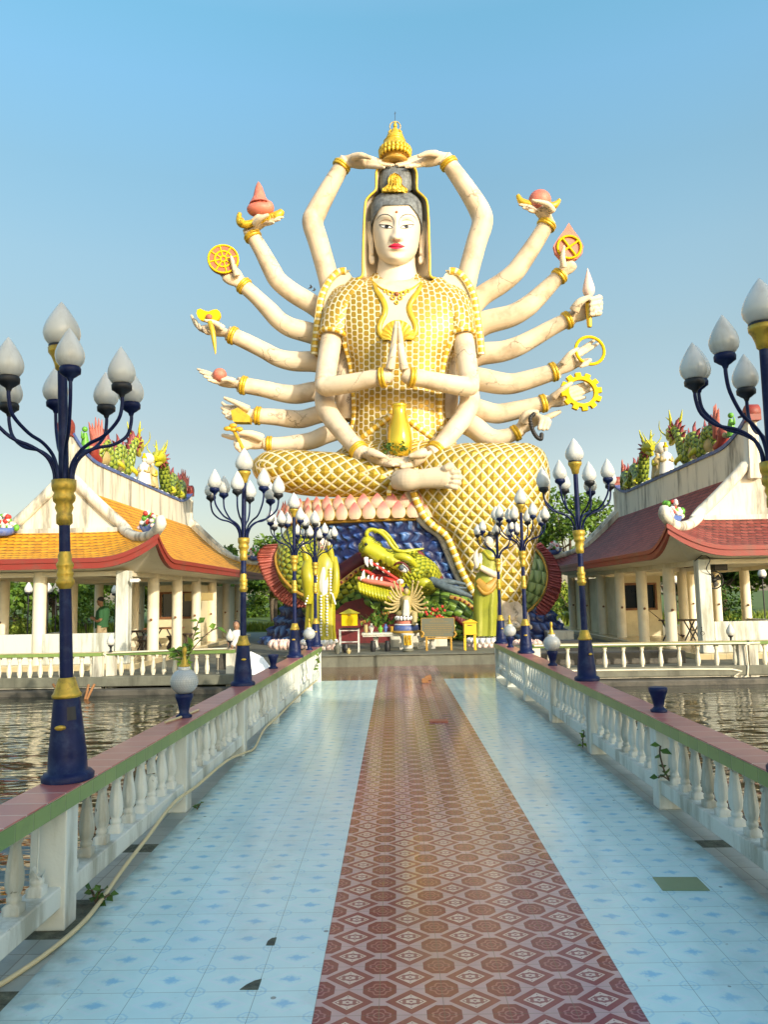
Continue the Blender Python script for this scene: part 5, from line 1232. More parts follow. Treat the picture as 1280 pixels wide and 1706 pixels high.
m = MB(); px_sweep(m, [(710, 965, 27.3, 8), (725, 970, 27.2, 8), (748, 980, 27.0, 6.5), (770, 988, 26.9, 5), (787, 994, 26.9, 2)], 12, 5)
for q in ([(728, 970, 27.3, 6), (748, 969, 27.3, 5), (776, 973, 27.3, 2)], [(745, 977, 27.1, 5), (760, 979, 27.1, 3.6), (778, 980, 27.1, 1.6)]): px_sweep(m, q, 10, 4)
link('antler', m, 'antler', HDR)
m = MB()
for k in range(13):
    t = k/12; x = 690+34*t; y = 924+40*t; m.sweep([W(x, y, 27.7), W(x+10, y-2+3*t, 27.6), W(x+20-4*abs(t-.5), y+4, 27.7)], [P(6, 28), P(4.5, 28), .02], 8, 3)
link('mane', m, 'maroon', HDR)
m = MB(); px_sweep(m, [(696, 985, 27.0, 4), (700, 973, 26.7, 8), (712, 972, 26.7, 8), (722, 982, 26.9, 4)], 14, 5, sy=1, sx=.5, up=(0, -1, 0)); link('ear', m, 'lime', HDR)
m = MB()
for k in range(16):
    t = k/15; x = 738+62*t; y = 996+52*t; m.sweep([W(x, y, 28.2), W(x-3, y+12, 28.0), W(x+5, y+20, 28.2)], [P(6, 28), P(5, 28), .03], 8, 3)
link('spine_fringe', m, 'maroon', DR)

# ------------------------------------------------------------------ attendants
def lotus_base(par, c, r, h, n=16, mm='shirtwhite'):
    m = MB(); m.lathe([(r*.8, 0), (r*.85, h*.2), (r*.9, h*.7), (r*.8, h)], 24, c); b_ = link('lotus_base', m, mm, par)
    for row in range(2):
        m = MB()
        for k in range(n):
            a = 2*pi*(k+.5*row)/n; d = sph(a); o = Vector(c)+d*r*.86+Vector((0, 0, h*.2+row*h*.42)); m.sweep([o, o+d*r*.14+Vector((0, 0, h*.2)), o+d*r*.05+Vector((0, 0, h*.42))], [r*.10, r*.14, r*.03], 8, 3)
        link('petals', m, 'palepink' if row == 0 else 'eyewhite', b_)
AD = 24.6
A1 = empty('attendant_statue', W(532, 1082, AD), 'yellow robed attendant statue with raised hands and beaded sash, left of the dragon', 'statue')
m = MB(); rings = []
for y, cx, hw, hd in ((1068, 534, 26, .34), (1050, 533, 25, .33), (1020, 534, 24, .32), (990, 535, 23, .32), (965, 536, 23, .33), (945, 537, 23, .32), (930, 537, 21, .28), (922, 537, 15, .2), (917, 537, 7, .12)):
    rings.append([W(cx+hw*math.cos(2*pi*k/48)*(1+.05*math.sin(k*pi/3)*(y > 960)), y, AD+hd*math.sin(2*pi*k/48)*(1+.08*math.sin(k*pi/3)*(y > 960))) for k in range(48)])
m.loft(rings); link('robe', m, 'yellowrobe', A1)
m = MB(); m.sweep([W(516, 930, AD), W(512, 950, AD-.3), W(514, 970, AD-.35), W(514, 1005, AD-.25)], [P(8, AD), P(10, AD), P(11, AD), P(6, AD)], 14, 5); m.sweep([W(515, 950, AD-.1), W(506, 910, AD-.2)], [P(7, AD), P(5, AD)], 12, 3); m.ell(W(514, 970, AD-.3), (P(11, AD), .2, P(14, AD)), 14, 10)
m.sweep([W(556, 930, AD), W(560, 955, AD-.2), W(558, 985, AD-.2), W(553, 1005, AD-.2)], [P(6, AD), P(6, AD), P(7, AD), P(3, AD)], 12, 4); m.sweep([W(553, 935, AD-.1), W(549, 908, AD-.2)], [P(6, AD), P(4.5, AD)], 12, 3)
link('sleeves', m, 'yellowrobe', A1)
m = MB(); m.sweep([W(506, 912, AD-.2), W(504, 902, AD-.22)], [P(4, AD), P(2.5, AD)], 10, 3); link('hand', m, 'face', A1); m = MB(); m.sweep([W(549, 910, AD-.2), W(549, 900, AD-.22)], [P(4, AD), P(2.5, AD)], 10, 3); link('hand', m, 'face', A1)
m = MB(); rows = [[W(539+(k/4-1)*w_, y, AD-d-.03+.02*abs(k-4)) for k in range(9)] for y, w_, d in ((945, 5, .32), (955, 7, .335), (970, 8, .34), (985, 7, .34), (992, 5, .33))]
m.grid(rows, flip=True); m.grid([[p+Vector((0, .05, 0)) for p in r] for r in rows]); link('bib', m, 'shirtwhite', A1)
for xa, xb in ((535, 527), (545, 551)):
    m = MB()
    for y in range(948, 1062, 5): m.ell(W((xa if y > 992 else xb)+.3*math.sin(y), y, AD-.36), P(1.9, AD), 8, 6)
    link('bead_string', m, 'eyewhite', A1)
m = MB(); [m.ell(W(508+k*1.6+1, 1006-k*4.6, AD-.42), P(1.8, AD), 8, 6) for k in range(9)]; link('sleeve_beads', m, 'eyewhite', A1)
m = MB(); [m.ell(W(554+.6*k, 990+k*2, AD-.42), P(1.5, AD), 8, 6) for k in range(9)]; link('sleeve_beads', m, 'eyewhite', A1)
m = MB(); m.ell(W(537, 906, AD), (P(9, AD), P(10, AD), P(12, AD)), 20, 14); m.ell(W(537, 907, AD-.2), P(2, AD), 8, 6); hd = link('head', m, 'face', A1)
m = MB(); m.ell(W(537, 900, AD+.05), (P(10, AD), P(10, AD), P(9, AD)), 18, 10); m.ell(W(537, 890, AD), (P(5, AD), P(5, AD), P(6, AD)), 12, 8); link('hair', m, 'black', hd)
m = MB(); m.sweep([W(533, 905.5, AD-.18), W(535.5, 906, AD-.19)], P(.5, AD), 6, 2); m.sweep([W(538.5, 906, AD-.19), W(541, 905.5, AD-.18)], P(.5, AD), 6, 2); m.sweep([W(535, 912, AD-.16), W(539, 912, AD-.16)], P(.6, AD), 6, 2); link('face_lines', m, 'lips', hd)
lotus_base(A1, W(532, 1084, AD), P(28, AD), P(18, AD), 14, 'shirtwhite')
A2 = empty('attendant_statue', W(808, 1080, AD), 'olive green praying attendant statue with bare pale arms, right of the dragon', 'statue')
m = MB(); rings = []
for y, cx, hw, hd in ((1060, 808, 20, .26), (1040, 809, 20, .26), (1010, 809, 20, .27), (985, 811, 21, .28), (965, 812, 20, .26), (950, 813, 17, .22), (935, 815, 17, .22), (922, 817, 17, .2), (915, 817, 9, .14)):
    rings.append([W(cx+hw*math.cos(2*pi*k/40)*(1-.10*(y > 985)*(1 if k in (29, 30, 31) else 0)), y, AD+hd*math.sin(2*pi*k/40)*(1-.35*(y > 985)*(1 if k in (28, 29, 30, 31, 32) else 0))) for k in range(40)])
m.loft(rings); link('wrapped_dress', m, 'olive', A2)
m = MB(); m.sweep([W(796, 975, AD-.24), W(806, 988, AD-.31), W(818, 985, AD-.30), W(830, 968, AD-.2)], P(3.5, AD), 8, 5); m.sweep([W(796, 966, AD-.24), W(812, 980, AD-.3), W(832, 960, AD-.15)], [P(5, AD), P(9, AD), P(4, AD)], 10, 5, sx=.4, up=(0, -1, 0)); link('hip_sash', m, 'orange', A2)
m = MB(); m.sweep([W(829, 925, AD), W(831, 945, AD-.05), W(826, 957, AD-.15), W(812, 951, AD-.35), W(797, 943, AD-.5)], [P(7, AD), P(6.5, AD), P(6, AD), P(5.5, AD), P(4.5, AD)], 14, 5)
m.sweep([W(803, 925, AD), W(797, 940, AD-.15), W(794, 950, AD-.4)], [P(6.5, AD), P(6, AD), P(5, AD)], 14, 4)
m.sweep([W(797, 946, AD-.5), W(793, 930, AD-.52), W(795, 916, AD-.52)], [P(5, AD), P(4.5, AD), P(1.2, AD)], 12, 4, sx=.6)
m.sweep([W(817, 922, AD), W(816, 912, AD)], P(4.5, AD), 12, 2); m.ell(W(815, 903, AD), (P(8, AD), P(9, AD), P(10.5, AD)), 18, 12); m.ell(W(812, 904, AD-.17), P(1.8, AD), 8, 6); link('bare_arms_and_head', m, 'face', A2)
m = MB(); m.ell(W(817, 897, AD+.06), (P(9, AD), P(9, AD), P(7.5, AD)), 16, 10); m.ell(W(817, 889, AD), P(4, AD), 10, 8); link('hair', m, 'black', A2)
m = MB(); m.sweep([W(806, 918, AD-.1), W(817, 930, AD-.23), W(829, 932, AD-.2), W(834, 950, AD), W(833, 985, AD), W(834, 1030, AD), (W(832, 1058, AD))], P(3, AD), 8, 5); m.ring(W(797, 944, AD-.5), W(797, 943, AD-.5)-W(812, 951, AD-.35), P(5.5, AD), P(1.5, AD), 18, 6); link('scarf', m, 'yellowrobe', A2)
lotus_base(A2, W(806, 1083, AD), P(25, AD), P(20, AD), 16)

# ------------------------------------------------------------------ altar, sign, boxes and offerings
def table(px0, px1, ytop, ybot, D, label, mm='marble'):
    c = W((px0+px1)/2, ybot, D); t = empty('altar_table', c, label, 'altar'); z1 = W(px0, ytop, D).z; x0, x1 = W(px0, ytop, D).x, W(px1, ytop, D).x; z0 = .33
    m = MB(); m.box((x0, D-.3, z1-.07), (x1, D+.45, z1)); link('tabletop', m, mm, t, bevel=.015)
    m = MB(); m.box((x0+.03, D-.27, z1-.12), (x1-.03, D+.4, z1-.072)); link('apron', m, mm, t, bevel=.01)
    for k in ((.25, .75) if x1-x0 > 1 else (.2, .8)):
        x = x0+(x1-x0)*k; m = MB(); m.lathe([(.16, 0), (.17, .05), (.10, .12), (.085, (z1-z0)*.5), (.13, z1-z0-.14)], 4, (x, D+.05, z0), rot=pi/4, smooth=False); link('leg', m, mm, t, bevel=.01)
    return t, z1
T1, z1 = table(603, 695, 1054, 1085, 24.0, 'long pale stone altar table in front of the dragon mouth')
T2, z2 = table(696, 725, 1060, 1084, 24.1, 'narrow pale stone table half hidden behind the grey notice board')
m = MB(); m.box((W(650, 1060, 25.2).x, 25.1, .30), (W(745, 1060, 25.2).x, 25.3, W(650, 1054, 25.2).z)); link('altar_wall', m, 'plaster', None, 'low white wall standing behind the altar table', 'wall', bevel=.02)
# many-armed small statue on its striped pedestal
MS = empty('small_statue', W(677, 1054, 23.9), 'small ivory many armed statue on a striped red white and blue pedestal on the altar', 'statuette')
D = 23.9; k0 = P(1, D)
for (ya, yb, r, mm) in ((1054, 1050, 25, 'orange'), (1050, 1041, 21, 'blue'), (1041, 1039, 20, 'eyewhite'), (1039, 1034, 16, 'pinkred')):
    c = W(677, ya, D); h = (ya-yb)*k0; m = MB(); m.lathe([(r*k0*.97, 0), (r*k0, h*.3), (r*k0*.95, h*.8), (r*k0*.85, h)], 28, c); link('pedestal_tier', m, mm, MS)
m = MB()
for k in range(18): d = sph(2*pi*k/18); c = W(677, 1032, D)+d*k0*15; m.sweep([c, c+d*.03+Vector((0, 0, .06)), c+Vector((0, 0, .11))], [.04, .05, .01], 8, 3)
link('lotus_petals', m, 'eyewhite', MS)
m = MB(); m.ell(W(677, 1022, D), (k0*17, k0*11, k0*7), 20, 12); m.sweep([W(677, 1022, D), W(677, 1008, D), W(677, 996, D), W(677, 992, D)], [k0*9, k0*8, k0*8.5, k0*3.5], 16, 4); m.ell(W(677, 985, D-.02), (k0*4.4, k0*4.6, k0*5.8), 14, 10)
m.sweep([W(690, 1022, D-.15), W(691, 1034, D-.3), W(689, 1042, D-.35)], [k0*6, k0*4.5, k0*3], 12, 4); BD = link('body', m, 'ivory', MS)
for s in (-1, 1):
    for j in range(8):
        a = R(-38+17*j); L = 26+4*math.sin(j*1.3); x = 677+s*7; y = 1004-j*1.2; m = MB()
        ex, eyy = x+s*L*.55*math.cos(a), y-L*.55*math.sin(a)+5; hx, hy = x+s*L*math.cos(a), y-L*math.sin(a)
        m.sweep([W(x, y, D+.05), W(ex, eyy, D), W(hx, hy, D-.05)], [k0*2.4, k0*2.1, k0*1.3], 8, 4); m.ell(W(hx, hy, D-.05), k0*2.3, 8, 6); link('arm', m, 'ivory', MS)
m = MB(); m.sweep([W(677, 998, D-.13), W(677, 1010, D-.2), W(677, 1026, D-.24)], [k0*3, k0*5, k0*6], 10, 4, sx=.3, up=(0, -1, 0)); link('white_stole', m, 'marble', BD)
m = MB(); m.ell(W(677, 980, D+.02), (k0*4.9, k0*4.9, k0*4.4), 14, 8); m.ell(W(677, 974.5, D), k0*2.2, 10, 6); link('hair', m, 'black', BD)
# info board
SB = empty('notice_board', W(730, 1086, 23.2), 'grey notice board with rows of yellow lettering on two yellow legs', 'sign')
D = 23.2; m = MB(); q = [W(x, y, D) for x, y in ((702, 1061), (758, 1061), (757, 1029), (702, 1030))]; m.prism(q, (0, .05, 0)); bd = link('board', m, 'boardgreen', SB)
m = MB()
for a, b_ in zip(q, q[1:]+q[:1]): m.sweep([a, b_], .010, 8, 1)
for x in (703, 757): m.sweep([W(x-1, 1062, D-.02), W(x+3, 1056, D-.03), W(x, 1052, D-.02)], .03, 8, 3)
link('frame', m, 'orange', SB)
m = MB(); rr = random.Random(3)
for y, x0, x1 in ((1033, 720, 740), (1036, 716, 745), (1041, 707, 752), (1044, 707, 753), (1047, 707, 751), (1050, 707, 752), (1053, 708, 748), (1056.5, 712, 738)):
    x = x0
    while x < x1:
        w_ = rr.uniform(.8, 2.6); p = W(x, y, D-.012); m.box((p.x, p.y, p.z-.006), (p.x+P(w_, D), p.y+.01, p.z+.004)); x += w_+.75
link('lettering', m, 'orange', SB)
for x in (711, 752): m = MB(); p = W(x, 1061, D); m.box((p.x-.03, D, .325), (p.x+.03, D+.06, p.z)); link('leg', m, 'orange', SB, bevel=.006)
m = MB(); a, b_ = W(709, 1064, D), W(754, 1064, D); m.box((a.x, D+.01, a.z-.02), (b_.x, D+.05, a.z+.02)); link('crossbar', m, 'orange', SB)
# yellow donation box
YB = empty('donation_box', W(783, 1088, 23), 'bright yellow slotted box with a pitched lid on two tall legs', 'box')
D = 23.0; a, b_ = W(774, 1058, D), W(794, 1037, D); m = MB(); m.box((a.x, D, a.z), (b_.x, D+.35, b_.z)); bx = link('box_body', m, 'yellowbox', YB, bevel=.008)
m = MB(); c = W(784, 1031, D+.17); m.prism([(a.x-.05, D-.05, b_.z), (b_.x+.05, D-.05, b_.z), (c.x, D-.05, c.z)], (0, .45, 0)); link('lid', m, 'yellowbox', YB, bevel=.006)
m = MB(); p = W(783, 1042, D-.01); m.box((p.x-.07, D-.004, p.z-.012), (p.x+.07, D+.02, p.z+.012)); link('slot', m, 'black', bx)
for x in (775.5, 792.5): m = MB(); p = W(x, 1058, D); m.box((p.x-.025, D+.02, .325), (p.x+.025, D+.07, p.z)); m.box((p.x-.025, D+.26, .325), (p.x+.025, D+.31, p.z)); link('leg', m, 'yellowbox', YB)
# lantern house on a white stand
LH = empty('lantern_house', W(582, 1090, 23), 'yellow lantern box with a pyramid roof on a tall white metal stand', 'lantern')
a, b_ = W(569, 1043, D), W(595, 1022, D); m = MB(); m.box((a.x, D, a.z), (b_.x, D+.45, b_.z)); hb = link('lantern_body', m, 'goldyellow', LH, bevel=.01)
m = MB(); c = W(582, 1014, D+.22); r = [(a.x-.07, D-.07, b_.z), (b_.x+.07, D-.07, b_.z), (b_.x+.07, D+.52, b_.z), (a.x-.07, D+.52, b_.z)]
m.grid([r, [(c.x+.01*(q[0]-c.x), c.y+.01*(q[1]-c.y), c.z) for q in r]], True, smooth=False); m.fan(r, rev=True); link('roof', m, 'yellowrobe', LH)
m = MB(); p = W(582, 1025, D); m.box((p.x-.05, D-.01, p.z-.02), (p.x+.05, D+.01, p.z+.02)); link('vent', m, 'orange', hb)
m = MB(); t = W(582, 1047, D); m.box((a.x-.04, D-.03, t.z-.03), (b_.x+.04, D+.5, t.z)); link('tray', m, 'black', LH)
for x in (566, 597):
    for dd in (0, .4): m = MB(); p = W(x, 1048, D); m.box((p.x-.018, D+dd, .325), (p.x+.018, D+dd+.036, p.z)); link('leg', m, 'metal', LH)
m = MB(); p = W(566, 1050, D); q = W(597, 1050, D); m.box((p.x, D-.002, p.z-.025), (q.x, D+.03, p.z)); m.box((p.x, D+.01, .62), (q.x, D+.04, .65)); link('rail', m, 'metal', LH)
# pots and offerings
def pot(px, yb, D, rp, hp, mm, label, cat='vase', kind=0, group=None):
    c = W(px, yb, D); r, h = P(rp, D), P(hp, D); m = MB()
    prof = ([(.6, 0), (.7, .05), (.95, .35), (1, .6), (.75, .85), (.85, 1), (.7, 1), (.55, .85)], [(.5, 0), (.45, .08), (1, .5), (1, .62), (.5, .8), (.4, .95), (.6, 1), (.3, 1)], [(.7, 0), (.75, .2), (.85, .8), (1, .9), (1, 1), (.85, 1), (.8, .8)])[kind]
    m.lathe([(a*r, b_*h) for a, b_ in prof], 18, c); return link('vase' if cat == 'vase' else cat.replace(' ', '_'), m, mm, None, label, cat, group)
pot(562, 1091, 22.6, 6, 20, 'stone', 'dark bulbous incense pot at the left end of the platform step', 'incense pot', 1)
pot(581, 1091, 22.5, 4, 11, 'ivory', 'little cream cup on the platform step below the lantern house', 'cup', 1)
pot(576, 1087, 22.9, 6, 14, 'black', 'dark round pot standing under the lantern house', 'pot', 0)
pot(622, 1088, 23.2, 5, 20, 'black', 'tall black vase under the altar table, left of its first leg')
pot(646, 1088, 23.2, 5, 20, 'black', 'tall black vase under the altar table, nearer the incense bowl')
pot(680, 1087, 22.9, 10, 8, 'stone', 'wide grey bowl in the incense bucket foot below the altar', 'bowl', 0)
o = pot(680, 1080, 22.85, 11, 24, 'marble', 'glass sided incense bucket with yellow sticks below the altar', 'incense bucket', 2)
m = MB()
for _ in range(16): p = W(680+rnd.uniform(-6, 6), 1075, 22.6+rnd.uniform(-.1, .1)); m.sweep([p, p+Vector((rnd.uniform(-.04, .04), rnd.uniform(-.04, .04), .28))], .012, 5, 1)
link('incense_bundle', m, 'yellowbox', None, 'bundle of yellow incense sticks standing in the glass sided bucket', 'incense sticks')
pot(610, 1054, 23.9, 4, 13, 'ivory', 'small cream vase at the left end of the altar table')
pot(619, 1054, 23.85, 4.5, 15, 'marble', 'small white vase on the altar table beside the green offerings', kind=1)
pot(634, 1054, 23.85, 4.5, 12, 'greenpaint', 'small green jar on the altar table', 'jar', 1)
pot(643, 1054, 23.95, 4, 14, 'blue', 'small blue vase on the altar table beside the striped pedestal', kind=1)
pot(653, 1054, 23.8, 3.4, 10, 'orange', 'little orange cup on the altar table in front of the statuette', 'cup', 2)
pot(702, 1060, 24.0, 3.5, 9, 'orange', 'small amber cup on the narrow table behind the notice board', 'cup', 2)
def tuft(mb, c, n, sp, L, Wd, up=.5):
    for _ in range(n):
        d = rdir(); d.z = abs(d.z)+up; mb.leaf(Vector(c)+Vector((rnd.gauss(0, sp), rnd.gauss(0, sp), abs(rnd.gauss(0, sp)))), d, rdir(), L*rnd.uniform(.6, 1.2), Wd)
m = MB(); tuft(m, W(630, 1045, 24.2), 120, .22, .2, .05); link('offering_greens', m, 'leaf_mid', None, 'heap of green leafy offerings at the back of the altar table', 'greenery')
m = MB(); tuft(m, W(727, 1026, 24.6), 70, .16, .16, .05); fp = link('flower_bunch', m, 'leaf_mid', None, 'bunch of red and yellow flowers above the notice board', 'flowers')
m = MB()
for _ in range(22): m.ell(W(727+rnd.gauss(0, 9), 1022+rnd.gauss(0, 5), 24.4), .05, 7, 5)
link('blossoms', m, 'red', fp)
m = MB()
for x, D in ((466, 24.5), (480, 24.5), (885, 25), (872, 25.4)):
    c = W(x, 1080, D)
    for k in range(10): d = sph(2*pi*k/10); o = c+d*.2; m = m if k else MB(); m.sweep([o, o+d*.10+Vector((0, 0, .13)), o+d*.02+Vector((0, 0, .27))], [.06, .09, .015], 8, 3)
    m.lathe([(.2, 0), (.22, .12), (.1, .16)], 16, c)
    link('lotus_planter', m, 'palepink', None, 'pink stone lotus planter %s' % {466: 'left of the third lamp on the left rail', 480: 'right beside the foot of the yellow robed statue', 885: 'right of the statue foot by the blue pedestal', 872: 'just behind the third lamp of the right rail'}[x], 'planter')
# ------------------------------------------------------------------ pavilions
def pavilion(xc, side, roofm, label, colm):
    """side: sign of the direction from the pavilion towards the bridge"""
    t = empty('pavilion', (xc, 30, -.06), label, 'pavilion')
    HW = 3.5; Dn, Df = 20.6, 39.0; Dg, Dh = 23.3, 36.8; zE, zR = 2.92, 5.4
    def prof(q): return zE+(zR-zE)*(1-q)**1.45
    tg = 1-((3.97-zE)/(zR-zE))**(1/1.45)
    def near(q, far=False):
        a, b_ = (Dh, Df) if far else (Dg, Dn)
        return a if q <= tg else a+(b_-a)*((q-tg)/(1-tg))
    def lift(q, d): return .62*max(0, 1-d/1.7)**2.2*max(0, (q-tg)/(1-tg))**1.5
    NT = 22
    rf = MB()
    for s in (-1, 1):
        rows = []; uv = []
        ts = [k/NT for k in range(NT+1)]
        for q in ts:
            a, b_ = near(q), near(q, True); r = []; u = []
            for k in range(61):
                e = k/60; e = .5-.5*math.cos(e*pi) if True else e
                D = a+(b_-a)*e; d = min(D-a, b_-D)
                r.append((xc+s*HW*q, D, prof(q)+(lift(q, d)))); u.append((D, -q*3.9))
            rows.append(r); uv.append(u+[u[-1]])
        rf.grid(rows, uv=uv, flip=(s < 0))
    for far in (False, True):
        rows = []; uv = []
        for k in range(13):
            q = tg+(1-tg)*k/12; D = near(q, far); r = []; u = []
            for j in range(41):
                e = -1+2*(.5-.5*math.cos(pi*j/40)); x = HW*q*e; d = HW*q*(1-abs(e))
                r.append((xc+x, D, prof(q)+lift(q, d))); u.append((x, -q*3.6))
            rows.append(r); uv.append(u+[u[-1]])
        rf.grid(rows, uv=uv, flip=far)
    RO = link('roof', rf, roofm, t)
    # eave outline, then fascia and soffit
    def eave(q=1.0):
        pts = []
        a, b_ = near(q), near(q, True)
        for s0, e0 in (('n', None),):
            for j in range(41): e = -1+2*(.5-.5*math.cos(pi*j/40)); pts.append((xc+HW*q*e, a, prof(q)+lift(q, HW*q*(1-abs(e)))))
            for k in range(1, 61): D = a+(b_-a)*(.5-.5*math.cos(pi*k/60)); pts.append((xc+HW*q, D, prof(q)+lift(q, min(D-a, b_-D))))
            for j in range(1, 41): e = 1-2*(.5-.5*math.cos(pi*j/40)); pts.append((xc+HW*q*e, b_, prof(q)+lift(q, HW*q*(1-abs(e)))))
            for k in range(1, 60): D = b_+(a-b_)*(.5-.5*math.cos(pi*k/60)); pts.append((xc-HW*q, D, prof(q)+lift(q, min(D-a, b_-D))))
        return [Vector(p) for p in pts]
    E = eave(); cen = Vector((xc, 30, 0))
    def off(p, d, dz):
        sx = (1 if p.x > xc else -1)*min(1, max(0, (abs(p.x-xc)-HW+.6)/.55)); sy = (1 if p.y > 30 else -1)*min(1, max(0, (abs(p.y-29.8)-9.2+.6)/.55)); return p+Vector((sx*d, sy*d, dz))
    m = MB(); m.grid([[off(p, .03, -.26) for p in E], [off(p, .03, -.02) for p in E], [off(p, -.03, .02) for p in E]], True, smooth=False, flip=False); m.grid([[off(p, -.08, -.26) for p in E], [off(p, .03, -.26) for p in E]], True, smooth=False)
    m.grid([[off(p, .035, -.10) for p in E], [off(p, .06, -.10) for p in E], [off(p, .06, .015) for p in E], [off(p, .0, .03) for p in E]], True, smooth=False)
    link('fascia', m, 'fascia', RO)
    m = MB(); m.grid([[off(p, -.08, -.25) for p in E], [Vector((xc+(p.x-xc)*.72, 29.8+(p.y-29.8)*.86, 2.60)) for p in E]], True, flip=True); m.grid([[Vector((xc+(p.x-xc)*.72, 29.8+(p.y-29.8)*.86, 2.60)) for p in E], [Vector((xc+(p.x-xc)*.05, 29.8+(p.y-29.8)*.7, 2.62)) for p in E]], True, flip=True); link('soffit', m, 'cream_col', RO)
    # hips with upturned ends
    for far in (False, True):
        for s in (-1, 1):
            q0 = []; 
            for k in range(12):
                q = tg-.02+(1.02-tg)*k/11; q_ = min(1, q); q0.append(Vector((xc+s*HW*q_, near(q_, far), prof(q_)+lift(q_, 0)+.06)))
            q0[-1] += Vector((s*.05, (.05 if far else -.05), .10)); q0.append(q0[-1]+Vector((s*.10, (.10 if far else -.10), .10))); q0.append(q0[-1]+Vector((-s*.06, (-.06 if far else .06), .12)))
            m = MB(); m.sweep(q0, [.15]*len(q0), 10, 2, sx=1.0); link('hip_ridge', m, 'plaster', RO)
        # gable wall and bargeboards
        Dq = Dh if far else Dg; sg = 1 if far else -1
        zt = zR+.86
        edge = [(q, prof(q)) for q in [tg*k/10 for k in range(11)]]
        bb = [(.16, zt+.25)]+[(.12+HW*q*1.0, z+.20-.2*q) for q, z in edge]
        pl = [(xc-x, Dq+sg*.10, z) for x, z in bb[::-1]]+[(xc+x, Dq+sg*.10, z) for x, z in bb]
        pl = pl+[(xc+HW*tg+.1, Dq+sg*.10, 3.80), (xc-HW*tg-.1, Dq+sg*.10, 3.80)]
        m = MB(); m.prism(pl if sg < 0 else pl[::-1], (0, -sg*.3, 0)); GB = link('gable', m, 'plaster', RO)
        m = MB()
        for s in (-1, 1): m.sweep([Vector((xc+s*(x-.05), Dq+sg*.16, z)) for x, z in bb]+[Vector((xc+s*(HW*tg+.45), Dq+sg*.5, 3.86))], [.14]+[.17]*(len(bb)-1)+[.10], 8, 2, sx=.8)
        m.box((xc-HW*tg, Dq+sg*.12-.12, 3.80), (xc+HW*tg, Dq+sg*.12+.12, 3.98)); link('bargeboard', m, 'plaster', RO)
    # ridge wall with raised ends
    m = MB(); rows = []; rows2 = []; rows3 = []
    for k in range(41):
        e = k/40; D = Dg-.35+(Dh-Dg+.7)*e; up = .62*max(0, 1-min(D-Dg+.35, Dh+.35-D)/2.3)**2
        zt = zR+.82+up; rows.append([(xc-.16, D, zR-.35), (xc+.16, D, zR-.35), (xc+.13, D, zt), (xc-.13, D, zt)])
        rows2.append([(xc-.18, D, zt), (xc+.18, D, zt), (xc+.2, D, zt+.10), (xc-.2, D, zt+.10)])
    m.loft(rows, smooth=False); RW = link('ridge_wall', m, 'plaster', RO)
    m = MB(); m.loft(rows2, smooth=False); link('ridge_cap', m, 'blue', RW)
    m = MB()
    for D, zz in ((Dg-.35, zR+1.5), (Dh+.35, zR+1.5)): m = MB(); m.lathe([(.02, -.2), (.18, -.2), (.24, -.16), (.24, .16), (.18, .2), (.02, .2)], 20, (xc, D, zz+.12), axis=(1, 0, 0)); m.box((xc-.18, D-.22, zz-.15), (xc+.18, D+.22, zz+.1)); link('ridge_end', m, 'fascia', RW)
    m = MB(); zz = zR+1.02
    for D, sg in ((Dg+2.1, 1), (Dh-2.1, -1)): m = MB(); m.sweep([(xc, D, zz), (xc, D-sg*.3, zz+.12), (xc, D-sg*.42, zz+.36), (xc, D-sg*.30, zz+.50)], [.20, .19, .18, .16], 12, 4); link('ridge_scroll', m, 'fascia', RW)
    # floor, columns, beams, parapets
    m = MB(); m.box((xc-2.75, 21.1, -.42), (xc+2.75, 38.3, .10)); link('floor', m, 'cream_tile', t, bevel=.02)
    ys = [21.5, 24.15, 26.8, 29.4, 32.0, 34.7, 37.3]
    for s in (-1, 1):
        for y in ys:
            r = .20 if y < 22 else .175; x = xc+s*2.33; m = MB()
            if y < 22: m.box((x-.17, y-.17, .1), (x+.17, y+.17, 2.615)); link('corner_pillar', m, 'white', t, bevel=.02)
            else: m.lathe([(r, .1), (r, 2.62)], 24, (x, y, 0)); co = link('column', m, colm, t); m = MB(); m.lathe([(.03, 0), (.045, .02), (.03, .07)], 10, (x, y-r*.99, 1.2), axis=(0, -1, 0)); link('bracket', m, 'wood', co)
    m = MB(); m.lathe([(.175, .1), (.175, 2.62)], 24, (xc, 21.5, 0)); link('column', m, colm, t)
    m = MB(); m.lathe([(.175, .1), (.175, 2.62)], 24, (xc, 29.4, 0)); link('column', m, colm, t)
    for s in (-1, 1): m = MB(); m.box((xc+s*2.33-.13, 21.36, 2.47), (xc+s*2.33+.13, 37.5, 2.62)); link('beam', m, colm, t)
    for y in (21.5, 29.4, 37.3): m = MB(); m.box((xc-2.2, y-.13, 2.48), (xc+2.2, y+.13, 2.61)); link('beam', m, colm, t)
    m = MB(); m.box((xc-2.13, 21.40, .1), (xc+2.13, 21.56, .93)); link('parapet', m, 'white', t, bevel=.02)
    m = MB(); m.box((xc-side*2.33-.08, 21.7, .1), (xc-side*2.33+.08, 29.3, .72)); link('parapet', m, 'white', t, bevel=.02)
    # room at the far end
    xa, xb = sorted((xc+side*2.2, xc+side*.6)); m = MB(); wl = 'cream_wall'
    holes = [(xc+side*.85, xc+side*1.25), (xc+side*1.5, xc+side*2.0)]
    hs = sorted([tuple(sorted(h)) for h in holes])
    m = MB(); xs = [xa]+[v for h in hs for v in h]+[xb]
    for i in range(0, len(xs), 2): m.box((xs[i], 30.0, .1), (xs[i+1], 30.2, 2.36))
    for h in hs: m.box((h[0], 30.0, .1), (h[1], 30.2, 1.15)); m.box((h[0], 30.0, 2.02), (h[1], 30.2, 2.36))
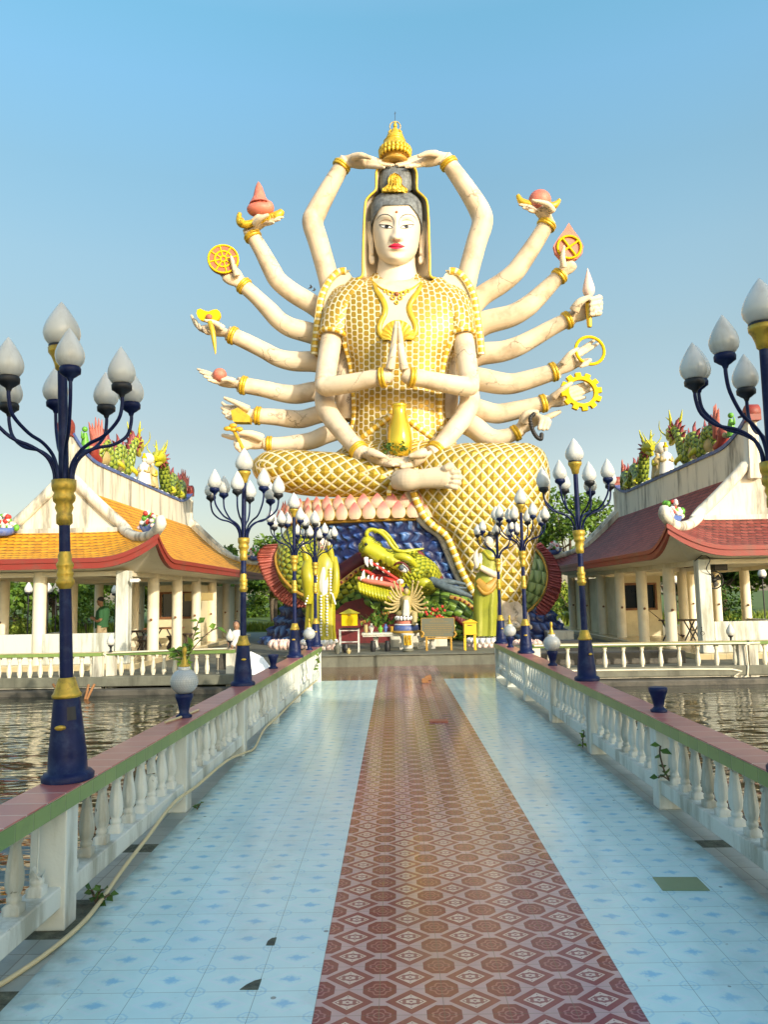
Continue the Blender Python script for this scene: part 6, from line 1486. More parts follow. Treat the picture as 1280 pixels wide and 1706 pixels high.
    m.box((xa, 30.2, .1), (xa+.15, 37.2, 2.36)); m.box((xb-.15, 30.2, .1), (xb, 37.2, 2.36)); link('room_wall', m, wl, t)
    for h in hs:
        m = MB(); 
        for b_ in ((h[0]-.08, 1.07, h[1]+.08, 1.15), (h[0]-.08, 2.02, h[1]+.08, 2.1), (h[0]-.08, 1.15, h[0], 2.02), (h[1], 1.15, h[1]+.08, 2.02)): m.box((b_[0], 29.94, b_[1]), (b_[2], 30.06, b_[3]))
        wn = link('window', m, 'wood', t, bevel=.006); m = MB(); m.box((h[0], 30.08, 1.15), (h[1], 30.11, 2.02)); link('pane', m, 'dark_glass', wn)
    return t
MT['dark_glass'] = mat('dark_window_glass', (.012, .014, .018), .12, var=.1)
MT['cream_wall'] = mat('cream_block_wall', (.72, .64, .42), .7, var=.06, vscale=1.5, dirt=(.45, .38, .22, .5), dscale=1)
PL = pavilion(-9.77, 1, 'roof_orange', 'open pavilion with orange tiled roof on the left bank', 'cream_col')
PR = pavilion(10.78, -1, 'roof_maroon', 'open pavilion with maroon tiled roof on the right bank', 'cream_col')
DZ = 0; TZ = .16; PR.location.z += TZ; PL.location.z += TZ

# ------------------------------------------------------------------ ridge figures
def ridge_dragon(label):
    t = empty('ridge_dragon', (0, 0, 0), label, 'dragon ornament', 'dragons on the pavilion ridges')
    pts = [(0, -2.0, .1, .10), (0, -1.85, .45, .16), (0, -1.55, .62, .19), (0, -1.25, .35, .20), (0, -1.0, .15, .20), (0, -.72, .45, .22), (0, -.42, .66, .22), (0, -.12, .35, .21), (0, .12, .18, .20), (0, .38, .5, .2), (0, .55, .9, .18), (0, .8, 1.12, .17), (0, 1.0, 1.12, .15)]
    m = MB(); m.sweep([p[:3] for p in pts], [p[3] for p in pts], 14, 4); b_ = link('body', m, 'scale_ridge', t)
    m = MB(); c = cr(pts, 5)
    for i in range(3, len(c)-4, 2):
        a, b2 = Vector(c[i][:3]), Vector(c[i+1][:3]); d = (b2-a).normalized(); n = Vector((0, -d.z, d.y)); n = n if n.z > -.2 else -n
        o = a+n*c[i][3]*.8; m.sweep([o-d*.05, o+n*.16, o+n*.30-d*.12], [.07, .05, .008], 6, 2, sx=.5)
    link('spines', m, 'finmaroon', t)
    m = MB()
    for k in range(7): a = -.6+.22*k; m.sweep([(0, -1.95, .3), (.02*(k-3), -1.98+.07*(k-3), .62), (.03*(k-3), -2.0+.15*(k-3), 1.35-.10*abs(k-3)-.1*(k % 2))], [.10, .085, .01], 7, 3, sx=.6)
    link('tail_flame', m, 'finred', t)
    m = MB(); m.sweep([(0, .85, 1.12), (0, 1.1, 1.18), (0, 1.35, 1.10), (0, 1.5, 1.05)], [.2, .22, .15, .09], 12, 4); m.sweep([(0, 1.05, 1.0), (0, 1.3, .88), (0, 1.42, .84)], [.12, .09, .04], 10, 3)
    for s in (-1, 1): m.ell((s*.13, 1.22, 1.26), .06, 8, 6)
    hd = link('head', m, 'lime', t)
    for s in (-1, 1):
        m = MB(); m.sweep([(s*.1, 1.0, 1.3), (s*.16, .85, 1.55), (s*.2, .8, 1.8)], [.05, .04, .01], 7, 3); m.sweep([(s*.13, .92, 1.48), (s*.24, 1.0, 1.62)], [.03, .008], 6, 2); m.sweep([(s*.05, 1.48, 1.1), (s*.25, 1.55, 1.35), (s*.3, 1.4, 1.6)], [.025, .02, .006], 6, 3); link('horn', m, 'lime', hd)
    m = MB()
    for k in range(12): a = 2*pi*k/12; m.sweep([(.15*math.cos(a), .9, 1.12+.15*math.sin(a)), (.3*math.cos(a), .78, 1.15+.34*math.sin(a))], [.06, .01], 6, 2)
    link('mane', m, 'finmaroon', hd)
    for y in (-1.0, .1):
        for q in (-1, 1): m = MB(); m.sweep([(q*.15, y, .25), (q*.3, y+.1, .12), (q*.24, y+.3, .05)], [.09, .06, .03], 8, 3); link('leg', m, 'lime', t)
    for y, z in ((-1.55, .5), (-.42, .54)): m = MB(); m.ell((0, y, z-.25), (.15, .28, .22), 12, 8); link('cloud', m, 'ivory', t)
    return t
ZR = 6.48
rd = ridge_dragon('green dragon ornament with red tail on the orange roof ridge, nearer one'); rd.scale = (1.25,)*3; rd.location = (-9.77, 28.0, ZR); rd.rotation_euler = (0, 0, 0)
dup(rd, (-9.77, 33.6, ZR), 'green dragon ornament on the far half of the orange roof ridge', pi)
dup(rd, (10.78, 28.0, ZR+DZ), 'green dragon ornament with red tail on the maroon roof ridge, nearer one')
dup(rd, (10.78, 33.6, ZR+DZ), 'green dragon ornament on the far half of the maroon roof ridge', pi)
for xc, nm in ((-9.77, 'orange'), (10.78, 'maroon')):
    ZR = 6.48
    t = empty('pearl_stand', (xc, 30.8, ZR), 'white pearl ball between the two dragons on the %s roof ridge' % nm, 'ornament'); c = (xc, 30.8, ZR)
    m = MB(); m.lathe([(.32, 0), (.3, .12), (.16, .3), (.12, .6), (.18, .7), (.06, .75), (.05, .92)], 16, c); link('stand', m, 'ivory', t); m = MB(); m.ell((xc, 30.8, ZR+1.12), .24, 20, 14); link('ball', m, 'lampglass', t)
    for D, lab in ((31.3, 'standing beside the pearl'), (30.3, 'standing in front of the pearl')):
        t = empty('ridge_figure', (xc, D, ZR), 'small robed white figure %s on the %s roof ridge' % (lab, nm), 'figurine', 'ridge figures'); m = MB()
        m.loft([[(xc+r*math.cos(2*pi*k/20)*(1+.06*(k % 2)), D+r*.8*math.sin(2*pi*k/20), ZR+z) for k in range(20)] for r, z in ((.28, 0), (.24, .3), (.2, .6), (.2, .75), (.1, .85), (.05, .9))]); link('robe', m, 'ivory' if D > 31 else 'shirtwhite', t)
        m = MB(); m.ell((xc, D, ZR+1.0), (.09, .09, .12), 12, 8); hd = link('head', m, 'face', t); m = MB(); m.lathe([(.1, 0), (.11, .04), (.05, .12), (.06, .18), (.01, .22)], 12, (xc, D, ZR+1.05)); link('crown', m, 'goldyellow', hd)
        m = MB(); [m.sweep([(xc+s*.17, D, ZR+.72), (xc+s*.22, D-.1, ZR+.5), (xc+s*.06, D-.2, ZR+.55)], [.06, .06, .04], 8, 3) for s in (-1, 1)]; link('sleeves', m, 'yellowrobe' if D > 31 else 'ivory', t)
    t = empty('ridge_figurine', (xc, 24.4, ZR+.35), 'bright green little figurine at the near end of the %s roof ridge' % nm, 'figurine'); m = MB(); z = ZR+.28
    m.sweep([(xc, 24.4, z), (xc, 24.4, z+.3), (xc, 24.38, z+.55)], [.14, .11, .06], 12, 3); m.ell((xc, 24.36, z+.66), (.09, .1, .09), 12, 8); m.sweep([(xc, 24.3, z+.4), (xc, 24.15, z+.35), (xc, 24.12, z+.55)], [.05, .04, .02], 8, 3); link('body', m, 'greenpaint', t)
    m = MB(); [m.ell((xc+.12*math.cos(a), 24.6+.12*math.sin(a), z+.08), .09, 8, 6) for a in (0, 1.5, 3, 4.5)]; link('rocks', m, 'ivory', t)
    m = MB()
    for k in range(60): m.ell((xc+.1*math.sin(k*2.4), 25.7+.165*k, ZR-.02), (.10, .10, .09), 7, 5)
    link('cloud_edging', m, 'shirtwhite', None, 'knobbly white cloud edging along the %s roof ridge' % nm, 'edging')
# flower boats on the roof corners
def boat(c, label, rz):
    t = empty('flower_boat', c, label, 'planter', 'flower boats on the roof corners'); c = Vector(c); rm = Matrix.Rotation(rz, 3, 'Z'); m = MB(); rows = []
    for k in range(13):
        e = -1+k/6; w_ = .20*(1-abs(e)**3*.75); z = .12*e*e; x = .48*e
        rows.append([c+rm @ Vector(p) for p in ((x*.75, -w_*.5, z), (x, -w_, z+.22), (x, -w_+.03, z+.22), (x*.8, -w_*.4, z+.08), (x*.8, w_*.4, z+.08), (x, w_-.03, z+.22), (x, w_, z+.22), (x*.75, w_*.5, z))])
    m.loft(rows); link('boat_pot', m, 'blue', t)
    for nm, mm, n, r in (('white_blossoms', 'shirtwhite', 16, .075), ('pink_blossoms', 'pinkflower', 12, .07), ('green_foliage', 'greenpaint', 9, .09), ('red_blossoms', 'red', 5, .075)):
        m = MB()
        for _ in range(n+5):
            e = rnd.uniform(-1, 1); p = c+rm @ Vector((e*.36, rnd.uniform(-.16, .16), .22+.42*(1-e*e)*rnd.random())); m.ell(p, (r, r, r*rnd.uniform(.7, 1.3)), 8, 6)
        link(nm, m, mm, t)
    return t
for xc, nm in ((-9.77, 'orange'), (10.78, 'maroon')):
    for s in (-1, 1):
        for D, e in ((21.75, 'near'), (38.1, 'far')):
            if (nm == 'maroon' and s > 0): continue
            if nm == 'orange' and s < 0 and e == 'far': continue
            if nm == 'orange' and s < 0: p, lab = at(3, 893, 22.6), 'blue boat planter of red blossoms at the left picture edge'
            else: p, lab = Vector((xc+s*2.95, D, 3.62+TZ)), 'blue boat planter of blossoms on the %s corner of the %s roof' % (e, nm)
            boat(p, lab, (.75 if s*(1 if e == 'near' else -1) < 0 else -.75))
# ------------------------------------------------------------------ things in the pavilions
def folding_table(c, L, Wd, h, mm, label, rz=0, cat='table'):
    t = empty('table', c, label, cat); c = Vector(c); m = MB(); m.box((c.x-L/2, c.y-Wd/2, c.z+h-.05), (c.x+L/2, c.y+Wd/2, c.z+h)); link('tabletop', m, mm, t, bevel=.008)
    for s in (-1, 1):
        m = MB()
        for q in (-1, 1): m.sweep([c+Vector((s*L*.42, q*Wd*.4, 0)), c+Vector((s*L*.15, q*Wd*.4, h-.05))], .025, 6, 1); m.sweep([c+Vector((s*L*.15, q*Wd*.4, 0)), c+Vector((s*L*.42, q*Wd*.4, h-.05))], .025, 6, 1)
        m.sweep([c+Vector((s*L*.28, -Wd*.4, h*.5)), c+Vector((s*L*.28, Wd*.4, h*.5))], .02, 6, 1); link('leg', m, 'black', t)
    return t
def stool(c, label, mm='darkwood'):
    t = empty('carved_stool', c, label, 'stool', 'dark carved stools in the pavilion'); c = Vector(c); m = MB(); m.lathe([(.05, .40), (.21, .40), (.22, .43), (.2, .45)], 16, c); link('seat', m, mm, t)
    for k in range(4): d = sph(pi/4+k*pi/2); m = MB(); m.sweep([c+d*.16+Vector((0, 0, .40)), c+d*.10+Vector((0, 0, .22)), c+d*.19], [.03, .025, .035], 6, 3); link('leg', m, mm, t)
folding_table((-8.5, 25.6, .26), 1.1, .7, .72, 'darkwood', 'dark wooden table behind the corner pillar of the left pavilion')
folding_table((-8.4, 28.6, .26), 1.3, .8, .70, 'wood', 'red brown table in the middle of the left pavilion')
for i, (x, y, lb) in enumerate(((-7.95, 24.9, 'dark carved stool beside the corner pillar of the left pavilion'), (-7.75, 27.4, 'dark carved stool in front of the red brown table'), (-8.8, 27.6, 'dark carved stool on the left of the red brown table'), (-7.7, 29.2, 'dark carved stool nearest the dark windows of the left pavilion'))): stool((x, y, .26), lb)
folding_table(tuple(Vector((9.6, 26.5, .26))), 1.3, .6, .72, 'darkwood', 'dark folding table with crossed black legs in the right pavilion')
m = MB(); m.sweep([(9.25, 29.3, 1.41), (10.35, 28.6, .30)], .014, 6, 1); m.sweep([(10.33, 28.6, .36), (10.42, 28.55, .28)], [.03, .08], 8, 1); link('broom', m, 'darkwood', None, 'broom leaning against the sunlit wall of the right pavilion', 'broom')
m = MB(); p = W(1202, 940, 21.9); m.box((p.x-.19, p.y, p.z-.17), (p.x+.19, p.y+.3, p.z+.17)); link('speaker_box', m, 'black', None, 'black loudspeaker box hung under the maroon roof edge', 'speaker', bevel=.02)
t = empty('wall_fan', W(1190, 965, 21.9), 'dark round wall fan below the loudspeaker beside the right pillar', 'fan'); p = W(1191, 966, 21.9)
m = MB(); m.ring(p, (0, -1, 0), .24, .02, 24, 6)
for k in range(8): d = Vector((math.cos(k*pi/4), 0, math.sin(k*pi/4)))*.24; m.sweep([p, p+d], .006, 5, 1)
link('grille', m, 'black', t); m = MB(); m.ell(p+Vector((0, .06, 0)), (.08, .1, .08), 12, 8)
for k in range(4): d = Vector((math.cos(k*pi/2+.4), 0, math.sin(k*pi/2+.4))); m.sweep([p+Vector((0, .05, 0)), p+d*.2+Vector((0, .06, 0))], [.04, .08], 8, 2, sx=.15, up=(0, -1, 0))
link('blades', m, 'black', t)
m = MB(); m.sweep([W(1158+k*0, 935, 21.25)+Vector((0, 0, 0)), W(1172, 925, 21.2), W(1184, 932, 21.2), W(1178, 948, 21.2), W(1190, 962, 21.4)], .012, 6, 5); link('cable', m, 'black', None, 'looping black cable above the loudspeaker', 'cable')
m = MB(); p = W(1171, 1053, 21.26); m.ring(p+Vector((0, 0, -.03)), (0, -1, 0), .05, .008, 16, 6); m.sweep([p+Vector((-.01, 0, .09)), p+Vector((0, 0, .02)), p+Vector((.04, 0, 0)), p+Vector((.06, 0, -.06))], .008, 6, 3); m.ell(p+Vector((-.01, 0, .12)), .018, 8, 6); link('wheelchair_symbol', m, 'black', None, 'small dark wheelchair symbol on the right pavilion corner pillar', 'sign')
t = empty('camera_box', W(222, 966, 21.3), 'small white security camera on the corner pillar of the left pavilion', 'camera'); p = W(224, 967, 21.3)
m = MB(); m.box((p.x-.1, p.y-.1, p.z-.05), (p.x+.14, p.y, p.z+.05)); link('housing', m, 'shirtwhite', t, bevel=.01); m = MB(); m.sweep([p, p+Vector((-.1, .1, .06)), p+Vector((-.15, .15, .06))], .02, 6, 2); m.ell(p+Vector((.15, -.05, 0)), .035, 8, 6); link('bracket', m, 'metal', t)
m = MB(); q = W(270, 940, 27); m.box((q.x, 29.9, 1.9), (q.x+1.1, 29.97, 2.2)) ; link('wall_sign', m, 'ivory', None, 'plain cream sign board high in the left pavilion', 'board', bevel=.02)

# ------------------------------------------------------------------ people
def figure(label, loc): return empty('person', loc, label, 'person')
gx, gy, gz = -9.05, 24.2, .26
PM = figure('man in a dark green shirt walking in the left pavilion, looking at his hands', (gx, gy, gz))
def gp(a, b_, c): return Vector((gx+a, gy+b_, gz+c))     # faces -x
m = MB()
m.sweep([gp(0, 0, .95), gp(.02, 0, 1.15), gp(.03, 0, 1.38), gp(0, 0, 1.50), gp(-.03, 0, 1.58)], [.16, .155, .16, .075, .055], 16, 4, sx=1.0, sy=1.05)
m.ell(gp(-.06, 0, 1.69), (.10, .078, .125), 16, 12); m.ell(gp(-.155, 0, 1.68), .022, 8, 6); m.sweep([gp(-.10, 0, 1.60), gp(-.14, 0, 1.60)], [.05, .03], 8, 2)
for s in (-1, 1):
    m.sweep([gp(.03, s*.18, 1.42), gp(.06, s*.22, 1.28), gp(.05, s*.23, 1.14), gp(-.08, s*.19, 1.09), gp(-.24, s*.10, 1.16)], [.058, .052, .045, .04, .03], 12, 4)
    h = gp(-.27, s*.08, 1.18); m.ell(h, (.05, .022, .045), 10, 8)
    for k in range(4): m.sweep([h+Vector((-.03, 0, .03-.018*k)), h+Vector((-.065, -s*.02, .03-.018*k)), h+Vector((-.06, -s*.05, .025-.018*k))], [.010, .009, .008], 7, 3)
    m.sweep([h+Vector((0, -s*.015, .03)), h+Vector((-.03, -s*.04, .055))], [.012, .009], 7, 2)
    st = -.16 if s < 0 else .16
    m.sweep([gp(0, s*.09, .95), gp(st*.5, s*.09, .52), gp(st+.06, s*.09, .10), gp(st+.04, s*.09, .05)], [.10, .065, .045, .05], 12, 4); m.sweep([gp(st+.07, s*.09, .05), gp(st-.12, s*.09, .03)], [.05, .035], 10, 2)
link('body', m, 'skinhuman', PM, remesh=.014)
m = MB(); m.sweep([gp(0, 0, .88), gp(-.01, 0, 1.05), gp(.03, 0, 1.3), gp(.03, 0, 1.42), gp(0, 0, 1.52)], [.195, .195, .195, .185, .09], 18, 4, sx=1.02, sy=1.06)
for s in (-1, 1): m.sweep([gp(.03, s*.14, 1.44), gp(.05, s*.215, 1.33), gp(.06, s*.235, 1.17)], [.085, .078, .072], 12, 3)
link('shirt', m, 'shirtgreen', PM)
m = MB()
m.ell(gp(0, 0, .92), (.17, .17, .13), 14, 10)
for s in (-1, 1): st = -.16 if s < 0 else .16; m.sweep([gp(0, s*.09, .95), gp(st*.5, s*.09, .52), gp(st+.06, s*.09, .12)], [.12, .085, .075], 12, 4)
link('trousers', m, 'khaki', PM)
m = MB(); m.ell(gp(-.04, 0, 1.745), (.105, .086, .09), 14, 8); link('hair', m, 'black', PM)
m = MB(); p = gp(-.31, 0, 1.2); m.box((p.x-.01, p.y-.06, p.z-.05), (p.x+.01, p.y+.06, p.z+.06)); link('phone', m, 'black', None, 'dark phone held by the man in the green shirt', 'phone', bevel=.004)
sx, sy, sz = W(394, 1060, 21.0).x, 21.0, .55
PS = figure('person in a white top and shorts sitting at the end of the left terrace', (sx, sy, sz))
def sp(a, b_, c): return Vector((sx+a, sy+b_, sz+c))
m = MB(); m.box((sx-.5, 20.8, .10), (sx+.35, 21.3, sz-.02)); link('stone_bench', m, 'darkstone', None, 'low dark stone block the seated person rests on', 'bench', bevel=.02)
m = MB(); m.sweep([sp(0, 0, .08), sp(0, .03, .3), sp(.01, 0, .48), sp(.01, -.02, .58)], [.15, .13, .15, .055], 14, 4); m.ell(sp(.0, -.04, .69), (.085, .10, .12), 14, 10); m.ell(sp(.0, -.14, .68), .02, 8, 6)
for s in (-1, 1):
    m.sweep([sp(s*.16, 0, .46), sp(s*.21, -.02, .28), sp(s*.15, -.2, .16), sp(s*.08, -.3, .18)], [.05, .045, .035, .028], 10, 4); h = sp(s*.07, -.33, .17); m.ell(h, (.03, .045, .025), 10, 8)
    for k in range(4): m.sweep([h+Vector((-.02+.014*k, -.03, 0)), h+Vector((-.02+.014*k, -.07, -.005)), h+Vector((-.02+.014*k, -.09, -.02))], [.009, .008, .007], 6, 3)
    m.sweep([h+Vector((-s*.02, -.01, .01)), h+Vector((-s*.05, -.04, .01))], [.011, .008], 6, 2)
    m.sweep([sp(s*.09, -.02, .08), sp(s*.11, -.36, .10), sp(s*.10, -.40, .04), sp(s*.10, -.38, -.36)], [.09, .07, .06, .04], 12, 4); m.sweep([sp(s*.1, -.38, -.38), sp(s*.1, -.52, -.41)], [.045, .035], 8, 2)
link('body', m, 'skinhuman', PS, remesh=.014)
m = MB(); m.sweep([sp(0, 0, .06), sp(0, .03, .3), sp(.01, 0, .48), sp(.01, 0, .57)], [.175, .165, .175, .08], 16, 4)
for s in (-1, 1): m.sweep([sp(s*.12, 0, .48), sp(s*.19, 0, .40), sp(s*.215, -.02, .29)], [.07, .065, .06], 10, 3)
link('white_top', m, 'shirtwhite', PS)
m = MB(); m.ell(sp(0, 0, .08), (.17, .15, .11), 14, 8)
for s in (-1, 1): m.sweep([sp(s*.09, -.02, .08), sp(s*.11, -.30, .10)], [.105, .088], 12, 2)
link('shorts', m, 'khaki', PS)
m = MB(); m.ell(sp(0, 0, .73), (.095, .105, .095), 12, 8); link('hair', m, 'black', PS)

# ------------------------------------------------------------------ birds
def bird(c, label, fly=False, s=1.0):
    t = empty('bird', c, label, 'bird'); c = Vector(c); m = MB(); m.sweep([c+Vector((-.16, 0, .06))*s, c+Vector((-.06, 0, .10))*s, c+Vector((.06, 0, .13))*s, c+Vector((.10, 0, .19))*s, c+Vector((.13, 0, .21))*s], [.02*s, .07*s, .065*s, .04*s, .03*s], 10, 4); m.sweep([c+Vector((-.12, 0, .07))*s, c+Vector((-.26, 0, .03))*s], [.04*s, .03*s], 8, 2, sx=.4); m.sweep([c+Vector((.14, 0, .21))*s, c+Vector((.19, 0, .20))*s], [.014*s, .003*s], 6, 1)
    b_ = link('body', m, 'feather', t)
    for q in (-1, 1):
        m = MB()
        if fly: m.sweep([c+Vector((.03, q*.04, .12))*s, c+Vector((0, q*.25, .24))*s, c+Vector((-.10, q*.48, .14))*s], [.06*s, .05*s, .01*s], 8, 3, sx=.25)
        else: m.ell(c+Vector((-.03, q*.055, .11))*s, (.13*s, .02*s, .05*s), 10, 6)
        link('wing', m, 'feather', b_)
        if not fly: m = MB(); m.sweep([c+Vector((0, q*.02, .06))*s, c+Vector((.01, q*.025, 0))*s], .008*s, 5, 1); link('leg', m, 'wood', b_)
    return t
bird(W(1245, 697, 23.0), 'pigeon perched on the red ridge end of the maroon roofed pavilion')
bird(W(754, 456, 32.9), 'dark bird perched on the statue shoulder edge', s=1.1)
bird(W(518, 481, 30), 'small dark bird flying beside the statue shoulder, left of the pair', True, .45)
bird(W(524, 485, 30.4), 'small dark bird flying beside the statue shoulder, right of the pair', True, .4)

# ------------------------------------------------------------------ plants
def tree(base_, h, r, label, mm, n=2600, lf=.22, trunk=.22, group='trees beyond the pavilions', squash=.8, name='tree', seed=1, lowcrown=.3):
    rg = random.Random(seed); t = empty(name, base_, label, 'tree', group); b_ = Vector(base_); m = MB()
    top = b_+Vector((rg.uniform(-.3, .3)*r*.3, rg.uniform(-.3, .3), h*.62)); m.sweep([b_, b_.lerp(top, .5)+Vector((rg.uniform(-.2, .2), 0, 0)), top], [trunk, trunk*.75, trunk*.4], 9, 4)
    lobes = []
    for k in range(11):
        a = k*2.4+rg.random(); rr = r*rg.uniform(.35, .78); z = h*rg.uniform(lowcrown+.12, .9); q = b_+Vector((math.cos(a)*rr*(1.15-abs(z/h-.5)), math.sin(a)*rr*(1.15-abs(z/h-.5)), z)); lobes.append((q, r*rg.uniform(.26, .46)))
        s = b_.lerp(top, rg.uniform(.5, .95)); m.sweep([s, s.lerp(q, .5)+Vector((0, 0, -.1*r)), q], [trunk*.35, trunk*.22, trunk*.08], 6, 3)
    link('trunk', m, 'trunk', t); m = MB()
    for i in range(n):
        c, q = lobes[rg.randrange(len(lobes))]
        v = Vector((rg.gauss(0, 1), rg.gauss(0, 1), rg.gauss(0, 1))).normalized()*q*rg.random()**.35; v.z *= squash
        d = Vector((rg.uniform(-1, 1), rg.uniform(-1, 1), rg.uniform(-.9, .4))); nn = Vector((rg.uniform(-1, 1), rg.uniform(-1, 1), rg.uniform(.2, 1)))
        m.leaf(c+v, d, nn, lf*rg.uniform(.7, 1.4), lf*.34)
    link('crown', m, mm, t); return t
TR = [(-25, 50, 6.0, 3.6, 'leaf_dark'), (-20.5, 47.5, 4.6, 3.0, 'leaf_mid'), (-17, 51, 5.6, 3.2, 'leaf_mid'), (-14.2, 48, 3.8, 2.4, 'leaf_light'), (-11.5, 52, 5.6, 2.8, 'leaf_dark'), (-29, 53, 7, 4, 'leaf_mid'),
      (-8.6, 56, 6.8, 2.2, 'leaf_mid'), (12.2, 54, 9.0, 3.6, 'leaf_mid'), (9.6, 58, 7.6, 2.6, 'leaf_dark'), (17, 48, 5.2, 3.0, 'leaf_dark'), (20.5, 49, 5.6, 3.0, 'leaf_dark'), (24, 48, 5.4, 3.2, 'leaf_mid'), (28, 52, 6.5, 4, 'leaf_dark'), (14.4, 50, 4.2, 2.2, 'leaf_mid'), (32, 50, 6, 3.6, 'leaf_dark')]
WH = {-25: 'dark tree seen between the columns at the left picture edge', -20.5: 'mid green tree left of the man in the green shirt, beyond the pavilion', -17: 'tall green tree behind the man in the green shirt', -14.2: 'pale green bushy tree right of the man, beyond the corner pillar', -11.5: 'dark tree behind the middle columns of the left pavilion', -29: 'broad green tree beyond the far left of the left pavilion',
      -8.6: 'green tree behind the far corner of the orange roof', 12.2: 'large bushy green tree above the right dragon coil', 9.6: 'darker tree behind the statue, beside the right dragon coil', 17: 'dark tree behind the dark folding table of the right pavilion', 20.5: 'dark tree seen right of the black loudspeaker', 24: 'green tree with a reddish glow seen through the right pavilion', 28: 'dark tree at the right picture edge, beyond the right pavilion', 14.4: 'small green tree behind the sunlit pavilion wall', -13: 'distant dark tree behind the orange roof corner', -9.5: 'distant green tree beyond the palm', -5.5: 'distant dark tree behind the left fin of the dragon', 14: 'distant green tree beyond the sunny shrub on the right', 32: 'far right dark tree beyond the right pavilion'}
for i, (x, y, h, r, mm) in enumerate(TR): tree((x, y, 0), h, r, WH[x], mm, n=3000 if r > 2.5 else 2400, lf=.34, seed=i+3)
tree((-22.5, 46.6, 0), 2.6, 2.2, 'low bright shrub seen over the left parapet at the picture edge', 'leaf_light', 1500, .2, .08, 'shrubs on the far bank', name='shrub', seed=41, lowcrown=0)
tree((-18.2, 46.4, 0), 2.3, 2.0, 'low bright shrub seen over the left parapet beside the man', 'leaf_mid', 1500, .2, .08, 'shrubs on the far bank', name='shrub', seed=42, lowcrown=0)
tree((-13.0, 46.4, 0), 2.0, 1.6, 'low bright shrub seen between the left pavilion columns', 'leaf_light', 1200, .2, .08, 'shrubs on the far bank', name='shrub', seed=43, lowcrown=0)
tree((10.4, 46.6, 0), 2.6, 1.6, 'sunny yellow green shrub between the right dragon coil and the right pavilion', 'leaf_light', 1500, .2, .08, 'shrubs on the far bank', name='shrub', seed=44, lowcrown=0)
tree((19, 46.6, 0), 2.2, 2.0, 'dark low shrub seen over the right parapet', 'leaf_dark', 1300, .2, .08, 'shrubs on the far bank', name='shrub', seed=45, lowcrown=0)
tree((-6.2, 47, 0), 1.3, 1.0, 'small round yellow green shrub beside the palm', 'leaf_light', 900, .16, .05, 'shrubs on the far bank', name='shrub', seed=46, lowcrown=0)
for i, (x, y, lb) in enumerate(((-11.5, 62, 'distant rounded bush left of the palm, beyond the orange roof corner'), (-8.6, 64, 'distant rounded bush directly behind the palm'), (-6.2, 61, 'distant rounded bush beside the left fin of the dragon'), (12.5, 62, 'distant rounded bush above the black crate of the right terrace'), (15.5, 63, 'distant rounded bush behind the sunlit pavilion room'))): tree((x, y, 0), 2.6, 2.3, lb, ('leaf_mid', 'leaf_light', 'leaf_dark')[i % 3], 1500, .3, .08, 'distant bushes', name='shrub', seed=60+i, lowcrown=0)
m = MB(); rg = random.Random(9)
for k in range(9000):
    x = rg.uniform(-34, 34); p = Vector((x, 46.2+rg.random()*1.2, .0)); m.leaf(p, Vector((rg.gauss(0, .25), rg.gauss(0, .25), 1)), Vector((rg.uniform(-1, 1), -1, 0)), rg.uniform(.35, .85)*(1 if x < -10 or x > 8 else .8), .05)
link('bank_grass', m, 'leaf_light', None, 'tall yellow green grass along the far bank of the pond', 'grass', kind='stuff')
# palm
PA = empty('palm_tree', (-7.0, 46.5, 0), 'yellow green palm between the orange roofed pavilion and the dragon', 'palm'); m = MB(); m.sweep([(-7.0, 46.5, 0), (-7.05, 46.5, 1.2), (-7.0, 46.5, 1.9)], [.16, .12, .1], 10, 3); link('trunk', m, 'trunk', PA); m = MB(); rg = random.Random(5)
for k in range(22):
    a = k*2.4; el = rg.uniform(.1, 1.2); d = Vector((math.cos(a)*math.cos(el), math.sin(a)*math.cos(el), math.sin(el))); o = Vector((-7.0, 46.5, 1.9)); L = rg.uniform(1.1, 1.7); sp_ = cr([tuple(o), tuple(o+d*L*.5), tuple(o+d*L+Vector((0, 0, -.5*L*math.cos(el))))], 10)
    for i in range(1, len(sp_)-1):
        c = Vector(sp_[i]); tdir = (Vector(sp_[i+1])-c).normalized(); sd = tdir.cross(Vector((0, 0, 1))).normalized()
        for s in (-1, 1): m.leaf(c, (sd*s+tdir*.7+Vector((0, 0, -.25))), Vector((0, 0, 1)), .45*(1-.5*i/len(sp_)), .03)
link('fronds', m, 'leaf_yellow', PA)
# small plants
def plant(stems, label, mm, L, name='plant', n=9, cat='plant'):
    t = empty(name, stems[0][0], label, cat); m = MB(); g_ = MB()
    for s in stems:
        m.sweep(s, .008 if L < .15 else .014, 6, 4); c = cr([tuple(p) for p in s], 8)
        for i in range(n):
            q = Vector(c[int((i+1)/n*(len(c)-1))]); d = rdir(); d.z = d.z*.5+.15; g_.leaf(q, d, Vector((rnd.uniform(-.6, .6), -.5, 1)), L*rnd.uniform(.7, 1.2), L*.36)
    link('stem', m, 'trunk', t); link('leaves', g_, mm, t); return t
b0 = W(305, 1108, 19.2)
def wp(x, y, D): return W(x, y, D)
plant([[b0, wp(308, 1090, 19.1), wp(318, 1072, 19.1), wp(326, 1050, 19.0), wp(330, 1035, 19.0)], [b0, wp(300, 1092, 19.1), wp(292, 1082, 19)], [b0, wp(318, 1085, 19.1), wp(340, 1060, 19.0), wp(362, 1045, 19.0)], [b0, wp(306, 1085, 19), wp(300, 1078, 18.9)]], 'leafy green sapling growing out of the terrace wall above the ball lamp', 'leaf_mid', .26, 'sapling', 11)
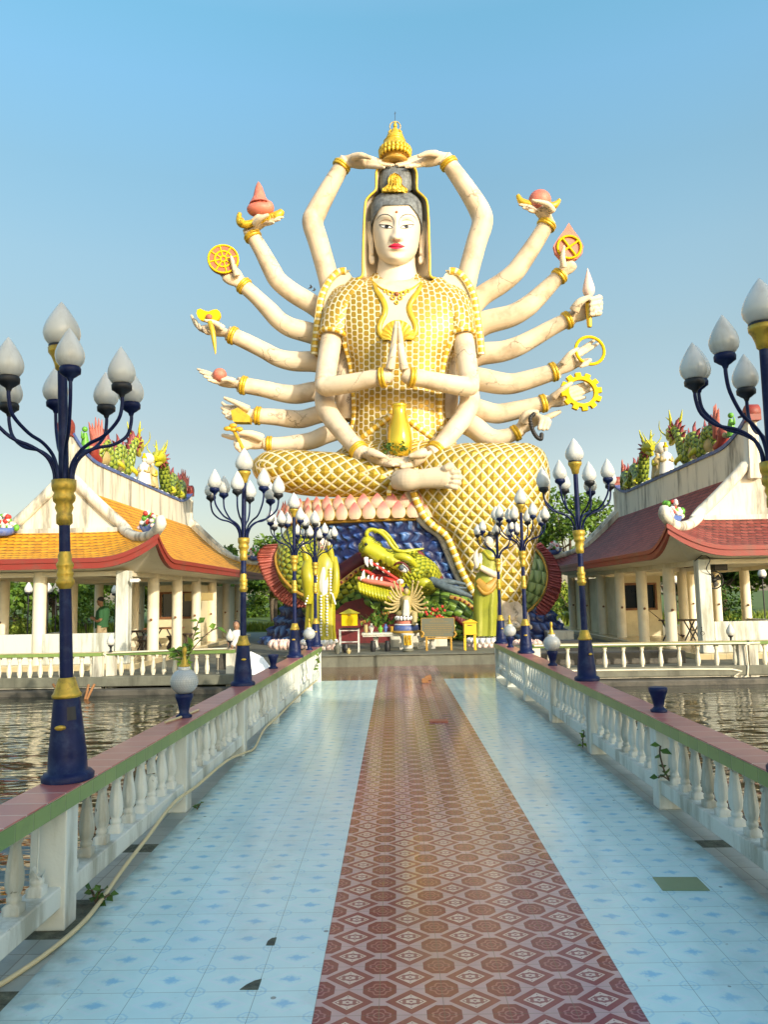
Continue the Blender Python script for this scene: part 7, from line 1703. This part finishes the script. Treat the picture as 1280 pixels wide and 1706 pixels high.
p = atz(160, 1505, .01); plant([[p, p+Vector((.02, 0, .07)), p+Vector((.06, -.05, .10))], [p, p+Vector((-.04, .02, .08))], [p, p+Vector((.08, .02, .05))]], 'dark green weed under the hose at the foot of a left rail post', 'leaf_dark', .07, 'weed', 6)
p = Vector((2.42, 7.15, .27)); plant([[p, p+Vector((-.06, -.02, .10)), p+Vector((-.10, -.05, .25)), p+Vector((-.09, -.05, .32))], [p, p+Vector((-.09, -.04, .06)), p+Vector((-.13, -.07, .05))]], 'dark green seedling with big leaves beside a right rail post', 'leaf_dark', .10, 'seedling', 5)
p = W(520, 1128, 17.8); plant([[p, W(524, 1112, 17.7), W(532, 1100, 17.7), W(530, 1092, 17.7)], [p, W(512, 1132, 17.5), W(508, 1138, 17.4)]], 'small vine climbing the far end of the left rail', 'leaf_mid', .13, 'vine', 8)
p = atz(972, 1245, .01); plant([[p, p+Vector((0, -.02, .12)), p+Vector((.02, -.02, .2))]], 'small weed at the foot of the right rail below the second lamp', 'leaf_mid', .08, 'weed', 8)
p = atz(328, 1348, .01); plant([[p, p+Vector((.03, 0, .05))]], 'tiny weed at the foot of the left rail post near the ball lamp', 'leaf_dark', .05, 'weed', 6)
p = atz(866, 1140, .01); plant([[p, p+Vector((0, 0, .12))]], 'tiny weed at the far end of the right rail', 'leaf_mid', .08, 'weed', 7)
# small lamps far beyond the pavilions
for x, y, D, lb in ((47, 988, 44.6, 'distant white drop lamp beyond the left pavilion, at its outer columns'), (80, 988, 44.6, 'distant white drop lamp beyond the left pavilion, left of the near blue pole'), (93, 988, 45.0, 'distant white drop lamp beyond the left pavilion, hidden by the near blue pole'), (192, 990, 44.6, 'distant white drop lamp beyond the left pavilion, right of the man'),
                 (1125, 972, 44.6, 'distant white drop lamp beyond the dark folding table of the right pavilion'), (1154, 976, 44.6, 'distant white drop lamp beside the right pavilion corner pillar'), (1271, 962, 44.6, 'distant white drop lamp beyond the right pavilion at the picture edge'), (934, 1050, 42, 'small white drop lamp on the far rail right of the statue foot')):
    c = W(x, y, D); t = empty('garden_lamp', c, lb, 'garden lamp', 'distant drop lamps on the far bank'); m = MB(); m.sweep([(c.x, c.y, -.3), (c.x, c.y, c.z)], .04, 8, 1); m.lathe([(.05, -.1), (.2, -.05), (.2, .05), (.05, .06)], 12, c); link('post', m, 'black', t); m = MB(); tear(m, c, .24, .66, 14); link('globe', m, 'lampglass', t)
# low block and white box on the water beside the right pavilion
m = MB(); a = W(935, 1062, 30); m.box((a.x-.5, 30, -.5), (a.x+.5, 31, .5)); link('concrete_block', m, 'plaster', None, 'white concrete block in the water between the blue pedestal and the right pavilion', 'block', bevel=.03)
m = MB(); a = W(1070, 0, 19.9); m.box((3.7, 20.2, .10), (7.4, 20.8, .42)); link('dark_ledge', m, 'darkstone', None, 'dark wet stone ledge behind the right terrace balusters', 'ledge', bevel=.03)
m = MB(); m.box((W(925, 1050, 22).x, 22.0, .10), (W(975, 1050, 22).x, 22.5, .62)); link('black_crate', m, 'black', None, 'black crate on the right terrace behind the second lamp', 'crate', bevel=.02)
# added hall, unseen behind the viewpoint, sized to shade the near bridge
t = empty('added_shade_hall', (6, -16, -.4), 'large hall added out of view behind the viewpoint to shade the near bridge', 'shade blocker')
HT_ = 13.6
m = MB(); m.box((9, -20, -.4), (29, -12, 7.0)); link('wall', m, 'plaster', t)
m = MB(); rows = [[(x0, y, z), (x1, y, z)] for x0, x1, y, z in ((7.5, 31, -10.5, 6.6), (8, 30.5, -13.2, 9.8), (8.5, 30, -16, HT_), (8, 30.5, -18.8, 9.8), (7.5, 31, -21.5, 6.6))]; m.grid(rows); m.grid([rows[0], rows[-1]], flip=True); link('roof', m, 'roof_orange', t)
